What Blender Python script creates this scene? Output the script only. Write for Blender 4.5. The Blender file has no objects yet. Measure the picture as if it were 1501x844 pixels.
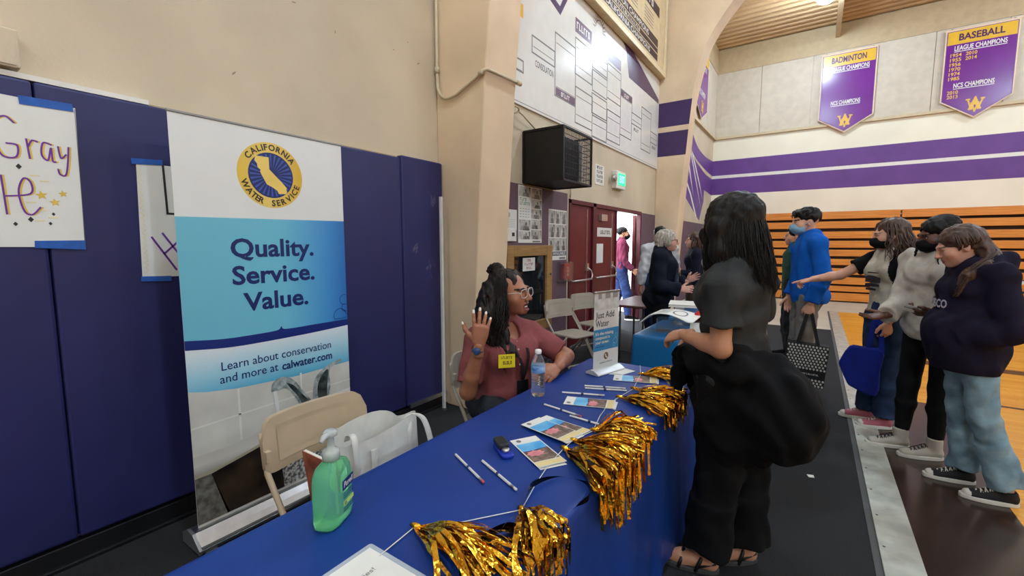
import bpy, bmesh, math, random
import numpy as np
from mathutils import Vector, Matrix

S = bpy.context.scene
COL = S.collection
PI = math.pi

# ------------------------------------------------------------------ camera
cam_d = bpy.data.cameras.new('camera')
cam_d.sensor_width = 36.0
cam_d.lens = 645.0 / 1501.0 * 36.0
cam_d.clip_start = 0.05
cam_d.clip_end = 200
cam = bpy.data.objects.new('camera', cam_d)
COL.objects.link(cam)
cam.location = (0, 0, 1.45)
cam.rotation_euler = (math.radians(90 - 5.75), 0, math.radians(34.4))
S.camera = cam

# ------------------------------------------------------------------ world (daylight outside the hall), exposure
W = bpy.data.worlds.new('daylight')
S.world = W
W.use_nodes = True
wn = W.node_tree
wn.nodes.clear()
wo = wn.nodes.new('ShaderNodeOutputWorld')
wb = wn.nodes.new('ShaderNodeBackground')
wb.inputs['Color'].default_value = (0.86, 0.92, 1.0, 1)
wb.inputs['Strength'].default_value = 9.0
wn.links.new(wb.outputs[0], wo.inputs[0])
S.view_settings.view_transform = 'Standard'
S.view_settings.look = 'None'
S.view_settings.exposure = 0.0
S.view_settings.gamma = 1.0
S.view_settings.use_curve_mapping = False

LAMPS = [(-0.10, 12.2), (-0.10, 6.4), (-0.10, 0.6), (-0.10, -5.0),
         (5.6, 12.2), (5.6, 6.4), (5.6, 0.6), (5.6, -5.0),
         (11.3, 12.2), (11.3, 6.4), (11.3, 0.6), (11.3, -5.0)]
LAMP_Z = 6.92
LAMP_W = 232.0          # strength of each glowing lens
LAMP_C = (0.67, 0.84, 1.0)

# ------------------------------------------------------------------ materials
def lin(c):
    if isinstance(c, str):
        c = c.lstrip('#')
        c = [int(c[i:i + 2], 16) / 255 for i in (0, 2, 4)]
    return tuple(((x / 12.92) if x <= 0.04045 else ((x + 0.055) / 1.055) ** 2.4) for x in c)

MATS = {}
def mat(name, col, rough=0.6, metal=0.0, var=0.06, vscale=8.0, bump=0.0, bscale=60.0, col2=None,
        trans=0.0, ior=1.45, coat=0.0, emit=0.0, stretch=(1, 1, 1), sheen=0.0, sub=0.0, detail=4.0, alpha=1.0, spec=0.5, bdist=0.01, mixpos=(0.35, 0.65)):
    if name in MATS:
        return MATS[name]
    m = bpy.data.materials.new(name)
    m.use_nodes = True
    n = m.node_tree
    n.nodes.clear()
    out = n.nodes.new('ShaderNodeOutputMaterial')
    b = n.nodes.new('ShaderNodeBsdfPrincipled')
    n.links.new(b.outputs[0], out.inputs[0])
    tc = n.nodes.new('ShaderNodeTexCoord')
    mp = n.nodes.new('ShaderNodeMapping')
    mp.inputs['Scale'].default_value = stretch
    n.links.new(tc.outputs['Object'], mp.inputs[0])
    no = n.nodes.new('ShaderNodeTexNoise')
    no.inputs['Scale'].default_value = vscale
    no.inputs['Detail'].default_value = detail
    n.links.new(mp.outputs[0], no.inputs['Vector'])
    ramp = n.nodes.new('ShaderNodeValToRGB')
    c = lin(col)
    if col2 is None:
        a = [max(0, x * (1 - var)) for x in c]
        d = [min(1, x * (1 + var)) for x in c]
    else:
        a, d = c, lin(col2)
    ramp.color_ramp.elements[0].position = mixpos[0]
    ramp.color_ramp.elements[1].position = mixpos[1]
    ramp.color_ramp.elements[0].color = (*a, 1)
    ramp.color_ramp.elements[1].color = (*d, 1)
    n.links.new(no.outputs[0], ramp.inputs[0])
    n.links.new(ramp.outputs[0], b.inputs['Base Color'])
    b.inputs['Roughness'].default_value = rough
    b.inputs['Metallic'].default_value = metal
    b.inputs['IOR'].default_value = ior
    b.inputs['Transmission Weight'].default_value = trans
    b.inputs['Coat Weight'].default_value = coat
    b.inputs['Sheen Weight'].default_value = sheen
    b.inputs['Specular IOR Level'].default_value = spec
    b.inputs['Alpha'].default_value = alpha
    if sub:
        b.inputs['Subsurface Weight'].default_value = sub
        b.inputs['Subsurface Radius'].default_value = (0.012, 0.005, 0.003)
        b.inputs['Subsurface Scale'].default_value = 1.0
    if emit:
        b.inputs['Emission Color'].default_value = (*c, 1)
        b.inputs['Emission Strength'].default_value = emit
    if bump:
        n2 = n.nodes.new('ShaderNodeTexNoise')
        n2.inputs['Scale'].default_value = bscale
        n2.inputs['Detail'].default_value = 3
        n.links.new(mp.outputs[0], n2.inputs['Vector'])
        bp = n.nodes.new('ShaderNodeBump')
        bp.inputs['Strength'].default_value = bump
        bp.inputs['Distance'].default_value = bdist
        n.links.new(n2.outputs[0], bp.inputs['Height'])
        n.links.new(bp.outputs[0], b.inputs['Normal'])
    MATS[name] = m
    return m

def grad_mat(name, stops, axis, lo, hi, rough=0.45):
    """printed colour gradient along an object axis (a print, not a shadow)"""
    m = mat(name, '#808080', rough)
    n = m.node_tree
    b = next(x for x in n.nodes if x.type == 'BSDF_PRINCIPLED')
    ramp = next(x for x in n.nodes if x.type == 'VALTORGB')
    tc = next(x for x in n.nodes if x.type == 'TEX_COORD')
    sep = n.nodes.new('ShaderNodeSeparateXYZ')
    n.links.new(tc.outputs['Object'], sep.inputs[0])
    mr = n.nodes.new('ShaderNodeMapRange')
    mr.inputs['From Min'].default_value = lo
    mr.inputs['From Max'].default_value = hi
    n.links.new(sep.outputs['XYZ'.index(axis)], mr.inputs[0])
    n.links.new(mr.outputs[0], ramp.inputs[0])
    el = ramp.color_ramp.elements
    while len(el) < len(stops):
        el.new(0.5)
    for e, (p, c) in zip(el, stops):
        e.position = p
        e.color = (*lin(c), 1)
    return m

# ------------------------------------------------------------------ mesh building
class MB:
    def __init__(s):
        s.v = []
        s.f = []
        s.m = []          # material index per face
    def add(s, vs, fs, mi=0):
        o = len(s.v)
        s.v += [tuple(map(float, p)) for p in vs]
        for f in fs:
            s.f.append(tuple(o + i for i in f))
            s.m.append(mi)
        return s
    def box(s, lo, hi, mi=0, R=None, c=None):
        vs = [(x, y, z) for x in (lo[0], hi[0]) for y in (lo[1], hi[1]) for z in (lo[2], hi[2])]
        if R is not None:
            vs = [Vector(c) + R @ (Vector(p)) for p in vs]
        s.add(vs, [(0, 1, 3, 2), (4, 6, 7, 5), (0, 4, 5, 1), (2, 3, 7, 6), (0, 2, 6, 4), (1, 5, 7, 3)], mi)
        return s
    def bar(s, a, b, w, h, up=(0, 0, 1), mi=0):
        a = Vector(a); b = Vector(b)
        d = (b - a).normalized()
        u = Vector(up)
        sd = d.cross(u)
        if sd.length < 1e-4:
            sd = d.cross(Vector((1, 0, 0)))
        sd.normalize()
        u = sd.cross(d)
        vs = []
        for p in (a, b):
            for i, j in ((-1, -1), (1, -1), (1, 1), (-1, 1)):
                vs.append(p + sd * (i * w / 2) + u * (j * h / 2))
        s.add(vs, [(3, 2, 1, 0), (4, 5, 6, 7), (0, 1, 5, 4), (1, 2, 6, 5), (2, 3, 7, 6), (3, 0, 4, 7)], mi)
        return s
    def tube(s, pts, r, n=8, mi=0, caps=True, closed=False):
        pts = [Vector(p) for p in pts]
        rs = r if isinstance(r, (list, tuple)) else [r] * len(pts)
        N = len(pts)
        o = len(s.v)
        prev = None
        for i, p in enumerate(pts):
            if closed:
                d = pts[(i + 1) % N] - pts[i - 1]
            else:
                d = pts[min(i + 1, N - 1)] - pts[max(i - 1, 0)]
            if d.length < 1e-9:
                d = Vector((0, 0, 1))
            d.normalize()
            if prev is None:
                a = d.cross(Vector((0, 0, 1)))
                if a.length < 0.05:
                    a = d.cross(Vector((1, 0, 0)))
            else:
                a = prev - d * prev.dot(d)
            a.normalize()
            prev = a
            b = d.cross(a)
            for k in range(n):
                t = 2 * PI * k / n
                s.v.append(tuple(p + (a * math.cos(t) + b * math.sin(t)) * rs[i]))
        R = N if closed else N - 1
        for i in range(R):
            j = (i + 1) % N
            for k in range(n):
                l = (k + 1) % n
                s.f.append((o + i * n + k, o + i * n + l, o + j * n + l, o + j * n + k)); s.m.append(mi)
        if caps and not closed:
            s.f.append(tuple(o + k for k in range(n))[::-1]); s.m.append(mi)
            s.f.append(tuple(o + (N - 1) * n + k for k in range(n))); s.m.append(mi)
        return s
    def lathe(s, prof, c=(0, 0, 0), n=24, mi=0, sx=1.0, sy=1.0, R=None):
        o = len(s.v)
        for r, z in prof:
            for k in range(n):
                t = 2 * PI * k / n
                p = Vector((r * math.cos(t) * sx, r * math.sin(t) * sy, z))
                if R is not None:
                    p = R @ p
                s.v.append(tuple(Vector(c) + p))
        for i in range(len(prof) - 1):
            for k in range(n):
                l = (k + 1) % n
                s.f.append((o + i * n + k, o + i * n + l, o + (i + 1) * n + l, o + (i + 1) * n + k)); s.m.append(mi)
        s.f.append(tuple(o + k for k in range(n))[::-1]); s.m.append(mi)
        e = o + (len(prof) - 1) * n
        s.f.append(tuple(e + k for k in range(n))); s.m.append(mi)
        return s
    def prism(s, poly, fr, t, off=0.0, mi=0):
        """polygon (2D, in frame fr) extruded by t along the frame normal, starting at off"""
        n = len(poly)
        a = sum(poly[i][0] * poly[(i + 1) % n][1] - poly[(i + 1) % n][0] * poly[i][1] for i in range(n))
        if a < 0:
            poly = poly[::-1]
        o = len(s.v)
        for h in (off, off + t):
            for x, y in poly:
                s.v.append(fr(x, y, h))
        s.f.append(tuple(o + i for i in range(n))[::-1]); s.m.append(mi)
        s.f.append(tuple(o + n + i for i in range(n))); s.m.append(mi)
        for i in range(n):
            j = (i + 1) % n
            s.f.append((o + i, o + j, o + n + j, o + n + i)); s.m.append(mi)
        return s
    def flat(s, poly, fr, off=0.0, mi=0):
        n = len(poly)
        a = sum(poly[i][0] * poly[(i + 1) % n][1] - poly[(i + 1) % n][0] * poly[i][1] for i in range(n))
        if a < 0:
            poly = poly[::-1]
        s.add([fr(x, y, off) for x, y in poly], [tuple(range(n))], mi)
        return s
    def grid(s, fn, nu, nv, mi=0):
        o = len(s.v)
        for i in range(nu + 1):
            for j in range(nv + 1):
                s.v.append(tuple(map(float, fn(i / nu, j / nv))))
        for i in range(nu):
            for j in range(nv):
                a = o + i * (nv + 1) + j
                s.f.append((a, a + nv + 1, a + nv + 2, a + 1)); s.m.append(mi)
        return s
    def text(s, txt, fr, x, y, w=None, h=None, size=0.1, align='l', bold=0.0, off=0.0006, shear=0.0, rot=0.0, mi=0):
        v, f = text_geo(txt, bold, shear)
        if not len(v):
            return s
        x0, x1 = v[:, 0].min(), v[:, 0].max()
        y0, y1 = v[:, 1].min(), v[:, 1].max()
        sx = sy = size
        if w is not None:
            sx = sy = w / (x1 - x0)
        if h is not None:
            ch = text_cap()
            sy = h / ch
            if w is None:
                sx = sy
        ww = (x1 - x0) * sx
        ox = {'l': 0, 'c': -ww / 2, 'r': -ww}[align]
        ca, sa = math.cos(rot), math.sin(rot)
        vs = []
        for p in v:
            a = (p[0] - x0) * sx + ox
            b = p[1] * sy
            vs.append(fr(x + a * ca - b * sa, y + a * sa + b * ca, off))
        return s.add(vs, f, mi)
    def each(s, name, mt, parent=None, **k):
        """one object for every loose piece"""
        par = list(range(len(s.v)))
        def find(a):
            while par[a] != a:
                par[a] = par[par[a]]
                a = par[a]
            return a
        for f in s.f:
            r = find(f[0])
            for i in f[1:]:
                par[find(i)] = r
        grp = {}
        for f, m in zip(s.f, s.m):
            grp.setdefault(find(f[0]), []).append((f, m))
        out = []
        for fs in grp.values():
            q = MB()
            ids = sorted({i for f, m in fs for i in f})
            mp = {a: b for b, a in enumerate(ids)}
            q.v = [s.v[i] for i in ids]
            q.f = [tuple(mp[i] for i in f) for f, m in fs]
            q.m = [m for f, m in fs]
            out.append(q.build(name, mt, parent, **k))
        return out
    def build(s, name, mt, parent=None, smooth=False, loc=None, bevel=0.0, sharp=None, weld=False, subd=0):
        me = bpy.data.meshes.new(name)
        off = Vector((0, 0, 0))
        if parent is not None and parent.get('_w', 0):
            off = wloc(parent)
        if loc is not None:
            off = Vector(loc)
        me.from_pydata([(p[0] - off[0], p[1] - off[1], p[2] - off[2]) for p in s.v], [], s.f)
        ms = mt if isinstance(mt, (list, tuple)) else [mt]
        for m in ms:
            me.materials.append(m)
        if len(ms) > 1:
            me.polygons.foreach_set('material_index', s.m)
        if smooth:
            me.polygons.foreach_set('use_smooth', [True] * len(me.polygons))
        me.update()
        if weld:
            bm = bmesh.new(); bm.from_mesh(me)
            bmesh.ops.remove_doubles(bm, verts=bm.verts, dist=1e-5)
            bmesh.ops.recalc_face_normals(bm, faces=bm.faces)
            bm.to_mesh(me); bm.free()
        if sharp is not None:
            me.set_sharp_from_angle(angle=math.radians(sharp))
        o = bpy.data.objects.new(name, me)
        COL.objects.link(o)
        if parent is not None:
            o.parent = parent
            if loc is not None:
                o.location = off - (wloc(parent) if parent.get('_w', 0) else Vector((0, 0, 0)))
        elif loc is not None:
            o.location = off
        if parent is not None and parent.get('_w', 0):
            o['_w'] = 1
        if bevel:
            b = o.modifiers.new('bevel', 'BEVEL')
            b.width = bevel; b.segments = 2; b.limit_method = 'ANGLE'; b.angle_limit = math.radians(40)
        if subd:
            b = o.modifiers.new('subd', 'SUBSURF'); b.levels = subd; b.render_levels = subd
        return o

def blur_text(mb, fr, x, y, w, h, n, off=0.001, seed=0, mi=0):
    """a word too small to read: a row of little strokes centred on x"""
    r = random.Random(seed + n)
    st = w / n
    for i in range(n):
        a = x - w / 2 + i * st
        k = r.choice((0, 1, 2))
        mb.flat(rect(a, y, a + st * 0.28, y + h), fr, off, mi)
        if k != 1:
            mb.flat(rect(a + st * 0.28, y + h * 0.8, a + st * 0.75, y + h), fr, off, mi)
        if k != 0:
            mb.flat(rect(a + st * 0.28, y, a + st * 0.75, y + h * 0.2), fr, off, mi)
        if k == 2:
            mb.flat(rect(a + st * 0.5, y + h * 0.2, a + st * 0.75, y + h * 0.8), fr, off, mi)
    return mb

def wloc(o):
    l = Vector(o.location)
    while o.parent is not None:
        o = o.parent
        l = l + Vector(o.location)
    return l

_tc = {}
_cap = []
def text_geo(txt, bold=0.0, shear=0.0):
    key = (txt, bold, shear)
    if key in _tc:
        return _tc[key]
    cu = bpy.data.curves.new('lettering', 'FONT')
    cu.body = txt
    cu.size = 1.0
    cu.offset = bold
    cu.shear = shear
    cu.resolution_u = 3
    cu.fill_mode = 'FRONT'
    ob = bpy.data.objects.new('lettering', cu)
    me = ob.to_mesh()
    v = np.array([tuple(p.co) for p in me.vertices]).reshape(-1, 3)
    f = [tuple(p.vertices) for p in me.polygons]
    ob.to_mesh_clear()
    bpy.data.objects.remove(ob)
    bpy.data.curves.remove(cu)
    _tc[key] = (v, f)
    return _tc[key]
def text_cap():
    if not _cap:
        v, f = text_geo('H')
        _cap.append(v[:, 1].max() - v[:, 1].min())
    return _cap[0]

def Fr(o, u, v):
    o = Vector(o); u = Vector(u).normalized(); v = Vector(v).normalized(); n = u.cross(v)
    def fr(x, y, h=0.0):
        return tuple(o + u * x + v * y + n * h)
    fr.o, fr.u, fr.v, fr.n = o, u, v, n
    return fr

def thing(name, label, cat, loc=(0, 0, 0), group=None, rotz=0.0, world=True):
    """an Empty at the thing's base; with world=True its parts are written in world coordinates"""
    o = bpy.data.objects.new(name, None)
    o.empty_display_size = 0.1
    COL.objects.link(o)
    o.location = loc
    o.rotation_euler = (0, 0, rotz)
    o['label'] = label
    o['category'] = cat
    if group:
        o['group'] = group
    if world:
        o['_w'] = 1
    return o

def tag(o, label, cat, group=None):
    o['label'] = label; o['category'] = cat
    if group:
        o['group'] = group
    return o
def structure(o, label=None):
    o['kind'] = 'structure'
    if label:
        o['label'] = label
    return o
def dup(root, loc, rotz, label, name=None):
    def cp(o, par):
        c = o.copy()
        COL.objects.link(c)
        if par is not None:
            c.parent = par
        for ch in [x for x in bpy.data.objects if x.parent == o and x is not c]:
            cp(ch, c)
        return c
    r = cp(root, None)
    r.location = loc
    r.rotation_euler = (0, 0, rotz)
    r['label'] = label
    return r

def rrect(x0, y0, x1, y1, r, n=5):
    out = []
    for cx, cy, a in ((x1 - r, y0 + r, -PI / 2), (x1 - r, y1 - r, 0), (x0 + r, y1 - r, PI / 2), (x0 + r, y0 + r, PI)):
        for i in range(n + 1):
            t = a + PI / 2 * i / n
            out.append((cx + r * math.cos(t), cy + r * math.sin(t)))
    return out
def rect(x0, y0, x1, y1):
    return [(x0, y0), (x1, y0), (x1, y1), (x0, y1)]
def circ(cx, cy, r, n=32, a0=0, a1=2 * PI):
    return [(cx + r * math.cos(a0 + (a1 - a0) * i / n), cy + r * math.sin(a0 + (a1 - a0) * i / n)) for i in range(n)]
def outline(mb, poly, w, fr, off, mi=0, closed=True):
    """flat line of width w along a 2D polyline"""
    n = len(poly)
    for i in range(n if closed else n - 1):
        a = Vector(poly[i]); b = Vector(poly[(i + 1) % n])
        d = b - a
        if d.length < 1e-6:
            continue
        d.normalize()
        p = Vector((-d.y, d.x)) * (w / 2)
        e = d * (w / 2)
        mb.flat([tuple(a - e - p), tuple(b + e - p), tuple(b + e + p), tuple(a - e + p)], fr, off + i * 4e-6, mi)
    return mb
def bez(p, n=12):
    """Catmull-Rom through points"""
    p = [Vector(q) for q in p]
    out = []
    for i in range(len(p) - 1):
        a = p[max(i - 1, 0)]; b = p[i]; c = p[i + 1]; d = p[min(i + 2, len(p) - 1)]
        for k in range(n):
            t = k / n
            out.append(0.5 * ((2 * b) + (c - a) * t + (2 * a - 5 * b + 4 * c - d) * t * t + (3 * b - a - 3 * c + d) * t ** 3))
    out.append(p[-1])
    return out
# ================================================================== THE HALL
WX = -2.75          # plane of the left wall
FY = 15.0           # plane of the far wall
CZ = 7.2
m_cream = mat('cream_plaster', '#c2b299', 0.75, var=0.10, vscale=1.3, bump=0.25, bscale=55, bdist=0.004, detail=8)
m_cream2 = mat('cream_paint', '#e6dec9', 0.6, var=0.05, vscale=0.8)
m_rib = mat('beige_concrete', '#d2b899', 0.65, var=0.10, vscale=1.6, bump=0.2, bscale=30, bdist=0.004, detail=7)
m_dado = mat('plum_grey_paint', '#614a55', 0.6, var=0.08, vscale=2)
m_purple = mat('purple_paint', '#5f3680', 0.5, var=0.08, vscale=2.5)
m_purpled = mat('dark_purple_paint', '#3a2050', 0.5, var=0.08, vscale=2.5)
m_white = mat('white_paint', '#dcd8cf', 0.45, var=0.03)
m_carpet = mat('charcoal_carpet', '#111214', 0.95, col2='#232426', vscale=190, bump=0.5, bscale=260, detail=2)
m_pad = mat('navy_vinyl', '#232356', 0.5, var=0.10, vscale=3, bump=0.12, bscale=14, bdist=0.01)
m_black = mat('black_plastic', '#121214', 0.45)
m_metal = mat('brushed_aluminium', '#b9babb', 0.32, 1.0, var=0.06, vscale=20)
m_dark = mat('dark_gap', '#15100c', 0.8)

# floors
mb = MB().box((-6, -7, -0.12), (0.31, 9.1, 0.0))
structure(mb.build('floor', m_carpet), 'charcoal carpet running along the wall')
m_wood = bpy.data.materials.new('maple_gym_floor')
MATS['maple'] = m_wood
def wood_floor(m, c1, c2, rough, plank=True):
    m.use_nodes = True
    n = m.node_tree
    b = n.nodes['Principled BSDF']
    tc = n.nodes.new('ShaderNodeTexCoord')
    mp = n.nodes.new('ShaderNodeMapping')
    mp.inputs['Rotation'].default_value = (0, 0, 0)
    n.links.new(tc.outputs['Object'], mp.inputs[0])
    br = n.nodes.new('ShaderNodeTexBrick')
    br.inputs['Scale'].default_value = 1.0
    br.inputs['Brick Width'].default_value = 1.1
    br.inputs['Row Height'].default_value = 0.057
    br.inputs['Mortar Size'].default_value = 0.0012
    br.inputs['Color1'].default_value = (*lin(c1), 1)
    br.inputs['Color2'].default_value = (*lin(c2), 1)
    br.inputs['Mortar'].default_value = (*[x * 0.5 for x in lin(c1)], 1)
    n.links.new(mp.outputs[0], br.inputs['Vector'])
    no = n.nodes.new('ShaderNodeTexNoise')
    mp2 = n.nodes.new('ShaderNodeMapping')
    mp2.inputs['Scale'].default_value = (2, 40, 1)
    n.links.new(tc.outputs['Object'], mp2.inputs[0])
    n.links.new(mp2.outputs[0], no.inputs['Vector'])
    no.inputs['Scale'].default_value = 3
    mx = n.nodes.new('ShaderNodeMixRGB')
    mx.blend_type = 'MULTIPLY'
    mx.inputs[0].default_value = 0.35
    n.links.new(br.outputs[0], mx.inputs[1])
    n.links.new(no.outputs[0], mx.inputs[2])
    n.links.new(mx.outputs[0], b.inputs['Base Color'])
    b.inputs['Roughness'].default_value = rough
    b.inputs['Specular IOR Level'].default_value = 0.3
    return m
wood_floor(m_wood, '#f6ae3c', '#e8982c', 0.22)
mb = MB().box((0.48, -7, -0.12), (17, 11.6, 0.0))
gf = structure(mb.build('floor', m_wood), 'polished orange maple gym floor')
m_band = mat('dark_floor_paint', '#33251f', 0.2, var=0.1, vscale=3)
MB().box((0.49, -7, -0.02), (0.97, 5.35, 0.0015)).build('painted_border', m_band, gf)
MB().box((0.97, 7.1, -0.02), (17, 7.32, 0.0015)).build('painted_line', m_band, gf)
MB().box((0.97, 5.6, -0.02), (17, 5.65, 0.0015)).build('painted_line', m_band, gf)
m_tile = mat('cream_floor', '#b9b1a0', 0.4, var=0.06, vscale=2)
mb = MB().box((-6, 9.1, -0.12), (0.48, 15, -0.002)); mb.box((0.48, 11.6, -0.12), (17, 15, -0.002))
structure(mb.build('floor', m_tile), 'cream floor in front of the bleachers')
# metal threshold strip in lengths with screws
m_strip = mat('worn_threshold_metal', '#b6b5a8', 0.38, 0.4, var=0.18, vscale=9, detail=8)
m_rub = mat('grey_rubber', '#4a4a48', 0.7)
th = structure(MB().box((0.305, -7, -0.1), (0.49, 11.6, 0.002)).build('trim_1', m_rub), 'grey edging under the metal threshold strip')
for k in range(6):
    y0 = -3.0 + k * 2.44
    pl = MB().box((0.335, y0, 0.002), (0.488, min(y0 + 2.436, 11.6), 0.010)).build('threshold_plate', m_strip, th, bevel=0.002)
    sc = MB()
    for j in range(8):
        sc.lathe([(0.006, 0.0098), (0.006, 0.0112), (0.003, 0.0117)], (0.355, y0 + 0.15 + j * 0.3, 0), 8)
    sc.each('screw', m_rub, pl)

# left wall with the door opening (y 7.12 .. 8.0)
D0, D1, DZ = 5.36, 8.34, 2.05
mb = MB()
mb.box((WX - 0.25, -7, 0), (WX, D0 - 0.3, CZ + 0.2)); mb.box((WX - 0.06, D0 - 0.3, 0), (WX, D0, CZ + 0.2)); mb.box((WX - 0.06, D0, DZ), (WX, D1, CZ + 0.2)); mb.box((WX - 0.06, D1, 0), (WX, D1 + 1.0, CZ + 0.2)); mb.box((WX - 0.25, D1 + 1.0, 0), (WX, FY, CZ + 0.2))
wl = structure(mb.build('wall_left', m_cream), 'cream plaster wall behind the pads, bracket board and doors')
# far wall, right wall, back wall, ceiling
wf = structure(MB().box((WX - 0.25, FY, 0), (17.2, FY + 0.25, CZ + 0.2)).build('wall_far', m_cream2), 'far gym wall with two purple stripes')
structure(MB().box((17, -7, 0), (17.25, FY, CZ + 0.2)).build('wall_right', m_cream2))
structure(MB().box((WX - 0.25, -7.25, 0), (17.2, -7, CZ + 0.2)).build('wall_back', m_cream2))
# corrugated ceiling deck, ribs along x
m_deck = mat('beige_metal_deck', '#bf9f76', 0.55, var=0.05, vscale=2)
prof = []
y = -7.0
while y < FY:
    prof += [(y, CZ), (y + 0.10, CZ), (y + 0.13, CZ + 0.05), (y + 0.22, CZ + 0.05)]
    y += 0.25
mb = MB()
n = len(prof)
mb.add([(WX - 0.2, a, b) for a, b in prof] + [(17, a, b) for a, b in prof], [(i, n + i, n + i + 1, i + 1) for i in range(n - 1)])
ce = structure(mb.build('ceiling', m_deck), 'beige corrugated metal ceiling deck')
MB().box((WX - 0.25, -7, CZ + 0.06), (17.2, FY, CZ + 0.2)).build('ceiling_slab', m_deck, ce)
m_beam = mat('beige_beam', '#c9b48e', 0.6)
for x in (0.19, 5.9, 11.6):
    structure(MB().box((x - 0.05, -7, CZ - 0.34), (x + 0.05, FY - 0.02, CZ)).build('trim_2', m_beam), 'beige steel beam below the ceiling deck')
# fascia above the panels on the far wall, going round the left corner
m_fascia = mat('tan_fascia', '#b59f7c', 0.6, var=0.05)
mb = MB().box((WX, FY - 0.06, 6.52), (17, FY, CZ)); mb.box((WX, 9.63, 6.52), (WX + 0.06, FY, CZ))
structure(mb.build('trim_3', m_fascia), 'tan fascia band above the wall panels')
mb = MB().box((WX, FY - 0.075, 4.60), (17, FY, 4.67)); mb.box((WX, 9.63, 4.60), (WX + 0.075, FY, 4.67))
structure(mb.build('trim_4', mat('cream_ledge', '#c2b08e', 0.6)), 'cream ledge below the wall panels')
m_panel = mat('pale_fibre_panel', '#c6baa9', 0.85, var=0.06, vscale=6, bump=0.3, bscale=90, bdist=0.003)
x = WX + 0.01
k = 0
while x < 16.5:
    MB().box((x, FY - 0.045, 4.67), (x + 1.21, FY, 6.52)).build('acoustic_panel', m_panel, wf, bevel=0.006)
    x += 1.22
y = 9.64
while y < FY - 0.3:
    MB().box((WX, y, 4.67), (WX + 0.045, min(y + 1.33, FY - 0.05), 6.52)).build('acoustic_panel', m_panel, wl, bevel=0.006)
    y += 1.34
# purple stripes (paint, a millimetre proud)
fF = Fr((0, FY, 0), (1, 0, 0), (0, 0, 1))
fL = Fr((WX, 0, 0), (0, 1, 0), (0, 0, 1))
for z0, z1 in ((3.53, 3.98), (2.95, 3.44)):
    MB().prism(rect(WX, z0, 17, z1), fF, 0.002).build('painted_stripe', m_purple, wf)
MB().prism(rect(WX, 3.44, 17, 3.53), fF, 0.0016).build('painted_stripe', m_white, wf)
up = [tuple(p) for p in bez([(15, 3.98), (13.9, 3.95), (13.0, 4.02), (12.4, 4.2), (11.85, 4.5)], 6)]
lo = [tuple(p) for p in bez([(11.7, 4.02), (12.1, 3.88), (12.8, 3.70), (14.0, 3.58), (15, 3.53)], 6)]
MB().prism(up + lo, fL, 0.002).build('painted_stripe', m_purple, wl)
MB().prism([(15, 3.44), (14, 3.46), (12.8, 3.63), (12.1, 3.82), (11.6, 3.98), (11.3, 3.6), (11.3, 2.75), (11.62, 2.64), (13.4, 2.1), (13.9, 2.7), (13.9, 3.0), (15, 2.95)], fL, 0.002).build('painted_stripe', m_purple, wl)
mb = MB()
for a in ([(11.62, 3.95), (12.0, 3.3), (12.6, 2.7), (12.25, 3.15), (11.8, 3.75)], [(12.0, 3.84), (12.7, 3.2), (13.6, 2.42), (12.8, 3.2), (12.1, 3.84)],
          [(11.3, 3.2), (12.2, 2.72), (12.9, 2.2), (13.05, 2.2), (12.3, 2.76), (11.3, 3.3)], [(12.2, 3.8), (13.2, 3.1), (13.75, 2.7), (13.3, 3.12), (12.4, 3.76)]):
    mb.prism(a, fL, 0.003)
mb.each('painted_slash', m_white, wl)
# plum dado along the bay walls
mb = MB()
mb.prism(rect(3.3, 0, D0 - 0.06, 2.11), fL, 0.012); mb.prism(rect(D1 + 0.03, 0, 9.2, 2.03), fL, 0.012)
mb.each('painted_dado', m_dado, wl)
MB().prism(rect(9.63, 0, 15, 2.02), fL, 0.012).build('painted_dado', m_dado, wl)

# arched ribs
RIBP = [(0, -2.40), (1.2, -2.32), (1.8, -2.285), (2.8, -2.22), (3.3, -2.175), (3.8, -2.14), (4.2, -2.105), (4.5, -2.055), (5.0, -1.94), (5.35, -1.80), (5.8, -1.47), (6.2, -1.08), (6.6, -0.5), (6.95, 0.3), (7.2, 1.1)]
def ribx(z):
    for (a, xa), (b, xb) in zip(RIBP, RIBP[1:]):
        if a <= z <= b:
            return xa + (xb - xa) * (z - a) / (b - a)
pts = [tuple(p) for p in bez([Vector((x, z)) for z, x in RIBP], 4)]
for y0, nm in ((2.87, 'nearer beige concrete arch rib with a conduit'), (9.2, 'far beige concrete arch rib crossed by purple bands')):
    fr = Fr((0, y0, 0), (1, 0, 0), (0, 0, 1))       # normal towards -y
    mb = MB().prism(pts + [(WX, 7.2), (WX, 0)], fr, -0.43)
    rb = structure(mb.build('wall_rib', m_rib, weld=True, bevel=0.012), nm)
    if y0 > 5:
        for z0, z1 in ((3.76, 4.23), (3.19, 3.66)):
            MB().prism([(WX, z0), (ribx(z0), z0), (ribx(z1), z1), (WX, z1)], fr, 0.002).build('painted_band', m_purpled, rb)
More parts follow.
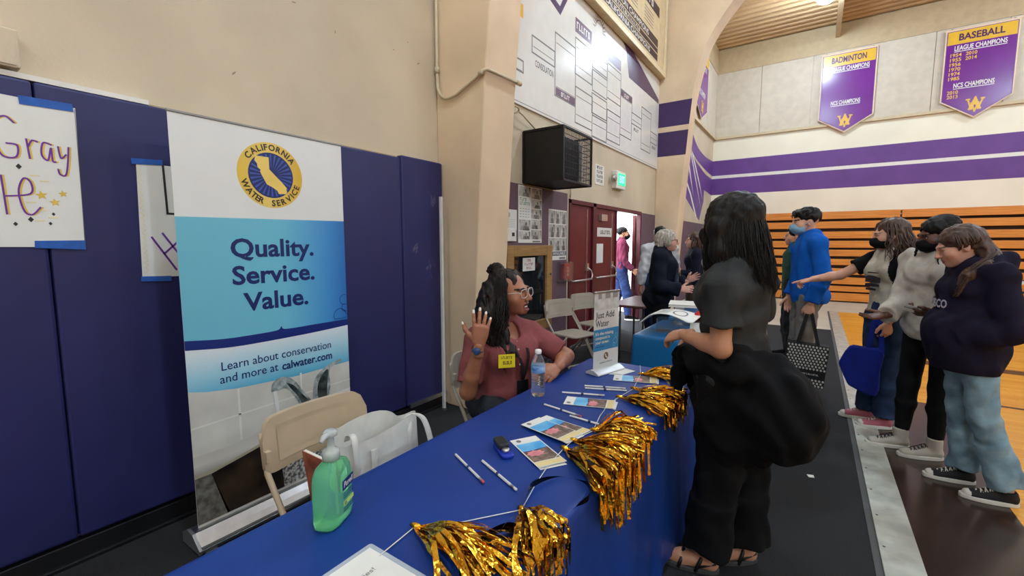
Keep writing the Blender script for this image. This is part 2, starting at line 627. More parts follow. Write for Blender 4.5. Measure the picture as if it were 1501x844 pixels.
# conduit on the near rib
cp = [(-2.715, 2.845, 5.5), (-2.715, 2.845, 2.86)] + [tuple(p) for p in bez([(-2.715, 2.845, 2.86), (-2.70, 2.845, 2.73), (-2.62, 2.845, 2.66), (-2.50, 2.845, 2.67)], 5)][1:] + [(-2.215, 2.845, 2.80), (-2.19, 2.85, 2.805), (-2.19, 2.9, 2.81), (-2.19, 3.32, 2.83)]
mb = MB().tube(cp, 0.014, 8)
cd = tag(mb.build('electrical_conduit', mat('painted_conduit', '#bfae90', 0.5), smooth=True), 'thin cream conduit pipe bent around the near concrete rib', 'conduit')
mb = MB()
for a, b in (((-2.715, 2.845, 2.88), (-2.715, 2.845, 2.93)), ((-2.26, 2.845, 2.78), (-2.225, 2.845, 2.797)), ((-2.19, 3.27, 2.828), (-2.19, 3.33, 2.83))):
    mb.tube([a, b], 0.021, 8)
mb.each('conduit_coupling', MATS['painted_conduit'], cd, smooth=True)

# chipped paint on the plaster
rnd = random.Random(8)
mb = MB()
for i in range(16):
    y, z = rnd.uniform(0.3, 2.8), rnd.uniform(2.25, 3.6)
    a, l = rnd.uniform(0, PI), rnd.uniform(0.006, 0.02)
    mb.flat([(y - l * math.cos(a), z - l * math.sin(a)), (y + 0.004, z - 0.003), (y + l * math.cos(a), z + l * math.sin(a)), (y - 0.004, z + 0.004)], fL, 0.0008)
o = mb.build('paint_chip', mat('chip_brown', '#8d7c66', 0.8), wl); o['kind'] = 'stuff'
# wall pads
edges = [-2.4, -1.42, -0.55, 0.44, 1.42, 2.40]
for a, b in zip(edges, edges[1:]):
    structure(MB().box((WX, a + 0.002, 0.115), (WX + 0.06, b - 0.002, 2.115)).build('wall_pad', m_pad, bevel=0.012), 'navy vinyl wall pad')
o = MB().box((WX, 2.395, 0.115), (WX + 0.072, 2.85, 2.135)).build('wall_pad', m_pad, bevel=0.014)
structure(o, 'narrow scuffed navy wall pad beside the concrete rib')
m_scuff = mat('chalk_scuff', '#8c8aa6', 0.8, alpha=0.35)
rnd = random.Random(5)
mb = MB()
fp = Fr((WX + 0.073, 0, 0), (0, 1, 0), (0, 0, 1))
for cy, cz, r in ((2.68, 1.26, 0.07), (2.73, 1.82, 0.05), (2.52, 1.42, 0.04)):
    for i in range(26):
        a = rnd.uniform(0, PI); l = rnd.uniform(0.01, 0.035)
        x, z = rnd.gauss(cy, r * 0.4), rnd.gauss(cz, r * 0.55)
        mb.flat([(x - l * math.cos(a), z - l * math.sin(a)), (x + 0.004, z), (x + l * math.cos(a), z + l * math.sin(a)), (x - 0.004, z)], fp, 0.0005 + i * 0.00001)
mb.build('scuff_mark', m_scuff, o)
MB().box((WX + 0.062, 2.42, 0.10), (WX + 0.085, 2.85, 0.135)).build('bottom_channel', m_metal, o)
mb = MB().box((WX, -2.4, 2.118), (WX + 0.05, 0.83, 2.14))
structure(mb.build('trim_5', m_white), 'white strip along the top of the wall pads')
mb = MB().box((WX, 0.83, 2.118), (WX + 0.03, 2.39, 2.126))
structure(mb.build('trim_6', mat('tan_strip', '#9c8a6c', 0.6)), 'thin tan strip along the top of the wall pads')
mb = MB().box((WX, -7, 0), (WX + 0.055, 2.87, 0.10)); mb.box((WX + 0.055, -7, 0), (WX + 0.075, 2.87, 0.02))
structure(mb.build('baseboard_left', m_black, bevel=0.004), 'black baseboard below the wall pads')
# boxed cover above the pads at the frame's left edge
o = MB().box((WX, -0.2, 2.15), (WX + 0.07, 0.412, 2.30)).build('conduit_box', m_cream, bevel=0.006)
tag(o, 'cream box cover on the wall above the pads at left edge', 'box cover')
MB().box((WX + 0.07, -0.19, 2.16), (WX + 0.074, 0.40, 2.29)).build('cover_plate', m_cream, o)
# white rod standing at the end of the pads
o = thing('metal_rod', 'slim white metal rod standing against the last navy pad', 'rod', (-2.60, 2.745, 0))
MB().box((-2.612, 2.733, 0.0), (-2.588, 2.757, 1.84)).build('rod', mat('white_rod', '#c9c6c0', 0.4), o, bevel=0.003)
MB().box((-2.616, 2.729, 0.0), (-2.584, 2.761, 0.02)).build('foot_cap', m_rub, o)
# ================================================================== BAY WALL: boards, doors, cases
m_board = mat('glossy_white_board', '#d9d6d0', 0.16, var=0.02)
m_ink = mat('grey_ink', '#6f6a68', 0.5)
m_inkd = mat('dark_ink', '#2a2428', 0.5)
o = thing('bracket_board', 'large white tournament bracket board with purple corners above the doors', 'board', (WX, 6.25, 2.95))
fB = Fr((WX + 0.022, 0, 0), (0, 1, 0), (0, 0, 1))
MB().box((WX, 3.31, 2.95), (WX + 0.022, 9.19, 4.95)).build('board_panel', m_board, o, bevel=0.004)
mb = MB()
RB = [(4.38, 3.58, 4.90, 3.76), (4.91, 3.26, 5.46, 3.99), (5.45, 3.68, 5.98, 4.13), (5.47, 3.06, 6.01, 3.52), (5.99, 3.93, 6.52, 4.13), (6.00, 3.62, 6.53, 3.90), (5.99, 3.31, 6.53, 3.58), (6.01, 2.99, 6.54, 3.28),
      (6.53, 3.66, 7.09, 4.16), (6.55, 3.05, 7.10, 3.49), (7.10, 3.23, 7.63, 3.94), (7.63, 3.52, 8.15, 3.70), (8.15, 3.18, 8.70, 3.92), (8.70, 3.40, 9.12, 3.60), (3.45, 3.3, 4.2, 3.42)]
for a, b, c, d in RB:
    mb = MB()
    outline(mb, rect(a, b, c, d), 0.018, fB, 0.0008)
    outline(mb, [(a + 0.03, d - 0.11), (c - 0.03, d - 0.11)], 0.010, fB, 0.0010, closed=False)
    if d - b > 0.3:
        outline(mb, [(a + 0.03, b + 0.11), (c - 0.03, b + 0.11)], 0.010, fB, 0.0010, closed=False)
    mb.build('bracket_box', m_ink, o)
mb = MB()
outline(mb, [(3.4, 2.98), (9.1, 2.98)], 0.008, fB, 0.0006, closed=False)
mb.build('border_line', m_ink, o)
mb = MB()
mb.flat(rect(4.93, 3.27, 5.45, 3.36), fB, 0.0014); mb.flat(rect(7.11, 3.84, 7.62, 3.93), fB, 0.0014)
mb.flat(rect(5.44, 4.20, 5.95, 4.38), fB, 0.0014); mb.flat(rect(6.54, 4.20, 7.08, 4.36), fB, 0.0014)
mb.each('title_block', mat('plum_print', '#5a3553', 0.35), o)
mb = MB()
for k, (a, b, w, h, n) in enumerate(((5.19, 3.285, 0.24, 0.055, 6), (7.365, 3.857, 0.24, 0.055, 6), (5.69, 4.25, 0.42, 0.09, 6))):
    blur_text(MB(), fB, a, b, w, h, n, 0.002, k).build('lettering', m_white, o)
mb = MB()
mb.text('CONSOLATION', fB, 4.45, 3.45, 0.42, 0.07, bold=0.01, off=0.001)
mb.build('lettering', m_inkd, o)
blur_text(MB(), fB, 7.88, 3.42, 0.26, 0.05, 6).build('lettering', m_inkd, o)
blur_text(MB(), fB, 8.92, 3.3, 0.24, 0.05, 5).build('lettering', m_inkd, o)
m_vprint = mat('violet_print', '#4b3459', 0.3, var=0.15, vscale=30)
mb = MB()
mb.flat([(4.55, 4.33), (4.65, 4.33), (5.03, 4.23), (5.30, 4.60), (5.20, 4.60), (5.02, 4.33), (4.8, 4.38)], fB, 0.0012)
mb.flat([(7.0, 4.78), (7.30, 4.60), (7.45, 4.22), (9.15, 4.22), (9.15, 4.30), (7.4, 4.75)], fB, 0.0012)
mb.each('corner_flash', m_vprint, o)
mb = MB()
for i in range(13):
    a = PI * i / 12
    c, s_ = math.cos(a), math.sin(a)
    mb.flat([(6.21 + 0.15 * c - 0.012 * s_, 4.5 + 0.15 * s_ + 0.012 * c), (6.21 + 0.15 * c + 0.012 * s_, 4.5 + 0.15 * s_ - 0.012 * c), (6.21 + 0.26 * c, 4.5 + 0.26 * s_)], fB, 0.0012)
outline(mb, circ(6.21, 4.5, 0.13, 20, 0, PI), 0.02, fB, 0.0013, closed=False)
mb.build('sunburst_emblem', mat('bronze_print', '#6f5a45', 0.4), o)
mb = MB().flat(rect(3.98, 3.86, 4.20, 4.00), fB, 0.001)
mb.build('yellow_square', mat('yellow_print', '#d6a21c', 0.4), o)

o = thing('champions_board', 'cream champions board with dark lettered bands above the bracket board', 'board', (WX, 7.0, 4.68))
MB().box((WX + 0.03, 4.9, 4.68), (WX + 0.12, 9.15, 6.6)).build('board_panel', mat('cream_board', '#cbb690', 0.5), o, bevel=0.01)
mb = MB().box((WX + 0.12, 4.9, 4.68), (WX + 0.15, 9.15, 4.76)); mb.box((WX + 0.12, 9.07, 4.76), (WX + 0.15, 9.15, 6.6))
mb.build('board_frame', mat('cream_board_frame', '#d8c6a2', 0.5), o, bevel=0.004)
fC = Fr((WX + 0.12, 0, 0), (0, 1, 0), (0, 0, 1))
mb = MB()
for z0, z1 in ((4.84, 4.96), (4.98, 5.06), (5.08, 5.22)):
    mb.flat(rect(5.0, z0, 8.66, z1), fC, 0.002)
mb.flat(rect(5.0, 5.62, 8.7, 5.8), fC, 0.002)
mb.each('title_band', mat('dark_plum_band', '#33202b', 0.45), o)
mb = MB()
mb.text('SECTION CHAMPIONS', fC, 6.35, 5.105, 1.75, 0.085, bold=0.01, off=0.003)
mb.build('lettering', m_white, o)
blur_text(MB(), fC, 7.0, 4.995, 1.3, 0.05, 18, 0.003).build('lettering', m_white, o)
MB().text('CALIFORNIA CHAMPIONS', fC, 6.15, 4.86, 2.05, 0.08, bold=0.01, off=0.003).build('lettering', m_white, o)
mb = blur_text(MB(), fC, 7.9, 5.66, 0.9, 0.11, 7, 0.003)
mb.build('lettering', m_white, o)
mb = MB()
for c in range(4):
    for r in range(5):
        mb.flat(rect(5.3 + c * 0.85, 5.30 + r * 0.055, 5.3 + c * 0.85 + 0.5, 5.315 + r * 0.055), fC, 0.002)
mb.build('name_lines', m_ink, o)

# speaker in a black cage
o = thing('caged_speaker', 'black loudspeaker in a wire cage mounted high on the wall', 'speaker', (WX, 5.0, 2.2))
sx0, sx1, sy0, sy1, sz0, sz1 = WX + 0.02, -2.24, 4.22, 4.93, 2.13, 2.68
MB().box((sx0, sy0 + 0.08, sz0 + 0.05), (sx1 - 0.1, sy1 - 0.12, sz1 - 0.05)).build('cabinet', m_black, o, bevel=0.01)
m_cage = mat('black_wire', '#0b0b0c', 0.5)
mb = MB()
for a in (sx0, sx1):
    for z in (sz0, sz1):
        mb.bar((a, sy0, z), (a, sy1, z), 0.022, 0.022)
    for y in (sy0, sy1):
        mb.bar((a, y, sz0), (a, y, sz1), 0.022, 0.022)
for y in (sy0, sy1):
    for z in (sz0, sz1):
        mb.bar((sx0, y, z), (sx1, y, z), 0.022, 0.022)
mb.build('cage_frame', m_cage, o)
MB().box((sx0, sy0, sz0), (sx1, sy0 + 0.01, sz1)).box((sx0, sy0, sz0), (sx1, sy1, sz0 + 0.01)).build('cage_side', m_cage, o)
mb = MB()
for i in range(1, 22):
    y = sy0 + (sy1 - sy0) * i / 22
    mb.bar((sx1, y, sz0), (sx1, y, sz1), 0.006, 0.006)
for i in range(1, 8):
    z = sz0 + (sz1 - sz0) * i / 8
    mb.bar((sx1, sy0, z), (sx1, sy1, z), 0.006, 0.006)
    mb.bar((sx0, sy1, z), (sx1, sy1, z), 0.006, 0.006)
for i in range(1, 8):
    x = sx0 + (sx1 - sx0) * i / 8
    mb.bar((x, sy1, sz0), (x, sy1, sz1), 0.006, 0.006)
mb.build('cage_wire', m_cage, o)
MB().box((-2.40, sy1 - 0.13, sz0 + 0.05), (-2.30, sy1 - 0.10, sz1 - 0.08)).build('edge_strip', m_white, o)
lp = MB().tube([(WX + 0.03, 4.55, 2.72), (WX + 0.08, 4.1, 2.83)] + [(WX + 0.08 + 0.03 * math.sin(t), 4.02 - 0.08 * math.cos(t) * -1 - 0.08, 2.845 + 0.025 * math.sin(t)) for t in [i * PI / 5 for i in range(11)]], 0.010, 6)
lp.build('support_hook', MATS['painted_conduit'], o, smooth=True)
MB().tube([(WX + 0.03, 5.34, 2.3), (WX + 0.03, 5.36, 2.12), (WX + 0.03, 5.34, 2.06)], 0.012, 6).build('cable', MATS['painted_conduit'], o, smooth=True)

# exit sign with a lamp head
o = thing('exit_sign', 'lit green exit sign with an emergency lamp head above the doors', 'exit sign', (WX, 7.0, 2.35))
MB().box((WX, 6.86, 2.34), (WX + 0.08, 7.26, 2.62)).build('housing', m_white, o, bevel=0.008)
MB().box((WX + 0.08, 6.93, 2.40), (WX + 0.088, 7.23, 2.58)).build('sign_face', mat('green_sign_glow', '#18e08a', 0.4, emit=1.6), o)
fe = Fr((WX + 0.089, 0, 0), (0, 1, 0), (0, 0, 1))
MB().text('EXIT', fe, 7.08, 2.435, 0.22, 0.11, align='c', bold=0.02, off=0.001).build('lettering', mat('sign_letter_glow', '#bfffe4', 0.4, emit=1.0), o)
MB().lathe([(0.005, -0.06), (0.05, -0.05), (0.06, 0.0), (0.05, 0.01)], (WX + 0.10, 6.75, 2.48), 14, R=Matrix.Rotation(PI / 2, 3, 'Y')).build('lamp_head', m_metal, o, smooth=True)
o = thing('wall_notice', 'small white notice with bold black lines beside the exit sign', 'sign', (WX, 6.36, 2.34))
MB().box((WX, 6.20, 2.335), (WX + 0.006, 6.52, 2.63)).build('notice_sheet', m_white, o)
fn = Fr((WX + 0.007, 0, 0), (0, 1, 0), (0, 0, 1))
mb = MB()
for i, n_ in enumerate((6, 7, 6, 4)):
    blur_text(mb, fn, 6.36, 2.57 - i * 0.065, 0.22, 0.04, n_, 0.001, i)
mb.build('lettering', m_inkd, o)

# posters
m_paper = mat('white_paper', '#dcdad3', 0.6, var=0.02)
m_ph = [mat('photo_grey_a', '#8a8480', 0.5, col2='#c9c4bd', vscale=14), mat('photo_grey_b', '#3b3534', 0.5, col2='#8a827c', vscale=18), mat('photo_pale', '#c4beb6', 0.5, col2='#a49c95', vscale=9)]
fP = Fr((WX + 0.012, 0, 0), (0, 1, 0), (0, 0, 1))
def photo_cells(o, cells, seed):
    r = random.Random(seed)
    A = [MB(), MB(), MB()]
    for (a, b, c, d) in cells:
        A[2].flat(rect(a, b, c, d), fP, 0.0032)
        w, h = c - a, d - b
        k = r.uniform(0.2, 0.8)
        A[0].flat([(a, b), (a + w * k, b), (a + w * r.uniform(0.3, 0.9), d), (a, d)], fP, 0.0036)
        cx, cz = a + w * r.uniform(0.35, 0.65), b + h * 0.62
        A[1].flat([(cx - w * 0.3, b), (cx + w * 0.3, b), (cx + w * 0.22, b + h * 0.42), (cx - w * 0.22, b + h * 0.42)], fP, 0.0040)
        A[1].flat([(cx + (p[0] - cx) * 0.8, p[1]) for p in circ(cx, cz, h * 0.2, 12)], fP, 0.0042)
        A[1].flat([(c, b), (c, d), (c - w * r.uniform(0.1, 0.3), d)], fP, 0.0038)
    for a, m in zip(A, m_ph):
        a.build('photo_print', m, o)
o = thing('collage_poster', 'tall photo collage poster with green heading above the display case', 'poster', (WX + 0.012, 4.37, 1.46))
MB().box((WX + 0.012, 4.12, 1.46), (WX + 0.015, 4.63, 2.10)).build('poster_sheet', m_paper, o)
photo_cells(o, [(4.13, 1.98, 4.37, 2.09), (4.39, 1.97, 4.62, 2.09), (4.39, 1.86, 4.62, 1.96), (4.39, 1.74, 4.62, 1.85), (4.13, 1.60, 4.37, 1.72), (4.13, 1.50, 4.37, 1.59), (4.39, 1.62, 4.62, 1.73), (4.39, 1.50, 4.62, 1.61)], 1)
blur_text(MB(), fP, 4.22, 1.93, 0.14, 0.035, 4, 0.004).build('lettering', mat('green_print', '#3f7d55', 0.5), o)
mb = blur_text(MB(), fP, 4.255, 1.885, 0.21, 0.035, 7, 0.004)
mb.build('lettering', mat('green_print', '#3f7d55', 0.5), o)
mb = MB()
for i in range(4):
    for j in range(4):
        mb.flat(rect(4.15 + i * 0.055, 1.75 + j * 0.03, 4.18 + i * 0.055, 1.756 + j * 0.03), fP, 0.004)
mb.flat(rect(4.42, 1.467, 4.60, 1.485), fP, 0.004)
mb.build('small_print', m_ink, o)
o = thing('portrait_poster', 'photo portrait poster with a dark caption band beside the doors', 'poster', (WX + 0.012, 5.04, 1.24))
MB().box((WX + 0.012, 4.80, 1.24), (WX + 0.015, 5.28, 1.88)).build('poster_sheet', m_paper, o)
photo_cells(o, [(4.81 + c * 0.157, 1.36 + r * 0.172, 4.81 + c * 0.157 + 0.145, 1.36 + r * 0.172 + 0.16) for r in range(3) for c in range(3)], 2)
MB().flat(rect(4.81, 1.295, 5.27, 1.35), fP, 0.004).build('caption_band', mat('slate_print', '#4a4a5c', 0.5), o)
MB().text('BE INVALUABLE', fP, 5.04, 1.307, 0.40, 0.034, align='c', bold=0.02, off=0.0048).build('lettering', m_white, o)
MB().flat(rect(5.08, 1.25, 5.25, 1.275), fP, 0.004).build('small_print', m_ink, o)
o = thing('taped_notice', 'plain white notice sheet taped to the plum wall by the rib', 'notice', (WX + 0.012, 3.97, 1.60))
MB().box((WX + 0.012, 3.84, 1.60), (WX + 0.014, 4.09, 1.82)).build('sheet', m_paper, o)
mb = MB()
for i in range(5):
    mb.flat(rect(3.87, 1.63 + i * 0.02, 4.06, 1.634 + i * 0.02), fP, 0.003)
mb.flat(circ(3.93, 1.76, 0.03, 14), fP, 0.003)
mb.build('small_print', mat('pale_print', '#a9a7a3', 0.5), o)
o = thing('thermostat', 'small white thermostat box below the taped notice', 'thermostat', (WX + 0.012, 3.94, 1.48))
MB().box((WX + 0.012, 3.83, 1.475), (WX + 0.045, 4.04, 1.60)).build('case', m_white, o, bevel=0.006)
MB().box((WX + 0.045, 3.95, 1.53), (WX + 0.047, 4.0, 1.57)).build('display', m_inkd, o)

# oak display case
m_oak = mat('oak', '#8f6b3c', 0.5, col2='#a47e4a', vscale=6, stretch=(1, 1, 8))
o = thing('display_case', 'oak-framed wall display case with dark glass and a white notice', 'display case', (WX, 4.28, 0.45))
y0, y1, z0, z1 = 3.80, 4.77, 0.42, 1.43
MB().box((WX, y0 + 0.1, z0 + 0.1), (WX + 0.02, y1 - 0.1, z1 - 0.1)).build('back_panel', m_dark, o)
mb = MB()
for a, b in ((y0, y0 + 0.13), (y1 - 0.13, y1)):
    mb.box((WX, a, z0), (WX + 0.09, b, z1))
mb.each('frame_stile', m_oak, o, bevel=0.006)
mb = MB()
for a, b in ((z0, z0 + 0.12), (z1 - 0.12, z1)):
    mb.box((WX, y0 + 0.13, a), (WX + 0.09, y1 - 0.13, b))
mb.each('frame_rail', m_oak, o, bevel=0.006)
MB().box((WX + 0.055, y0 + 0.12, z0 + 0.11), (WX + 0.06, y1 - 0.12, z1 - 0.11)).build('glass_pane', mat('dark_glass', '#1a1c20', 0.05, coat=0.5), o)
MB().lathe([(0.012, 0), (0.012, 0.01), (0.006, 0.014)], (WX + 0.09, y1 - 0.05, 1.08), 10, R=Matrix.Rotation(PI / 2, 3, 'Y')).build('lock', m_rub, o)
fD = Fr((WX + 0.061, 0, 0), (0, 1, 0), (0, 0, 1))
no = MB().prism(rect(4.14, 1.14, 4.40, 1.29), fD, 0.002).build('notice_card', m_white, o)
mb = MB()
for i, n_ in enumerate((3, 7, 4)):
    blur_text(mb, fD, 4.27, 1.245 - i * 0.042, 0.027 * n_, 0.028, n_, 0.003, i)
mb.build('lettering', mat('red_print', '#a33a30', 0.5), no)

# red extinguisher box in a clear cover
o = thing('alarm_box', 'red alarm box in a clear cover beside the double doors', 'alarm box', (WX + 0.012, 5.17, 0.96))
MB().box((WX + 0.012, 5.12, 0.985), (WX + 0.075, 5.28, 1.19)).build('alarm_body', mat('alarm_red', '#a81f28', 0.4), o, bevel=0.006)
mb = MB()
mb.box((WX + 0.012, 5.03, 0.955), (WX + 0.105, 5.04, 1.215)); mb.box((WX + 0.012, 5.32, 0.955), (WX + 0.105, 5.33, 1.215)); mb.box((WX + 0.012, 5.04, 1.205), (WX + 0.105, 5.32, 1.215)); mb.box((WX + 0.012, 5.04, 0.955), (WX + 0.105, 5.32, 0.965)); mb.box((WX + 0.1, 5.04, 0.965), (WX + 0.105, 5.32, 1.205))
mb.build('clear_cover', mat('clear_plastic', '#e8ecee', 0.08, trans=0.95, alpha=0.45), o)
fa = Fr((WX + 0.076, 0, 0), (0, 0, 1), (0, -1, 0))
blur_text(MB(), fa, 1.09, -5.22, 0.12, 0.04, 5).build('lettering', m_white, o)

# doors
m_red = mat('maroon_door_paint', '#651c24', 0.4, var=0.06)
m_redd = mat('maroon_frame_paint', '#551720', 0.4, var=0.06)
mb = MB()
mb.box((WX - 0.07, D0, 0), (WX + 0.015, D0 + 0.06, DZ)); mb.box((WX - 0.07, 6.14, 0), (WX + 0.015, 6.24, DZ)); mb.box((WX - 0.07, 7.10, 0), (WX + 0.0, 7.14, DZ)); mb.box((WX - 0.06, D1 - 0.05, 0), (WX + 0.012, D1, DZ)); mb.box((WX - 0.07, D0, DZ - 0.06), (WX + 0.015, D1, DZ))
structure(mb.build('door_1', m_redd, bevel=0.004), 'maroon steel frame around the wall doors')
m_bar = mat('push_bar_metal', '#c6bcb4', 0.3, 0.8)
def leaf(nm, label, y0, y1):
    o = structure(MB().box((WX - 0.062, y0, 0.01), (WX - 0.02, y1, DZ - 0.06)).build(nm, m_red, bevel=0.003), label)
    mb = MB().tube([(WX + 0.04, y0 + 0.05, 0.93), (WX + 0.05, y1 - 0.12, 0.93)], 0.016, 8)
    mb.tube([(WX - 0.02, y0 + 0.05, 0.93), (WX + 0.04, y0 + 0.05, 0.93)], 0.014, 8)
    mb.tube([(WX + 0.05, y1 - 0.12, 0.93), (WX + 0.04, y1 - 0.06, 0.98), (WX + 0.03, y1 - 0.09, 1.05), (WX, y1 - 0.16, 1.1)], 0.014, 8)
    mb.build('push_bar', m_bar, o, smooth=True)
    MB().box((WX - 0.02, y1 - 0.2, 1.05), (WX + 0.01, y1 - 0.12, 1.16)).build('bar_bracket', m_bar, o)
    MB().bar((WX - 0.014, y1 - 0.16, 0.1), (WX - 0.014, y1 - 0.16, DZ - 0.1), 0.012, 0.012, up=(0, 1, 0)).build('latch_rod', m_bar, o)
    return o
leaf('door_2', 'closed maroon door leaf beside the portrait poster', D0 + 0.06, 6.14)
d3 = leaf('door_3', 'closed maroon door leaf with a white label next to the open doorway', 6.24, 7.10)
fd = Fr((WX - 0.0195, 0, 0), (0, 1, 0), (0, 0, 1))
lab = MB().prism(rect(6.36, 1.56, 6.95, 1.70), fd, 0.003).build('door_label', m_white, d3)
blur_text(MB(), fd, 6.68, 1.60, 0.42, 0.06, 9, 0.004).build('lettering', m_inkd, lab)
MB().prism(rect(6.35, 1.15, 6.6, 1.45), fd, 0.002).build('notice_sheet', m_paper, d3)
MB().box((WX - 0.02, 6.40, 1.80), (WX + 0.04, 6.62, 1.9)).build('door_closer', m_bar, d3, bevel=0.004)
RD = Matrix.Rotation(math.radians(-4), 3, 'Z')
o = structure(MB().box((-0.05, 0.0, 0.01), (0.0, 0.88, DZ - 0.06), R=RD.inverted(), c=(WX - 0.10, D1 - 0.02, 0)).build('door_4', m_red, bevel=0.003), 'maroon door leaf swung open outside the doorway')
MB().tube([Vector((WX - 0.10, D1 - 0.02, 0)) + RD.inverted() @ Vector((0.05, 0.1, 0.93)), Vector((WX - 0.10, D1 - 0.02, 0)) + RD.inverted() @ Vector((0.05, 0.75, 0.93))], 0.016, 8).build('push_bar', m_bar, o, smooth=True)
# pale concrete yard outside the open door
structure(MB().box((-14, 2, -0.12), (WX - 0.25, 20, -0.01)).build('floor', mat('pale_concrete', '#c9c6c0', 0.8, var=0.06)), 'pale concrete yard outside the open door')

# ================================================================== FAR WALL: pennants and bleachers
m_pur_v = mat('purple_vinyl', '#6a2480', 0.22, var=0.08, vscale=2)
m_gold_v = mat('gold_vinyl', '#d8a92f', 0.3, var=0.06)
m_pink_v = mat('cream_edge', '#e2c5a8', 0.4)
def pennant(label, x0, x1, fr, z0, zp, z1, head, lines, px=1.0):
    xc = (x0 + x1) / 2
    o = thing('championship_pennant', label, 'pennant', fr(xc, zp, 0.03))
    P5 = [(x0, z0), (xc, zp), (x1, z0), (x1, z1), (x0, z1)]
    MB().prism(P5, fr, 0.008, 0.03).build('pennant_sheet', m_pink_v, o)
    i = 0.025
    MB().prism([(x0 + i, z0 + 0.01), (xc, zp + 0.03), (x1 - i, z0 + 0.01), (x1 - i, z1 - i), (x0 + i, z1 - i)], fr, 0.003, 0.038).build('border_line', m_purple, o)
    i = 0.04
    MB().prism([(x0 + i, z0 + 0.018), (xc, zp + 0.05), (x1 - i, z0 + 0.018), (x1 - i, z1 - i), (x0 + i, z1 - i)], fr, 0.003, 0.040).build('purple_field', m_pur_v, o)
    MB().prism(rect(x0 + i, z1 - 0.33, x1 - i, z1 - i), fr, 0.002, 0.043).build('gold_heading', m_gold_v, o)
    w = x1 - x0
    if head:
        MB().text(head, fr, xc, z1 - 0.25, w * 0.62, 0.14, align='c', bold=0.03, off=0.0465).build('lettering', mat('deep_purple_print', '#44184f', 0.4), o)
    for k, (t, x, z, ww, h, gold, ul) in enumerate(lines):
        mb = MB().text(t, fr, x, z, ww, h, align='l', bold=0.02, off=0.0455)
        if ul:
            mb.flat(rect(x, z - 0.035, x + ww, z - 0.02), fr, 0.0455)
        mb.build('lettering', m_gold_v if gold else m_white, o)
    mb = MB()
    c, zz = xc, zp + 0.22
    s = 0.125
    segs = (((-1, 0.9), (-0.45, -0.9)), ((-0.45, -0.9), (0, 0.6)), ((0, 0.6), (0.45, -0.9)), ((0.45, -0.9), (1, 0.9)), ((-0.75, -0.9), (0, 1.2)), ((0, 1.2), (0.75, -0.9)), ((-0.4, 0.0), (0.4, 0.0)), ((-0.45, 0.2), (0, -1.3)), ((0, -1.3), (0.45, 0.2)), ((-1.15, 0.9), (-0.8, 0.9)), ((0.8, 0.9), (1.15, 0.9)))
    for k, (a, b) in enumerate(segs):
        outline(mb, [(c + a[0] * s, zz + (a[1] + 0.7) * s), (c + b[0] * s, zz + (b[1] + 0.7) * s)], 0.032, fr, 0.0455 + k * 0.00025, closed=False)
    mb.build('monogram', m_gold_v, o)
    mb = MB().tube([fr(x0 - 0.03, z1 + 0.01, 0.035), fr(x1 + 0.03, z1 + 0.01, 0.035)], 0.012, 6)
    mb.build('hanging_rod', m_pink_v, o)
    mb = MB()
    for x in (x0 + 0.1, x1 - 0.1):
        mb.box(*[tuple(min(a, b) for a, b in zip(fr(x - 0.015, z1, -0.03), fr(x + 0.015, z1 + 0.03, 0.04))), tuple(max(a, b) for a, b in zip(fr(x - 0.015, z1, -0.03), fr(x + 0.015, z1 + 0.03, 0.04)))])
    mb.each('rod_bracket', m_rub, o)
    return o
fF2 = Fr((0, FY - 0.075, 0), (1, 0, 0), (0, 0, 1))
pennant('purple badminton championship pennant with gold heading on the far wall', -0.12, 1.05, fF2, 4.77, 4.39, 6.44, 'BADMINTON',
        [('LEAGUE CHAMPIONS', 0.10, 5.98, 0.80, 0.10, 0, 1), ('NCS CHAMPIONS', 0.14, 5.12, 0.62, 0.10, 0, 1)])
ys = [('1954', 0, 0), ('1955', 0, 1), ('1956', 0, 2), ('1970', 0, 3), ('1974', 0, 4), ('1985', 0, 5), ('2010', 1, 0), ('2014', 1, 1)]
pennant('purple baseball championship pennant listing years in gold on the far wall', 2.29, 3.50, fF2, 4.82, 4.39, 6.44, 'BASEBALL',
        [('LEAGUE CHAMPIONS', 2.46, 5.97, 0.86, 0.10, 0, 1)] + [(t, 2.40 + c * 0.26, 5.83 - r * 0.107, 0.19, 0.075, 1, 0) for t, c, r in ys]
        + [('NCS CHAMPIONS', 2.50, 5.12, 0.68, 0.10, 0, 1), ('2010', 2.40, 4.98, 0.19, 0.075, 1, 0), ('2013', 2.40, 4.88, 0.19, 0.075, 1, 0)])
fL2 = Fr((WX + 0.075, 0, 0), (0, 1, 0), (0, 0, 1))
pennant('purple pennant seen edge-on hanging behind the far rib', 12.0, 13.3, fL2, 5.0, 4.70, 6.44, None,
        [('LEAGUE CHAMPIONS', 12.2, 5.97, 0.86, 0.10, 0, 1), ('NCS CHAMPIONS', 12.3, 5.3, 0.66, 0.10, 0, 1)])

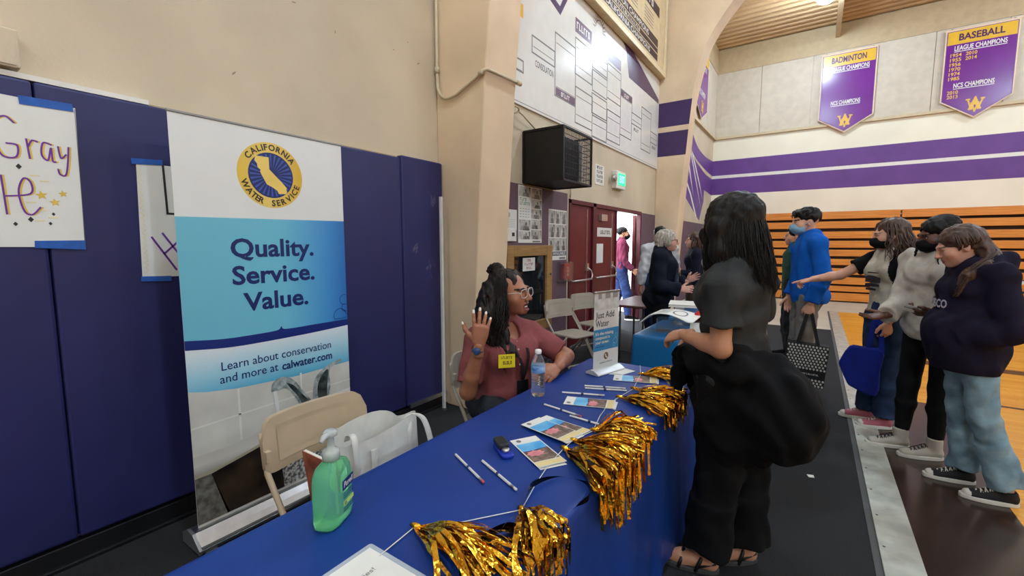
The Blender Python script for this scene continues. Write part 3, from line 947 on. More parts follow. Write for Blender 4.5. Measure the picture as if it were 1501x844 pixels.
# bleachers, folded against the wall: every board its own part
m_bl = mat('bleacher_wood', '#cc7629', 0.35, col2='#e08f3c', vscale=3, stretch=(0.6, 1, 14), detail=6)
m_blk = mat('bleacher_kick', '#3a2416', 0.7)
BX0, BX1 = -1.55, 16.5
o = thing('bleachers', 'folded wooden bleachers stacked against the far wall', 'bleachers', (4, 14.3, 0))
MB().box((BX0, 13.72, 0.0), (BX1, FY - 0.05, 2.14)).build('understructure', m_blk, o)
zs = [(2.06, 2.24), (1.83, 2.00), (1.58, 1.75), (1.35, 1.52), (1.14, 1.30), (0.92, 1.07), (0.69, 0.84), (0.45, 0.62), (0.27, 0.40), (0.03, 0.23)]
for i, (a, b) in enumerate(zs):
    for x0, x1 in ((BX0, 1.60), (1.63, 6.6), (6.63, 11.6), (11.63, BX1)):
        yy = 13.60 + (0.012 if i % 2 else 0)
        bd = MB().box((x0, yy, a), (x1, yy + 0.08, b)).build('bleacher_board', m_bl, o, bevel=0.006)
    MB().box((BX0, 13.70, b - 0.02), (BX1, 14.9 - 0.0, b)).build('seat_deck', m_bl, o) if i == 0 else None

# high-bay lamps
m_lampglow = mat('lamp_glow', '#ffffff', 0.5)
_b = next(n for n in m_lampglow.node_tree.nodes if n.type == 'BSDF_PRINCIPLED')
_b.inputs['Emission Color'].default_value = (*LAMP_C, 1)
_b.inputs['Emission Strength'].default_value = LAMP_W
for i, (x, y) in enumerate(LAMPS):
    o = thing('high_bay_lamp', 'bright round high-bay lamp hanging from the beam near the far wall' if i == 0 else 'round high-bay lamp hanging from the ceiling beam', 'lamp', (x, y, LAMP_Z), 'high-bay lamps')
    MB().lathe([(0.23, 0.0), (0.24, 0.0), (0.22, 0.04), (0.12, 0.12), (0.06, 0.16), (0.02, 0.17)], (x, y, LAMP_Z), 24).build('lamp_housing', m_metal, o, smooth=True)
    MB().lathe([(0.02, -0.28), (0.09, -0.27), (0.15, -0.23), (0.19, -0.14), (0.21, -0.04), (0.22, 0.0)], (x, y, LAMP_Z), 14).build('lamp_lens', m_lampglow, o, smooth=True)
    MB().tube([(x, y, LAMP_Z + 0.16), (x, y, CZ)], 0.01, 6).build('hanging_rod', m_metal, o)
# ================================================================== TABLES AND CLOTHS
def tablecloth(name, label, x0, x1, y0, y1, z, m, drop, seed, flare=0.035):
    r = random.Random(seed)
    per = []
    rr = 0.02
    base = rrect(x0, y0, x1, y1, rr, 6)
    P2 = []
    for i in range(len(base)):
        a = Vector(base[i]); b = Vector(base[(i + 1) % len(base)])
        k = max(1, int((b - a).length / 0.03))
        for j in range(k):
            P2.append(a.lerp(b, j / k))
    N = len(P2)
    nor = []
    for i in range(N):
        d = P2[(i + 1) % N] - P2[i - 1]
        nor.append(Vector((d.y, -d.x)).normalized())
    ph = [r.uniform(0, 6.28) for _ in range(5)]
    L = 0.0
    lens = [0.0]
    for i in range(1, N):
        L += (P2[i] - P2[i - 1]).length
        lens.append(L)
    mb = MB()
    rings = [(-0.025, 0.0), (-0.010, 0.0), (-0.003, -0.003), (0.002, -0.012), (0.004, -0.03)] + [(0.004, -0.03 - (drop - 0.03) * k / 12) for k in range(1, 13)]
    for q, (o, dz) in enumerate(rings):
        t = max(0, (-dz - 0.03) / drop)
        for i in range(N):
            s = lens[i]
            w = t * (0.010 * math.sin(s * 9 + ph[0]) + 0.008 * math.sin(s * 17 + ph[1]) + 0.006 * math.sin(s * 31 + ph[2] + t * 2)) + flare * t
            p = P2[i] + nor[i] * (o + w)
            mb.v.append((p.x, p.y, z + dz))
    for q in range(len(rings) - 1):
        for i in range(N):
            j = (i + 1) % N
            mb.f.append((q * N + i, (q + 1) * N + i, (q + 1) * N + j, q * N + j)); mb.m.append(0)
    # the flat top: rings shrinking to the middle line
    prev = 0
    for fac in (0.75, 0.5, 0.25, 0.06):
        b0 = len(mb.v)
        for i in range(N):
            p = P2[i]
            cx, hy = (x0 + x1) / 2, (y1 - y0) / 2 - (x1 - x0) / 2
            cy = min(max(p.y, (y0 + y1) / 2 - hy), (y0 + y1) / 2 + hy)
            mb.v.append((cx + (p.x - cx) * fac, cy + (p.y - cy) * fac, z))
        for i in range(N):
            j = (i + 1) % N
            mb.f.append((prev + i, prev + j, b0 + j, b0 + i)); mb.m.append(0)
        prev = b0
    mb.f.append(tuple(prev + i for i in range(N))); mb.m.append(0)
    o = mb.build(name, m, smooth=True, sharp=50)
    # crisp fold creases
    return o
m_cloth = mat('blue_plastic_cloth', '#12357f', 0.42, var=0.10, vscale=2.2, bump=0.35, bscale=2.6, bdist=0.02, spec=0.35)
m_teal = mat('teal_plastic_cloth', '#0f5f95', 0.36, var=0.10, vscale=2.2, bump=0.3, bscale=3, bdist=0.02)
T0 = (-1.12, -0.49, 0.03, 2.50)
TZ = 0.742
def folding_table(label, x0, x1, y0, y1, z, mtop, group='folding tables', along='y', rotleg=True):
    o = thing('folding_table', label, 'table', ((x0 + x1) / 2, (y0 + y1) / 2, 0), group)
    MB().box((x0, y0, z - 0.03), (x1, y1, z)).build('tabletop', mtop, o, bevel=0.008)
    for s in (0, 1):
        for t in (0, 1):
            if along == 'y':
                yy = y0 + 0.25 if s == 0 else y1 - 0.25
                xx = x0 + 0.08 if t == 0 else x1 - 0.08
            else:
                xx = x0 + 0.25 if s == 0 else x1 - 0.25
                yy = y0 + 0.08 if t == 0 else y1 - 0.08
            MB().tube([(xx, yy, 0.0), (xx, yy, z - 0.03)], 0.013, 8).build('leg', m_rub, o, smooth=True)
        if along == 'y':
            MB().tube([(x0 + 0.08, yy, 0.12), (x1 - 0.08, yy, 0.12)], 0.011, 8).build('stretcher', m_rub, o, smooth=True)
        else:
            MB().tube([(xx, y0 + 0.08, 0.12), (xx, y1 - 0.08, 0.12)], 0.011, 8).build('stretcher', m_rub, o, smooth=True)
    return o
m_lam = mat('white_laminate', '#cfcac0', 0.5)
folding_table('folding table hidden under the long blue tablecloth', T0[0] + 0.008, T0[1] - 0.008, T0[2] + 0.008, T0[3] - 0.008, TZ - 0.003, m_lam)
tag(tablecloth('tablecloth', '', *T0, TZ, m_cloth, 0.70, 3), 'long blue plastic tablecloth draped over the foreground table', 'tablecloth')
T1 = (-1.14, -0.42, 3.34, 5.15)
folding_table('folding table hidden under the teal tablecloth', T1[0] + 0.008, T1[1] - 0.008, T1[2] + 0.008, T1[3] - 0.008, TZ - 0.003, m_lam)
tag(tablecloth('tablecloth', '', *T1, TZ, m_teal, 0.62, 8), 'teal tablecloth on the second table behind the blue one', 'tablecloth')
m_brown = mat('brown_laminate', '#5a3230', 0.35, var=0.08)
folding_table('brown laminate folding table standing by the open doorway', -2.03, -1.58, 4.98, 6.0, 0.73, m_brown)
folding_table('white folding table in front of the bleachers at right edge', 3.10, 4.9, 11.75, 12.4, 0.74, m_lam, along='x')

# ================================================================== FOLDING CHAIRS
def folding_chair(m, mseat, label, loc, rotz, tall=0.80):
    o = thing('folding_chair', label, 'chair', loc, 'metal folding chairs', rotz, world=False)
    hw = 0.215
    # backrest: curved pressed panel with rounded corners
    mb = MB()
    z0, z1 = tall - 0.205, tall
    def bk(u, v, off):
        y = -hw - 0.012 + (2 * hw + 0.024) * u
        e = abs(2 * u - 1)
        hcut = 0.0 if e < 0.72 else (1 - math.sqrt(max(0, 1 - ((e - 0.72) / 0.28) ** 2))) * 0.075
        za, zb = z0 + hcut * 0.35, z1 - hcut
        z = za + (zb - za) * v
        x = -0.20 - 0.045 * (1 - e * e) - (z - z0) * 0.12 + off
        return (x, y, z)
    mb.grid(lambda u, v: bk(u, v, 0.011), 24, 6)
    mb.grid(lambda u, v: bk(u, 1 - v, -0.011), 24, 6)
    n1 = 25 * 7
    for i in range(24):
        for j in (0, 6):
            a = i * 7 + j; b = (i + 1) * 7 + j
            c = n1 + i * 7 + (6 - j); d = n1 + (i + 1) * 7 + (6 - j)
            mb.f.append((a, c, d, b) if j == 6 else (b, d, c, a)); mb.m.append(0)
    for i in (0, 24):
        for j in range(6):
            a = i * 7 + j; b = a + 1
            c = n1 + i * 7 + (6 - j); d = n1 + i * 7 + (5 - j)
            mb.f.append((a, b, d, c) if i == 24 else (c, d, b, a)); mb.m.append(0)
    mb.build('backrest', m, o, smooth=True, sharp=60)
    mb = MB()
    def ib(u, v):
        return bk(0.14 + 0.72 * u, 0.16 + 0.66 * v, 0.0135 - 0.003 * (1 if 0.06 < u < 0.94 and 0.1 < v < 0.9 else 0))
    mb.grid(ib, 16, 6).build('back_inset', m, o, smooth=True)
    for s in (-1, 1):
        fl = [(-0.235, s * hw, tall - 0.05), (-0.205, s * hw, tall - 0.2), (-0.10, s * hw, 0.47), (0.22, s * hw, 0.012)]
        MB().tube(fl, 0.0115, 8).build('leg', m, o, smooth=True)
        MB().tube([(0.10, s * (hw - 0.028), 0.43), (-0.02, s * (hw - 0.026), 0.30), (-0.28, s * (hw - 0.02), 0.012)], 0.0105, 8).build('leg', m, o, smooth=True)
        MB().box((-0.215, s * hw - 0.010, tall - 0.15), (-0.185, s * hw + 0.010, tall - 0.11)).build('rivet_plate', m, o)
        MB().tube([(0.215, s * hw, 0.03), (0.23, s * hw, 0.0)], 0.015, 8).build('foot_cap', m_rub, o, smooth=True)
        MB().tube([(-0.27, s * (hw - 0.02), 0.03), (-0.288, s * (hw - 0.02), 0.0)], 0.015, 8).build('foot_cap', m_rub, o, smooth=True)
    MB().tube([(0.15, -hw, 0.112), (0.15, hw, 0.112)], 0.009, 8).build('stretcher', m, o, smooth=True)
    MB().tube([(-0.20, -hw + 0.02, 0.112), (-0.20, hw - 0.02, 0.112)], 0.009, 8).build('stretcher', m, o, smooth=True)
    fr = Fr((0, 0, 0.425), (1, 0, 0), (0, 1, 0))
    MB().prism(rrect(-0.16, -0.19, 0.22, 0.19, 0.06), fr, 0.022).build('seat', mseat, o, bevel=0.008)
    return o
m_tan = mat('tan_enamel', '#b5a084', 0.4, var=0.04)
m_chg = mat('grey_beige_enamel', '#a59a8a', 0.4, var=0.04)
ch0 = folding_chair(m_tan, m_tan, 'tan metal folding chair in the foreground with a white tote on it', (-1.42, 0.985, 0), 0.0)
ch1 = folding_chair(m_chg, m_chg, 'grey-beige folding chair nearest the display case', (-2.22, 4.46, 0), math.radians(-17))
dup(ch1, (-2.26, 5.19, 0), math.radians(-17), 'grey-beige folding chair in front of the maroon doors')
dup(ch1, (-1.46, 2.05, 0), math.radians(-14), 'grey folding chair under the seated woman')

# ================================================================== ROLL-UP BANNER
m_ban = mat('banner_white', '#d9d8d4', 0.4, var=0.015)
m_navy = mat('navy_print', '#13235f', 0.4, var=0.02)
m_navyb = mat('royal_navy_print', '#14276e', 0.4)
BXp = -2.37
o = thing('roll_up_banner', 'tall roll-up banner with a round gold seal and a faucet picture', 'banner', (BXp, 1.22, 0))
fb = Fr((BXp, 0, 0), (0, 1, 0), (0, 0, 1))
Y0, Y1 = 0.79, 1.65
MB().prism(rect(Y0, 0.085, Y1, 2.03), fb, -0.002).build('banner_sheet', m_ban, o)
MB().box((BXp - 0.012, Y0 - 0.004, 2.028), (BXp + 0.004, Y1 + 0.004, 2.040)).build('top_rail', mat('dull_rail', '#8d8b88', 0.5, 0.5), o, bevel=0.003)
MB().tube([(BXp - 0.035, 1.22, 0.08), (BXp - 0.035, 1.22, 2.03)], 0.009, 8).build('support_pole', m_metal, o)
mb = MB()
fbase = Fr((0, 0, 0), (1, 0, 0), (0, 0, 1))
prof = [(BXp - 0.09, 0.01), (BXp + 0.10, 0.01), (BXp + 0.105, 0.03), (BXp + 0.06, 0.06), (BXp + 0.03, 0.085), (BXp - 0.03, 0.09), (BXp - 0.085, 0.06)]
fbp = Fr((0, 0.765, 0), (1, 0, 0), (0, 0, 1))
cs = MB().prism(prof, fbp, -0.91).build('cassette', m_metal, o, bevel=0.004)
MB().box((BXp + 0.045, 0.766, 0.035), (BXp + 0.108, 1.674, 0.04)).build('cassette_groove', m_rub, cs)
fbe = Fr((0, 0.765, 0), (1, 0, 0), (0, 0, 1))
MB().prism([(a, b) for a, b in prof], fbe, 0.012).build('end_cap', mat('grey_end_cap', '#8d8f92', 0.35, 0.7), cs)
for yy in (0.78, 1.62):
    MB().box((BXp - 0.11, yy, 0.0), (BXp + 0.13, yy + 0.05, 0.012)).build('foot', m_rub, o, bevel=0.003)
# print
e = 0.0006
MB().flat([(Y0, 0.985), (Y0 + 0.2, 0.965), (1.1, 0.972), (1.22, 0.978), (1.24, 0.995), (1.26, 0.978), (1.4, 0.972), (Y1, 0.978), (Y1, 1.585), (Y0, 1.572)], fb, e).build('print_field', grad_mat('sky_blue_print', [(0.0, '#67b0c4'), (0.55, '#68b4cb'), (0.85, '#3f8ac6'), (1.0, '#2467ad')], 'Y', -0.43, 0.43), o)
sw = [tuple(p) for p in bez([(Y0, 1.003), (0.95, 0.985), (1.1, 0.982), (1.215, 0.985), (1.24, 1.003), (1.265, 0.985), (1.45, 0.985), (Y1, 0.985)], 6)]
sw2 = [tuple(p) for p in bez([(Y1, 0.948), (1.4, 0.938), (1.1, 0.935), (0.95, 0.94), (Y0, 0.958)], 6)]
MB().prism(sw + sw2, fb, 0.0004, e * 2).build('navy_swoosh', m_navyb, o)
band2 = sw2[::-1] + [(Y1, 0.72), (1.3, 0.71), (1.0, 0.725), (Y0, 0.752)]
MB().flat(sw2[::-1] + [(Y1, 0.718), (1.3, 0.708), (1.0, 0.722), (0.86, 0.742), (Y0, 0.760)], fb, e * 1.5).build('print_field', grad_mat('pale_blue_print', [(0.0, '#5aaac8'), (0.5, '#9fc9d8'), (1.0, '#d5dce0')], 'Z', 0.72, 0.94), o)
# seal
sy, sz, R0 = 1.229, 1.805, 0.168
MB().flat(circ(sy, sz, R0, 48), fb, e).build('seal_ring', grad_mat('gold_print', [(0.0, '#d9b23a'), (0.5, '#e3c466'), (1.0, '#d2a72f')], 'Y', -0.16, 0.16), o)
MB().flat(circ(sy, sz, 0.116, 40), fb, e * 2).build('seal_centre', m_navy, o)
mb = MB()
for i in range(28):
    a = 2 * PI * i / 28
    mb.flat([(sy + 0.03 * math.cos(a), sz + 0.03 * math.sin(a)), (sy + 0.108 * math.cos(a + 0.05), sz + 0.108 * math.sin(a + 0.05)), (sy + 0.108 * math.cos(a - 0.05), sz + 0.108 * math.sin(a - 0.05))], fb, e * 3)
mb.build('seal_rays', mat('mid_blue_print', '#3a4f9e', 0.4), o)
CA = [(-0.62, 0.72), (0.02, 0.72), (0.02, 0.14), (0.30, -0.14), (0.62, -0.44), (0.86, -0.70), (0.84, -0.82), (0.88, -0.92), (0.80, -1.02), (0.44, -1.04), (0.36, -0.88), (0.10, -0.72), (-0.14, -0.62), (-0.22, -0.46), (-0.36, -0.20), (-0.44, -0.02), (-0.40, 0.06), (-0.54, 0.16), (-0.56, 0.34), (-0.68, 0.50)]
MB().flat([(sy - 0.012 + a * 0.104, sz + 0.016 + b * 0.104) for a, b in CA], fb, e * 4).build('state_outline', mat('gold_print_plain', '#e2c162', 0.4), o)
def ring_text(mb, t, cx, cy, r, amid, step, h, fr, off, inward=False):
    """letters set along a circle, spaced by their own widths"""
    ws = []
    for ch in t:
        v, f = text_geo(ch, 0.03, 0)
        ws.append((v[:, 0].max() - v[:, 0].min()) / text_cap() * h)
    gap = (len(t) * step * r - sum(ws)) / len(t)
    pos = -len(t) * step * r / 2
    for ch, w in zip(t, ws):
        m = pos + (gap + w) / 2
        pos += gap + w
        if inward:
            a = amid + m / r
            rot, rr = a + PI / 2, r + h * 0.5
        else:
            a = amid - m / r
            rot, rr = a - PI / 2, r - h * 0.5
        mb.text(ch, fr, cx + rr * math.cos(a), cy + rr * math.sin(a), w, h, align='c', bold=0.03, off=off, rot=rot)
mb = MB()
ring_text(mb, 'CALIFORNIA', sy, sz, 0.1425, PI / 2, 0.205, 0.029, fb, e * 3)
mb.build('seal_lettering', mat('dark_brown_print', '#33301f', 0.4), o)
mb = MB()
ring_text(mb, 'WATER', sy, sz, 0.1425, -PI / 2 - 4 * 0.208, 0.205, 0.029, fb, e * 3, inward=True)
mb.build('seal_lettering', mat('dark_brown_print', '#33301f', 0.4), o)
mb = MB()
ring_text(mb, 'SERVICE', sy, sz, 0.1425, -PI / 2 + 3 * 0.208, 0.195, 0.029, fb, e * 3, inward=True)
mb.build('seal_lettering', mat('dark_brown_print', '#33301f', 0.4), o)
for t, x, z, w, h in (('Quality.', 1.010, 1.385, 0.435, 0.088), ('Service.', 1.010, 1.248, 0.435, 0.088), ('Value.', 1.055, 1.110, 0.345, 0.088)):
    MB().text(t, fb, x, z, w, h, bold=0.025, off=e * 3).build('lettering', m_navy, o)
MB().text('Learn about conservation', fb, 0.935, 0.828, 0.595, 0.042, bold=0.002, off=e * 4).build('lettering', m_navy, o)
MB().text('and more at', fb, 0.925, 0.765, 0.285, 0.042, bold=0.002, off=e * 4).build('lettering', m_navy, o)
MB().text('calwater.com', fb, 1.232, 0.762, 0.302, 0.042, bold=0.022, off=e * 4).build('lettering', m_navy, o)
mb = MB()
for cx, cz, r in ((1.60, 1.015, 0.042), (1.635, 1.06, 0.022), (1.632, 1.11, 0.03)):
    pts = [p for p in circ(cx, cz, r, 28) if p[0] < Y1 - 0.004 and p[1] > 0.99]
    outline(mb, pts, 0.003, fb, e * 4, closed=False)
mb.build('bubble_print', m_navyb, o)
# faucet picture
pic = thing
MB().flat([(Y0, 0.085), (Y1, 0.085), (Y1, 0.718), (1.3, 0.708), (1.0, 0.722), (0.86, 0.742), (Y0, 0.760)], fb, e).build('picture_tiles', mat('picture_tile', '#bcb8b0', 0.45, col2='#cfcbc2', vscale=4), o)
mb = MB()
for y in (1.0, 1.33):
    mb.flat(rect(y, 0.45, y + 0.010, 0.72), fb, e * 2)
mb.flat([(Y0, 0.575), (Y1, 0.60), (Y1, 0.608), (Y0, 0.583)], fb, e * 2)
mb.each('picture_grout', mat('picture_grout', '#d4d0c8', 0.45), o)
rim = [(Y0, 0.44), (0.95, 0.44), (1.1, 0.46), (1.25, 0.50), (1.4, 0.53), (Y1, 0.55)]
rim2 = [(Y1, 0.46), (1.4, 0.45), (1.2, 0.42), (1.0, 0.375), (0.85, 0.345), (Y0, 0.345)]
MB().flat(rim + rim2, fb, e * 3).build('picture_sink_rim', grad_mat('picture_rim', [(0.0, '#8f8a80'), (0.25, '#c9c4ba'), (0.6, '#b9b4aa'), (1.0, '#dcd8d0')], 'Z', 0.34, 0.56), o)
MB().flat([(Y1, 0.46), (1.4, 0.45), (1.2, 0.42), (1.0, 0.375), (0.85, 0.345), (Y0, 0.345), (Y0, 0.335), (0.85, 0.333), (1.0, 0.36), (1.2, 0.405), (1.4, 0.437), (Y1, 0.447)], fb, e * 4).build('picture_rim_edge', mat('picture_rim_edge', '#a3987f', 0.4), o)
MB().flat([(0.86, 0.333), (1.0, 0.36), (1.19, 0.40), (1.21, 0.10), (1.0, 0.1), (0.92, 0.1)], fb, e * 3).build('picture_basin', mat('picture_basin', '#151210', 0.35, col2='#3a2c20', vscale=7), o)
MB().flat([(Y0, 0.333), (0.86, 0.333), (0.93, 0.1), (Y0, 0.1)], fb, e * 3).build('picture_basin_edge', mat('picture_speckle', '#4c463e', 0.4, col2='#77736b', vscale=30), o)
MB().flat([(1.19, 0.40), (1.45, 0.43), (1.45, 0.1), (1.21, 0.1)], fb, e * 3).build('picture_water', mat('picture_water', '#55504b', 0.4, col2='#c2c0bd', vscale=55, detail=6, mixpos=(0.42, 0.58)), o)
m_fd = mat('picture_chrome_dark', '#1c201f', 0.35, col2='#4a5250', vscale=26)
m_fl = mat('picture_chrome_light', '#aeb4b3', 0.35, col2='#6a7270', vscale=26)
spo = [tuple(p) for p in bez([(1.165, 0.665), (1.175, 0.70), (1.21, 0.722), (1.26, 0.715), (1.30, 0.68), (1.34, 0.62), (1.40, 0.53)], 6)]
spi = [tuple(p) for p in bez([(1.335, 0.50), (1.30, 0.58), (1.265, 0.64), (1.235, 0.66), (1.20, 0.655), (1.165, 0.655)], 6)]
MB().flat(spo + spi, fb, e * 4).build('picture_spout', m_fl, o)
MB().flat([tuple(p) for p in bez([(1.25, 0.685), (1.29, 0.66), (1.335, 0.60), (1.385, 0.53), (1.35, 0.51), (1.315, 0.585), (1.27, 0.65), (1.25, 0.685)], 4)], fb, e * 5).build('picture_spout_shade', m_fd, o)
MB().flat([tuple(p) for p in bez([(1.40, 0.53), (1.405, 0.62), (1.43, 0.68), (1.50, 0.725), (1.58, 0.745), (1.60, 0.735), (1.57, 0.722), (1.53, 0.71), (1.51, 0.68), (1.515, 0.60), (1.50, 0.53)], 4)], fb, e * 4).build('picture_handle', m_fl, o)
MB().flat([tuple(p) for p in bez([(1.435, 0.53), (1.43, 0.60), (1.45, 0.66), (1.49, 0.70), (1.505, 0.69), (1.495, 0.62), (1.49, 0.53)], 4)], fb, e * 5).build('picture_handle_shade', m_fd, o)
MB().flat([(1.175, 0.655), (1.195, 0.655), (1.205, 0.56), (1.195, 0.48), (1.185, 0.56)], fb, e * 4).build('picture_stream', m_ban, o)

# ================================================================== PAPER SIGNS ON THE PADS
m_tape = mat('blue_tape', '#1f56a8', 0.6, var=0.1, vscale=30)
m_gold_ink = mat('gold_marker', '#d8b44a', 0.6)
m_pur_ink = mat('purple_marker', '#6b2f90', 0.6)
PX = WX + 0.0625
fs = Fr((PX, 0, 0), (0, 1, 0), (0, 0, 1))
def stroke(mb, pts, w, off, mi=0, smooth=True):
    p = [tuple(q) for q in bez([Vector(a) for a in pts], 6)] if smooth else pts
    outline(mb, p, w, fs, off, mi, closed=False)
o = thing('paper_sign', 'white paper sign with purple handwriting and gold stars on the pads', 'sign', (PX, 0.26, 1.43))
MB().prism([(-0.04, 1.44), (0.55, 1.435), (0.562, 2.035), (-0.03, 2.045)], fs, 0.001, 0.001).build('sheet', m_paper, o)
for k, q in enumerate(([(0.375, 1.935), (0.352, 1.955), (0.325, 1.93), (0.318, 1.86), (0.335, 1.80), (0.372, 1.80), (0.378, 1.845), (0.35, 1.85)],
          [(0.405, 1.875), (0.41, 1.80)], [(0.408, 1.845), (0.42, 1.872), (0.435, 1.87)],
          [(0.475, 1.865), (0.452, 1.868), (0.445, 1.82), (0.462, 1.80), (0.474, 1.85), (0.476, 1.80), (0.484, 1.795)],
          [(0.496, 1.86), (0.502, 1.815), (0.518, 1.83)], [(0.528, 1.862), (0.522, 1.80), (0.512, 1.745), (0.495, 1.745), (0.49, 1.765)],
          [(0.13, 1.93), (0.13, 1.80)], [(0.2, 1.93), (0.2, 1.80)], [(0.13, 1.87), (0.2, 1.87)],
          [(0.33, 1.64), (0.40, 1.655), (0.405, 1.70), (0.385, 1.715), (0.368, 1.66), (0.378, 1.585), (0.40, 1.57), (0.425, 1.60)],
          [(0.325, 1.72), (0.33, 1.57)])):
    mb = MB()
    for mi, dx in ((1, 0.006), (0, 0.0)):
        stroke(mb, [(a + dx, b) for a, b in q], 0.0062, 0.0028 + 0.0003 * (1 - mi), mi)
    mb.build('handwriting', [m_pur_ink, m_gold_ink], o)
for cx, cz, r in ((0.432, 1.652, 0.020), (0.497, 1.663, 0.016), (0.470, 1.625, 0.018)):
    star = []
    for i in range(10):
        a = PI / 2 + i * PI / 5 + 0.15
        q = r if i % 2 == 0 else r * 0.42
        star.append((cx + q * math.cos(a), cz + q * math.sin(a)))
    MB().flat(star, fs, 0.003).build('star', m_gold_ink, o)
mb = MB()
for cx, cz, r in ((0.376, 1.762, 0.009), (0.394, 1.55, 0.009), (0.462, 1.575, 0.006), (0.35, 1.53, 0.007), (0.45, 1.535, 0.006)):
    mb.flat([(cx - r, cz), (cx, cz - r * 1.3), (cx + r, cz), (cx, cz + r * 1.3)], fs, 0.003)
mb.each('diamond_doodle', m_inkd, o)
mb = MB()
for y, z in ((0.418, 1.73), (0.445, 1.71), (0.43, 1.59), (0.46, 1.56), (0.40, 1.62), (0.42, 1.545)):
    stroke(mb, [(y - 0.012, z), (y + 0.012, z + 0.001)], 0.005, 0.0028, smooth=False)
mb.each('gold_dash', mat('pale_gold_marker', '#e4d6a4', 0.6), o)
mb = MB()
stroke(mb, [(0.552, 1.44), (0.556, 1.74), (0.559, 2.03)], 0.002, 0.0028, smooth=False)
mb.build('border_doodle', m_ink, o)
MB().prism([(0.396, 2.012), (0.555, 2.018), (0.553, 2.05), (0.394, 2.046)], fs, 0.0008, 0.0035).build('tape_strip', m_tape, o)
MB().prism([(0.396, 1.432), (0.552, 1.424), (0.553, 1.465), (0.398, 1.462)], fs, 0.0008, 0.0035).build('tape_strip', m_tape, o)
o = thing('paper_sign', 'white paper sign half hidden behind the roll-up banner', 'sign', (PX, 0.92, 1.28))
MB().prism([(0.745, 1.285), (1.10, 1.285), (1.10, 1.835), (0.757, 1.835)], fs, 0.001, 0.001).build('sheet', m_paper, o)
mb = MB()
stroke(mb, [(0.862, 1.83), (0.866, 1.60), (0.93, 1.60)], 0.010, 0.003, 0, False)
mb.build('handwriting', [m_inkd, m_pur_ink], o)
mb = MB()
for q in ([(0.795, 1.48), (0.885, 1.32)], [(0.84, 1.50), (0.90, 1.40)], [(0.84, 1.40), (0.90, 1.46)], [(0.95, 1.5), (0.93, 1.33)]):
    stroke(mb, q, 0.009, 0.003, 1, False)
mb.build('handwriting', [m_inkd, m_pur_ink], o)
mb = MB()
for k in range(22):
    z = 1.31 + k * 0.024
    stroke(mb, [(0.757, z), (0.772, z + 0.012), (0.758, z + 0.022)], 0.003, 0.0028)
mb.build('wavy_border', mat('pale_gold_marker', '#e4d6a4', 0.6), o)
MB().prism([(0.740, 1.825), (0.86, 1.835), (0.86, 1.86), (0.738, 1.852)], fs, 0.0008, 0.0035).build('tape_strip', m_tape, o)
MB().prism([(0.738, 1.268), (0.86, 1.262), (0.862, 1.288), (0.74, 1.292)], fs, 0.0008, 0.0035).build('tape_strip', m_tape, o)

# ================================================================== THINGS ON THE BLUE TABLE
TT = TZ + 0.001
# sanitizer bottle
o = thing('sanitizer_bottle', 'green hand sanitizer pump bottle on the blue table', 'bottle', (-0.982, 0.622, TT))
wd = Vector((-0.45, 0.89, 0)).normalized()
nd = Vector((wd.y, -wd.x, 0))
fz = Fr((-0.982, 0.622, TT), wd, (-nd.x, -nd.y, 0))
def oval(w, d, ex=3.2, n=36):
    out = []
    for i in range(n):
        t = 2 * PI * i / n
        c, s_ = math.cos(t), math.sin(t)
        out.append((w * math.copysign(abs(c) ** (2 / ex), c), d * math.copysign(abs(s_) ** (2 / ex), s_)))
    return out
def loft(rings, fr):
    mb = MB()
    n = len(rings[0][0])
    for poly, h in rings:
        for x, y in poly:
            p = fr(x, y, 0)
            mb.v.append((p[0], p[1], p[2] + h))
    for q in range(len(rings) - 1):
        for i in range(n):
            j = (i + 1) % n
            mb.f.append((q * n + i, q * n + j, (q + 1) * n + j, (q + 1) * n + i)); mb.m.append(0)
    mb.f.append(tuple(range(n))[::-1]); mb.m.append(0)
    q = (len(rings) - 1) * n
    mb.f.append(tuple(q + i for i in range(n))); mb.m.append(0)
    return mb
W_, D_ = 0.058, 0.034
gel = mat('green_gel', '#93f0b8', 0.05, trans=0.72, ior=1.22, var=0.05, spec=0.5)
loft([(oval(W_ * 0.86, D_ * 0.8), 0.0), (oval(W_ * 0.97, D_ * 0.96), 0.006), (oval(W_, D_), 0.02), (oval(W_, D_), 0.115), (oval(W_ * 0.96, D_ * 0.95), 0.135), (oval(W_ * 0.8, D_ * 0.82), 0.150), (oval(W_ * 0.5, D_ * 0.62, 2.4), 0.159), (oval(0.017, 0.017, 2), 0.163), (oval(0.017, 0.017, 2), 0.168)], fz).build('bottle_body', gel, o, smooth=True)
m_clear = mat('frosted_clear', '#e3e9e6', 0.2, trans=0.55, var=0.02)
c = fz(0, 0, 0)
MB().lathe([(0.0215, 0.164), (0.0215, 0.186), (0.018, 0.190), (0.009, 0.196), (0.0085, 0.222), (0.017, 0.226), (0.018, 0.236), (0.010, 0.241)], c, 20).build('pump_collar', m_clear, o, smooth=True)
MB().tube([Vector(c) + Vector((0, 0, 0.232)), Vector(c) + Vector((0, 0, 0.233)) - wd * 0.03, Vector(c) + Vector((0, 0, 0.226)) - wd * 0.042], [0.009, 0.007, 0.005], 10).build('pump_spout', m_clear, o, smooth=True)
MB().tube([Vector(c) + Vector((0, 0, 0.165)), Vector(c) + Vector((0, 0, 0.02))], 0.003, 6).build('dip_tube', m_clear, o)
fl = Fr(Vector((-0.982, 0.622, TT)) + nd * (D_ + 0.0004), wd, (0, 0, 1))
MB().prism(rect(-0.012, 0.086, 0.042, 0.112), fl, 0.0006).build('label_block', m_navy, o)
MB().text('Purell', fl, 0.015, 0.093, 0.045, 0.014, align='c', bold=0.02, off=0.0012, shear=0.2).build('lettering', m_white, o)
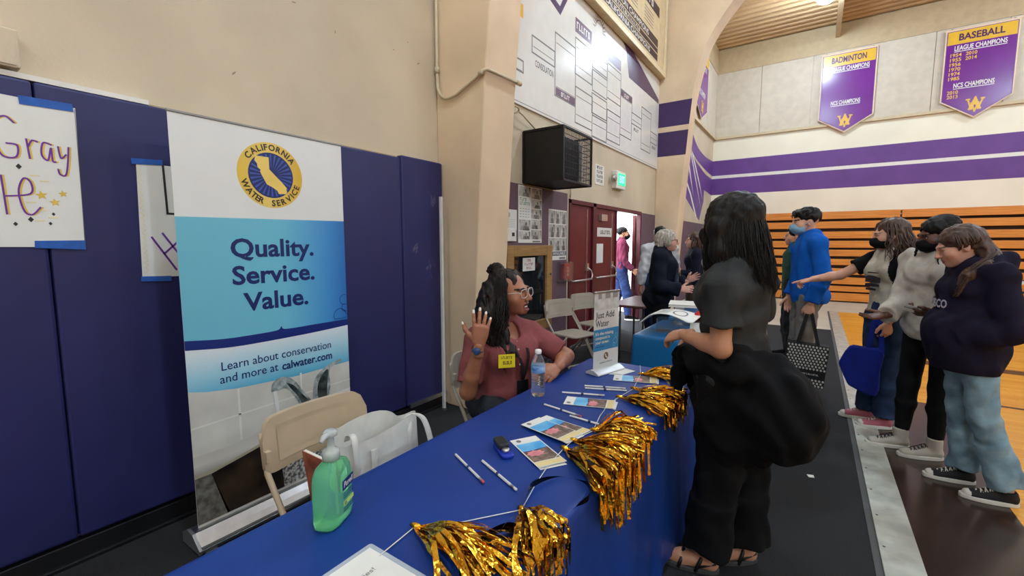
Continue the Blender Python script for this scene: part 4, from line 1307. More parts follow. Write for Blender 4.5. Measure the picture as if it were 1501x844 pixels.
MB().prism(rect(-0.010, 0.045, 0.040, 0.056), fl, 0.0006).build('label_block', mat('lime_print', '#b6d36a', 0.5), o)
mb = MB()
for z in (0.064, 0.070, 0.076, 0.036, 0.030):
    mb.flat(rect(-0.010, z, 0.038, z + 0.0025), fl, 0.0006)
mb.text('2X', fl, -0.006, 0.047, 0.012, 0.007, bold=0.03, off=0.0012)
mb.build('small_print', m_navy, o)

# laminated sheet
o = thing('laminated_sheet', 'white laminated notice lying at the near end of the blue table', 'sheet', (-0.71, 0.46, TT))
fh = Fr((0, 0, TT), (1, 0, 0), (0, 1, 0))
MB().prism(rrect(-0.829, 0.32, -0.600, 0.618, 0.008), fh, 0.0008).build('laminate', mat('laminate_film', '#c9d2dc', 0.12, alpha=0.55), o)
MB().prism(rect(-0.817, 0.332, -0.612, 0.606), fh, 0.0004, 0.001).build('page', m_paper, o)
fht = Fr((0, 0, TT), (0, 1, 0), (-1, 0, 0))
MB().text('opportunities!', fht, 0.443, 0.748, 0.125, 0.012, off=0.002).build('lettering', m_ink, o)

# string garland with foil tassels
EX = T0[1]
GP = [(-0.775, 0.60, TT + 0.003), (-0.784, 0.713, TT + 0.004), (-0.70, 0.80, TT + 0.002), (-0.603, 0.925, TT + 0.004), (-0.640, 1.06, TT + 0.002), (-0.660, 1.165, TT + 0.004), (-0.675, 1.30, TT + 0.004), (-0.678, 1.37, TT + 0.004), (-0.652, 1.494, TT + 0.004), (-0.690, 1.65, TT + 0.002), (-0.712, 1.80, TT + 0.002), (-0.705, 1.893, TT + 0.004), (-0.690, 2.05, TT + 0.004), (-0.735, 2.30, TT + 0.004), (-0.80, 2.49, TT + 0.002)]
ga = thing('tassel_garland', 'gold foil tassel garland on a white string along the blue table edge', 'garland', (-0.65, 1.3, TT))
MB().tube(GP, 0.0014, 6).build('string', mat('white_string', '#dad8d2', 0.7), ga, smooth=True)
m_foil = mat('gold_foil', '#e2ad38', 0.2, 1.0, var=0.12, vscale=40, bump=0.6, bscale=45, bdist=0.01)
m_ribbon = mat('foil_dark_reflection', '#1c1a16', 0.2, 0.9)  # near-black colour stands in for dark surroundings mirrored in the foil's back
def tassel(knot, head, length, n, seed, spread, width=0.010, lift=0.03):
    """a bundle of foil strips lying on the table from the knot, folding over the edge and hanging down"""
    r = random.Random(seed)
    k = Vector(knot)
    mb = MB()
    hd = math.atan2(head[1], head[0])
    for i in range(n):
        a = hd + r.gauss(0, spread)
        L = length * r.uniform(0.7, 1.08)
        seg = 10
        step = L / seg
        p = k + Vector((r.uniform(-1, 1) * 0.004, r.uniform(-1, 1) * 0.004, r.uniform(0, 0.006)))
        hgt = r.random() ** 1.4 * lift
        w = width * r.uniform(0.6, 1.3)
        tw = r.uniform(-0.6, 0.6)
        L_, R_ = [], []
        hang = r.uniform(-0.02, 0.028)
        over = False
        for s in range(seg + 1):
            t = s / seg
            ww = w * (0.35 + 0.65 * min(1, t * 4))
            d = Vector((math.cos(a), math.sin(a), 0))
            side = Vector((-d.y, d.x, 0))
            tw += r.gauss(0, 0.45)
            if p.x > EX + 0.006 + hang * 0.3 + 0.01:
                over = True
            nrm = Vector((0, 0, 1)) if not over else Vector((1, 0, 0))
            if over:
                side = Vector((0, 1, 0))
            sd = side * math.cos(tw) + nrm * math.sin(tw) * 0.7
            L_.append(p - sd * ww / 2 + nrm * 0.003)
            R_.append(p + sd * ww / 2 + nrm * 0.003)
            a += r.gauss(0, 0.10)
            if over:
                p = p + Vector((r.uniform(-0.002, 0.003) + 0.035 * step, r.gauss(0, 0.06) * step, -step))
            else:
                p = p + d * step
                zt = TT + 0.003 + hgt * math.sin(PI * min(1, t * 1.15)) + r.uniform(0, 0.006)
                p.z = max(TT + 0.003, zt)
        for q in (L_, R_):
            for v in q:
                if v.x < EX + 0.004:
                    v.z = max(v.z, TT + 0.002)
                else:
                    v.x = max(v.x, EX + 0.012 + max(0.0, (TT - v.z) - 0.02) * 0.10 + 0.012)
        o_ = len(mb.v)
        for q, u in zip(L_, R_):
            mb.v.append(tuple(q)); mb.v.append(tuple(u))
        for s in range(seg):
            b = o_ + 2 * s
            mb.f.append((b, b + 1, b + 3, b + 2)); mb.m.append(1 if r.random() < 0.06 else 0)
    tz = mb.build('tassel', [m_foil, m_ribbon], ga)
    MB().tube([k + Vector((-0.012, 0, 0.003)), k + Vector((0.0, 0, 0.007)), k + Vector((0.02 * head[0], 0.02 * head[1], 0.006))], [0.004, 0.007, 0.008], 8).build('tassel_knot', m_foil, tz, smooth=True)
    return tz
tassel(GP[1], (0.97, 0.02), 0.30, 62, 11, 0.17, 0.012, 0.05)
tassel(GP[3], (0.80, -0.50), 0.25, 62, 12, 0.24, 0.012, 0.05)
tassel(GP[6], (0.95, -0.34), 0.38, 105, 13, 0.17, 0.012, 0.05)
tassel(GP[7], (1.0, 0.02), 0.36, 90, 14, 0.15, 0.012, 0.05)
tassel(GP[8], (1.0, 0.35), 0.24, 90, 15, 0.34, 0.012, 0.06)
tassel(GP[11], (1.0, -0.04), 0.33, 80, 16, 0.20, 0.012, 0.04)
tassel(GP[12], (1.0, -0.10), 0.33, 70, 17, 0.16, 0.011, 0.03)
tassel(GP[13], (1.0, 0.35), 0.26, 80, 18, 0.24, 0.011, 0.045)
# loose loops of foil ribbon
for pts in ([(-0.60, 0.935), (-0.635, 1.03), (-0.60, 1.13), (-0.52, 1.14), (-0.475, 1.07), (-0.49, 1.02)],
            [(-0.62, 0.77), (-0.58, 0.84), (-0.53, 0.84), (-0.50, 0.79), (-0.53, 0.76)]):
    p = bez([Vector((a, b, TT + 0.008)) for a, b in pts], 8)
    mb = MB()
    for i, q in enumerate(p):
        z = 0.012 + 0.012 * math.sin(i * 0.25)
        mb.v.append((q.x, q.y, TT + 0.003)); mb.v.append((q.x + 0.003, q.y, TT + 0.003 + z))
    for i in range(len(p) - 1):
        mb.f.append((2 * i, 2 * i + 2, 2 * i + 3, 2 * i + 1)); mb.m.append(0)
    mb.build('foil_loop', [m_ribbon], ga, smooth=True)

# pencils
m_pencil = mat('white_pencil_paint', '#d4d1cf', 0.35, var=0.02)
m_eraser = mat('pink_eraser', '#c0525a', 0.7)
def pencil(label, a, b, red=True):
    a = Vector((*a, TT + 0.0042)); b = Vector((*b, TT + 0.0042))
    d = (b - a).normalized()
    o = thing('pencil', label, 'pencil', tuple(a.lerp(b, 0.5) - Vector((0, 0, 0.004))), 'white pencils on the blue table')
    MB().tube([a, b - d * 0.028], 0.0042, 6).build('barrel', m_pencil, o)
    MB().tube([b - d * 0.028, b - d * 0.014], 0.0044, 8).build('ferrule', m_metal, o)
    MB().tube([b - d * 0.014, b - d * 0.001, b], [0.0042, 0.0042, 0.003], 8).build('eraser', m_eraser if red else m_pencil, o, smooth=True)
    m = a.lerp(b, 0.45)
    MB().tube([m, m + d * 0.012], 0.00435, 6).build('printed_mark', m_navy, o)
    return o
pencil('white pencil with pink eraser beside the dark clip', (-0.953, 1.058), (-0.768, 0.974))
pencil('plain white pencil nearest the blue table edge', (-0.853, 1.075), (-0.666, 0.996), False)
pencil('white pencil with pink eraser behind the brochure stack', (-0.942, 1.628), (-0.748, 1.594))
pencil('white pencil with its end under the gold tassel', (-0.790, 1.575), (-0.600, 1.556))
pencil('white pencil touching the edge of a brochure', (-0.952, 1.812), (-0.768, 1.885), False)
pencil('farther of two white pencils lying side by side', (-0.905, 1.962), (-0.722, 2.037), False)
pencil('nearer of two white pencils lying side by side', (-0.888, 1.930), (-0.706, 2.010), False)

# dark blue clip
o = thing('clip_fob', 'small blue and black clip lying between pencils and brochure', 'clip', (-0.835, 1.17, TT))
a = Vector((-0.885, 1.205, TT)); b = Vector((-0.790, 1.138, TT)); d = (b - a).normalized(); sd = Vector((-d.y, d.x, 0))
fk = Fr(a, d, sd)
MB().prism(rrect(0.0, -0.022, 0.115, 0.022, 0.014), fk, 0.012).build('clip_base', mat('blue_plastic', '#1530a0', 0.25), o, bevel=0.004)
MB().prism(rrect(0.0, -0.020, 0.068, 0.020, 0.008), fk, 0.020, 0.012).build('clip_lever', mat('graphite_plastic', '#23262a', 0.35), o, bevel=0.005)
MB().lathe([(0.014, 0.012), (0.014, 0.020), (0.011, 0.023)], tuple(a + d * 0.082), 20).build('metal_ring', m_metal, o, smooth=True)

# brochures
m_bblue = mat('brochure_blue', '#2f8fcf', 0.35, col2='#7cc3e4', vscale=9)
m_bpink = mat('brochure_pink', '#e08f95', 0.4, col2='#c97a80', vscale=20)
m_bbrn = mat('brochure_brown', '#4a352d', 0.4, col2='#8b7568', vscale=45, detail=6)
m_byel = mat('brochure_straw', '#dcc78c', 0.4)
def brochure(label, c, ang, L=0.220, Wd=0.105, lift=0.0, open_=True):
    d = Vector((math.cos(ang), math.sin(ang), 0)); sd = Vector((-d.y, d.x, 0))
    fr = Fr(Vector((c[0], c[1], TT + lift)), d, sd)
    o = thing('brochure', label, 'brochure', fr(L / 2, Wd / 2, 0), 'brochures on the blue table')
    if open_:
        MB().prism([(0.012, 0.004), (L + 0.006, 0.004), (L + 0.010, Wd - 0.006), (0.012, Wd)], fr, 0.0006).build('back_leaf', m_paper, o)
    def lf(x):
        return 0.0015 + 0.004 * (x / L) ** 2
    mb = MB()
    mb.grid(lambda u, v: fr(u * L, v * Wd, lf(u * L)), 8, 2)
    mb.build('front_leaf', m_paper, o, smooth=True)
    def pr(name, poly, m, k):
        mb = MB()
        mb.add([fr(x * L, y * Wd, lf(x * L) + 0.0003 * k) for x, y in poly], [tuple(range(len(poly)))])
        mb.build(name, m, o)
    pr('printed_blue', [(0.20, 0.04), (0.46, 0.04), (0.47, 0.4), (0.45, 0.7), (0.44, 0.96), (0.20, 0.96)], m_bblue, 2)
    pr('printed_line', [(0.455, 0.04), (0.475, 0.04), (0.485, 0.4), (0.465, 0.7), (0.455, 0.96), (0.44, 0.96), (0.45, 0.7), (0.47, 0.4)], m_navyb, 3)
    pr('printed_photo', [(0.475, 0.04), (0.64, 0.04), (0.83, 0.04), (0.83, 0.96), (0.64, 0.96), (0.455, 0.96), (0.465, 0.7), (0.485, 0.4)], m_bbrn, 2)
    fl_ = []
    for i in range(16):
        t = 2 * PI * i / 16
        q = 0.30 if i % 2 else 0.40
        fl_.append((0.575 + 0.105 * q / 0.4 * math.cos(t), 0.38 + q * 0.85 * math.sin(t)))
    pr('printed_flower', fl_, m_bpink, 4)
    pr('printed_straw', [(0.85, 0.03), (0.975, 0.03), (0.975, 0.97), (0.85, 0.97)], m_byel, 2)
    pr('printed_seal', [(0.09 + 0.045 * math.cos(t), 0.25 + 0.09 * math.sin(t)) for t in [i * PI / 6 for i in range(12)]], m_ink, 2)
    return o
brochure('brochure with a pink flower nearest the clip', (-0.866, 1.250), math.radians(-31))
brochure('brochure fanned partly under another, pink flower showing', (-0.893, 1.428), math.radians(-10), lift=0.0, open_=False)
brochure('brochure on top of the fanned pair beside the tassels', (-0.901, 1.376), math.radians(-12), lift=0.008)
brochure('brochure lying behind the fanned pair', (-0.879, 1.684), math.radians(17))
brochure('farthest brochure beside the tabletop banner', (-0.826, 2.135), math.radians(17))
o = thing('business_card', 'white card lying at the foot of the tabletop banner', 'card', (-0.845, 2.30, TT))
MB().prism([(-0.885, 2.225), (-0.822, 2.245), (-0.785, 2.365), (-0.862, 2.385)], fh, 0.001).build('card_sheet', m_paper, o)
MB().prism([(-0.878, 2.235), (-0.826, 2.252), (-0.822, 2.262), (-0.874, 2.245)], fh, 0.0003, 0.001).build('printed_line', m_ink, o)

# water bottle
o = thing('water_bottle', 'clear plastic water bottle with a blue label in front of the seated woman', 'bottle', (-1.035, 1.728, TT))
m_pet = mat('clear_pet', '#e9f1f4', 0.04, trans=0.93, ior=1.25, var=0.01)
pr_ = [(0.022, 0.003), (0.030, 0.0), (0.0325, 0.008)]
for i in range(6):
    z = 0.018 + i * 0.015
    pr_ += [(0.0325, z), (0.0305, z + 0.006), (0.0325, z + 0.012)]
pr_ += [(0.0328, 0.112), (0.0328, 0.142), (0.032, 0.150), (0.027, 0.168), (0.017, 0.188), (0.0130, 0.195), (0.0130, 0.200)]
MB().lathe(pr_, (-1.035, 1.728, TT), 28).build('bottle_body', m_pet, o, smooth=True)
MB().lathe([(0.0332, 0.110), (0.0334, 0.112), (0.0334, 0.143), (0.0332, 0.145)], (-1.035, 1.728, TT), 28).build('label_band', mat('bottle_label', '#2d6fb4', 0.4, col2='#a9cbe6', vscale=22, stretch=(1, 1, 3)), o, smooth=True)
MB().lathe([(0.0152, 0.198), (0.0155, 0.200), (0.0152, 0.214), (0.012, 0.217)], (-1.035, 1.728, TT), 20).build('cap', mat('white_cap', '#d9d3d6', 0.4), o, smooth=True)

# tabletop roll-up banner
o = thing('tabletop_banner', 'small tabletop roll-up banner on the blue table', 'banner', (-0.905, 2.28, TT))
u = Vector((0.27, 0.963, 0)).normalized()
fm = Fr((-0.950, 2.165, TT), u, (0, 0, 1))
nn = fm.n
MB().prism(rect(0, 0.02, 0.215, 0.445), fm, -0.0015).build('banner_sheet', m_ban, o)
MB().prism(rect(-0.004, 0.440, 0.219, 0.452), fm, 0.008, -0.004).build('top_rail', m_metal, o, bevel=0.002)
MB().tube([fm(0.107, 0.02, -0.02), fm(0.107, 0.445, -0.008)], 0.004, 6).build('support_pole', m_metal, o)
fmb = Fr(fm(-0.01, 0, 0), nn, (0, 0, 1))
MB().prism([(-0.045, 0), (0.045, 0), (0.045, 0.008), (0.012, 0.026), (-0.012, 0.028), (-0.045, 0.012)], fmb, -0.235).build('cassette', mat('silver_cassette', '#c9cacb', 0.35, 0.4), o, bevel=0.003)
MB().flat(rect(0, 0.35, 0.215, 0.44), fm, e).build('picture_kitchen', mat('picture_kitchen', '#b4b1ab', 0.4, col2='#d8d6d1', vscale=18), o)
mb = MB()
for a, b in ((0.03, 0.06), (0.09, 0.135), (0.155, 0.20)):
    mb.flat(rect(a, 0.41, b, 0.44), fm, e * 2)
mb.each('picture_shelf', mat('picture_shelf', '#8d8781', 0.4), o)
MB().text('Just Add', fm, 0.012, 0.305, 0.16, 0.034, bold=0.012, off=e).build('lettering', mat('charcoal_print', '#2f3a4c', 0.4), o)
MB().text('Water', fm, 0.012, 0.258, 0.115, 0.034, bold=0.012, off=e).build('lettering', MATS['charcoal_print'], o)
MB().flat(rect(0, 0.125, 0.215, 0.243), fm, e).build('print_field', mat('cyan_print', '#2f86b8', 0.4), o)
for i, (t, w) in enumerate((("It's the missing", 0.155), ('compound in', 0.125), ('your career.', 0.12))):
    MB().text(t, fm, 0.012, 0.212 - i * 0.024, w, 0.016, bold=0.03, off=e * 2).build('lettering', m_white, o)
MB().flat(rect(0.012, 0.146, 0.09, 0.149), fm, e * 2).build('small_print', m_navy, o)
mb = MB()
for cx, cz, r in ((0.185, 0.165, 0.017), (0.195, 0.195, 0.012), (0.175, 0.145, 0.01)):
    outline(mb, circ(cx, cz, r, 20), 0.0018, fm, e * 2)
mb.build('bubble_print', mat('pale_cyan_print', '#8cc4df', 0.4), o)
MB().flat(circ(0.107, 0.09, 0.020, 24), fm, e).build('seal_ring', mat('brown_seal_print', '#7a6038', 0.4), o)
MB().flat([(0.107 - 0.002 + a * 0.014, 0.091 + b * 0.014) for a, b in CA], fm, e * 2).build('state_outline', m_ban, o)
MB().text('CALIFORNIA WATER SERVICE', fm, 0.107, 0.052, 0.11, 0.006, align='c', bold=0.01, off=e).build('lettering', m_navy, o)

# white tote bag on the near chair
o = thing('tote_bag', 'white fabric tote bag sitting on the tan folding chair', 'bag', (-1.43, 1.10, 0.447))
m_tote = mat('white_nonwoven', '#d2cfc8', 0.8, var=0.05, vscale=14, bump=0.3, bscale=20, bdist=0.01)
r = random.Random(4)
def totewall(u, v, ins=0.0):
    t = 2 * PI * u
    ex = 3.0
    c_, s_ = math.cos(t), math.sin(t)
    hx, hy = 0.10 - ins, 0.185 + 0.015 * v - ins
    x = hx * math.copysign(abs(c_) ** (2 / ex), c_)
    y = hy * math.copysign(abs(s_) ** (2 / ex), s_)
    x += v * 0.016 * math.sin(3 * t + 0.7) + 0.010 * math.sin(7 * t + 2 * v) * v
    y += v * 0.010 * math.sin(5 * t)
    z = 0.449 + v * (0.262 + 0.018 * math.sin(2 * t + 0.9) + 0.01 * math.sin(5 * t))
    return (-1.43 + x * (1 - 0.25 * v * (1 if x > 0 else 0.2)), 1.115 + y, z)
mb = MB().grid(lambda u, v: totewall(u, v), 48, 12).grid(lambda u, v: totewall(1 - u, v, 0.004), 48, 12)
mb.add([totewall(i / 48, 0) for i in range(48)], [tuple(range(48))[::-1]])
mb.build('bag_body', m_tote, o, smooth=True)
def strap(pts, w, nm='handle'):
    p = bez([Vector(q) for q in pts], 8)
    mb = MB()
    for i, q in enumerate(p):
        mb.v.append((q.x, q.y - w / 2, q.z)); mb.v.append((q.x + 0.004, q.y + w / 2, q.z))
    for i in range(len(p) - 1):
        mb.f.append((2 * i, 2 * i + 2, 2 * i + 3, 2 * i + 1)); mb.m.append(0)
    ob = mb.build(nm, m_tote, o, smooth=True)
    s_ = ob.modifiers.new('solid', 'SOLIDIFY'); s_.thickness = 0.003
strap([(-1.345, 1.21, 0.47), (-1.342, 1.21, 0.60), (-1.348, 1.21, 0.69), (-1.38, 1.24, 0.73), (-1.36, 1.30, 0.70), (-1.33, 1.315, 0.60), (-1.34, 1.31, 0.56)], 0.026)
strap([(-1.345, 1.03, 0.47), (-1.342, 1.03, 0.60), (-1.346, 1.03, 0.67)], 0.026, 'strap_seam')
strap([(-1.36, 0.965, 0.55), (-1.35, 0.955, 0.66), (-1.37, 0.96, 0.735), (-1.43, 0.98, 0.72), (-1.47, 1.0, 0.68)], 0.022)
o = thing('magazine', 'dark red magazine leaning between the tote and the chair back', 'magazine', (-1.50, 0.905, 0.447))
MB().box((-0.09, -0.006, 0.0), (0.09, 0.006, 0.22), R=Matrix.Rotation(0.12, 3, 'X'), c=(-1.47, 0.905, 0.449)).build('pages', m_paper, o)
MB().box((-0.092, -0.009, 0.0), (0.092, -0.006, 0.222), R=Matrix.Rotation(0.12, 3, 'X'), c=(-1.47, 0.905, 0.449)).build('cover', mat('red_brown_cover', '#6e2f25', 0.35, col2='#b3674e', vscale=16), o)

# ================================================================== THINGS ON THE TEAL TABLE
m_acr = mat('acrylic', '#e6eef4', 0.05, trans=0.9, ior=1.3, var=0.01)
def stand(label, c, ang, hh):
    o = thing('acrylic_stand', label, 'stand', (c[0], c[1], TT), 'clear stands on the teal table')
    fr = Fr((c[0], c[1], TT), (math.cos(ang), math.sin(ang), 0), (-math.sin(ang), math.cos(ang), 0))
    MB().prism(rect(-0.10, -0.07, 0.10, 0.07), fr, 0.005).build('base_plate', m_acr, o)
    MB().prism(rect(-0.10, 0.03, 0.10, 0.036), fr, hh - 0.005, 0.005).build('back_plate', m_acr, o)
    MB().prism(rect(-0.10, -0.07, 0.10, 0.07), fr, 0.005, hh).build('shelf', m_acr, o)
    MB().prism(rect(-0.10, -0.06, -0.095, 0.03), fr, hh - 0.005, 0.005).build('side_plate', m_acr, o)
    return o
stand('clear acrylic stand under the open white booklet', (-0.93, 3.62), 0.2, 0.10)
stand('clear acrylic stand behind the open booklet', (-0.90, 4.02), 0.2, 0.16)
o = thing('open_booklet', 'open white booklet curling over the front of its stand', 'booklet', (-0.93, 3.62, TT + 0.106))
def page(u, v):
    x = -1.13 + 0.40 * u
    curl = (1 - u)
    return (x + 0.02 * v, 3.44 + 0.27 * v + 0.05 * u, TT + 0.112 + 0.055 * math.sin(PI * min(1, u * 1.1)) * (1 - 0.5 * v) - 0.04 * max(0, curl - 0.8) * 5 + 0.03 * v)
ob = MB().grid(page, 20, 6).build('pages', m_paper, o, smooth=True)
s_ = ob.modifiers.new('solid', 'SOLIDIFY'); s_.thickness = 0.006; s_.offset = -1
mb = MB()
for i in range(7):
    a, b = 0.30 + i * 0.03, 0.30 + i * 0.03 + 0.012
    for v0, v1 in ((0.15, 0.85),):
        mb.add([tuple(Vector(page(a, v0)) + Vector((0, 0, 0.001))), tuple(Vector(page(b, v0)) + Vector((0, 0, 0.001))), tuple(Vector(page(b, v1)) + Vector((0, 0, 0.001))), tuple(Vector(page(a, v1)) + Vector((0, 0, 0.001)))], [(0, 1, 2, 3)])
mb.build('printed_lines', mat('pale_print', '#a9a7a3', 0.5), o)
mb = MB()
ring = [(0.68 + 0.13 * math.cos(t), 0.5 + 0.33 * math.sin(t)) for t in [i * PI / 10 for i in range(20)]]
ring2 = [(0.68 + 0.10 * math.cos(t), 0.5 + 0.26 * math.sin(t)) for t in [i * PI / 10 for i in range(20)]]
for i in range(20):
    j = (i + 1) % 20
    mb.add([tuple(Vector(page(*q)) + Vector((0, 0, 0.0012))) for q in (ring[i], ring[j], ring2[j], ring2[i])], [(0, 1, 2, 3)])
mb.build('printed_seal', m_ink, o)
def stack_box(nm, label, cat, c, sx, sy, z0, z1, ang, m, m2=None):
    o = thing(nm, label, cat, (c[0], c[1], z0))
    fr = Fr((c[0], c[1], z0), (math.cos(ang), math.sin(ang), 0), (-math.sin(ang), math.cos(ang), 0))
    MB().prism(rect(-sx + 0.004, -sy + 0.004, sx, sy - 0.004), fr, z1 - z0 - 0.004, 0.002).build('pages', m_paper, o)
    MB().prism(rect(-sx, -sy, sx, sy), fr, 0.002, z1 - z0 - 0.002).build('front_cover', m, o)
    MB().prism(rect(-sx, -sy, sx, sy), fr, 0.002, 0).build('back_cover', m2 or m, o)
    return o
m_food = mat('photo_cover', '#a98a6a', 0.4, col2='#e2d6c4', vscale=16)
stack_box('catalogue', 'catalogue with a pale cover on the rear acrylic stand', 'catalogue', (-0.92, 4.02), 0.12, 0.15, TT + 0.167, TT + 0.19, 0.2, m_paper)
stack_box('photo_book', 'photo book with brown food pictures beside the red cloth', 'book', (-0.66, 4.14), 0.10, 0.14, TT + 0.001, TT + 0.16, 0.3, m_food)
stack_box('dark_album', 'dark album lying under the folded red cloth', 'album', (-0.64, 3.72), 0.15, 0.12, TT + 0.001, TT + 0.10, 0.15, mat('dark_cover', '#2a2022', 0.4))
rcl = mat('red_cloth', '#c0221d', 0.6, var=0.1, vscale=12, bump=0.4, bscale=12, bdist=0.02)
mb = MB()
def rc_(u, v):
    x = -0.78 + 0.31 * u; y = 3.70 + 0.16 * v
    ed = min(u, 1 - u, v, 1 - v)
    z = TT + 0.112 + 0.07 * min(1, ed * 5) ** 0.5 + 0.012 * math.sin(9 * u + 4 * v) * min(1, ed * 6) - 0.010 * (u < 0.02)
    return (x + 0.02 * v, y, z)
mb.grid(rc_, 22, 14)
tag(mb.build('folded_cloth', rcl, smooth=True), 'bright red folded cloth on the dark album', 'cloth')
o = bpy.data.objects['folded_cloth']
s_ = o.modifiers.new('solid', 'SOLIDIFY'); s_.thickness = 0.006; s_.offset = -1
stack_box('leaflet_stack', 'stack of white leaflets at the near edge of the teal table', 'leaflets', (-0.77, 3.50), 0.09, 0.06, TT + 0.001, TT + 0.03, 0.4, m_paper)
# scraps of paper on the carpet
for i, (x, y, lb) in enumerate(((0.05, 3.2, 'small white paper scrap on the carpet nearer the metal strip'), (-0.04, 4.1, 'tiny white scrap on the carpet behind the woman in black'))):
    tag(MB().prism([(x, y), (x + 0.03, y + 0.01), (x + 0.025, y + 0.04), (x - 0.01, y + 0.03)], Fr((0, 0, 0.002), (1, 0, 0), (0, 1, 0)), 0.003).build('paper_scrap', m_paper), lb, 'scrap')
# ================================================================== PEOPLE: implicit surfaces meshed into continuous skins
V3 = lambda *a: np.array(a, dtype=np.float32)
def nrm(v):
    v = np.array(v, dtype=np.float32)
    return v / (np.linalg.norm(v) + 1e-9)

class SDF:
    def __init__(s):
        s.p = []
        s.planes = []
    def _a(s, fn, lo, hi, op, k):
        s.p.append((fn, np.array(lo, np.float32), np.array(hi, np.float32), op, k))
        return s
    def cone(s, a, b, r1, r2=None, k=0.02, op='u', flat=False):
        a = np.array(a, np.float32); b = np.array(b, np.float32)
        r2 = r1 if r2 is None else r2
        ab = b - a
        L = np.linalg.norm(ab)
        u = ab / (L + 1e-9)
        def fn(p):
            q = p - a
            t = q @ u
            tc = np.clip(t, 0, L)
            r = r1 + (r2 - r1) * tc / (L + 1e-9)
            if flat:
                rad = np.sqrt(np.maximum((q * q).sum(-1) - t * t, 0)) - r
                return np.maximum(rad, np.maximum(-t, t - L))
            d = q - tc[..., None] * u
            return np.sqrt((d * d).sum(-1)) - r
        m = max(r1, r2)
        return s._a(fn, np.minimum(a, b) - m, np.maximum(a, b) + m, op, k)
    def chain(s, pts, rs, k=0.02, op='u'):
        for i in range(len(pts) - 1):
            s.cone(pts[i], pts[i + 1], rs[i], rs[i + 1], k, op)
        return s
    def ell(s, c, rad, R=None, k=0.02, op='u'):
        c = np.array(c, np.float32); rad = np.array(rad, np.float32)
        R = np.eye(3, dtype=np.float32) if R is None else np.array(R, np.float32)   # columns = axes
        def fn(p):
            q = ((p - c) @ R) / rad
            k0 = np.sqrt((q * q).sum(-1))
            q = q / rad
            k1 = np.sqrt((q * q).sum(-1)) + 1e-6
            return k0 * (k0 - 1) / k1
        e = np.abs(R) @ rad
        return s._a(fn, c - e, c + e, op, k)
    def box(s, c, half, R=None, r=0.01, k=0.01, op='u'):
        c = np.array(c, np.float32); half = np.array(half, np.float32)
        R = np.eye(3, dtype=np.float32) if R is None else np.array(R, np.float32)
        def fn(p):
            q = np.abs((p - c) @ R) - (half - r)
            return np.sqrt((np.maximum(q, 0) ** 2).sum(-1)) + np.minimum(q.max(-1), 0) - r
        e = np.abs(R) @ half
        return s._a(fn, c - e, c + e, op, k)
    def loft(s, pts, rx, ry, side, k=0.02, op='u'):
        pts = [np.array(p, np.float32) for p in pts]
        sd = [nrm(q) for q in side] if isinstance(side, list) else [nrm(side)] * len(pts)
        def fn(p):
            best = None
            for i in range(len(pts) - 1):
                a, b = pts[i], pts[i + 1]
                ab = b - a
                L = np.linalg.norm(ab) + 1e-9
                u = ab / L
                q = p - a
                t = np.clip((q @ u) / L, 0, 1)
                c = q - (t * L)[..., None] * u
                sv = nrm(sd[i] + sd[i + 1])
                sv = nrm(sv - u * (sv @ u))
                w = np.cross(u, sv)
                X = rx[i] + (rx[i + 1] - rx[i]) * t
                Y = ry[i] + (ry[i + 1] - ry[i]) * t
                m = np.minimum(X, Y)
                g = np.sqrt(((c @ sv) / X) ** 2 + ((c @ w) / Y) ** 2 + ((c @ u) / m) ** 2)
                d = (g - 1) * m
                best = d if best is None else np.minimum(best, d)
            return best
        m = max(max(rx), max(ry))
        A = np.array(pts)
        return s._a(fn, A.min(0) - m, A.max(0) + m, op, k)
    def cut(s, pt, n, k=0.004):
        s.planes.append((np.array(pt, np.float32), nrm(n), k))
        return s
    def nets(s, h, noise=None):
        lo = np.min([p[1] for p in s.p if p[3] == 'u'], 0) - 3 * h - 0.01
        hi = np.max([p[2] for p in s.p if p[3] == 'u'], 0) + 3 * h + 0.01
        n = np.ceil((hi - lo) / h).astype(int) + 1
        ax = [lo[i] + h * np.arange(n[i], dtype=np.float32) for i in range(3)]
        D = np.full(n, 0.25, np.float32)
        for fn, a, b, op, k in s.p:
            m = k + 3 * h + 0.012
            i0 = np.clip(((a - m - lo) / h).astype(int), 0, n - 1)
            i1 = np.clip(((b + m - lo) / h).astype(int) + 2, 1, n)
            sl = tuple(slice(i0[i], i1[i]) for i in range(3))
            g = np.stack(np.meshgrid(*[ax[i][sl[i]] for i in range(3)], indexing='ij'), -1)
            d = fn(g).astype(np.float32)
            e = D[sl]
            if op == 'u':
                hh = np.maximum(k - np.abs(e - d), 0) / k
                D[sl] = np.minimum(e, d) - hh * hh * k * 0.25
            else:
                d = -d
                hh = np.maximum(k - np.abs(e - d), 0) / k
                D[sl] = np.maximum(e, d) + hh * hh * k * 0.25
        if noise is not None:
            m = np.abs(D) < 0.05
            ii = np.argwhere(m)
            pp = ii.astype(np.float32) * h + lo
            D[m] += noise(pp).astype(np.float32)
        for pt, nn, k in s.planes:
            g = np.stack(np.meshgrid(*ax, indexing='ij'), -1)
            D = np.maximum(D, (g - pt) @ nn)
        ins = D < 0
        c = np.zeros(n - 1, np.int8)
        offs = [(i, j, l) for i in (0, 1) for j in (0, 1) for l in (0, 1)]
        for i, j, l in offs:
            c += ins[i:n[0] - 1 + i, j:n[1] - 1 + j, l:n[2] - 1 + l]
        act = (c > 0) & (c < 8)
        idx = np.argwhere(act)
        N = len(idx)
        vid = np.full(act.shape, -1, np.int32)
        vid[act] = np.arange(N)
        vals = np.stack([D[idx[:, 0] + o[0], idx[:, 1] + o[1], idx[:, 2] + o[2]] for o in offs], 1)
        acc = np.zeros((N, 3), np.float32); cnt = np.zeros(N, np.float32)
        O = np.array(offs, np.float32)
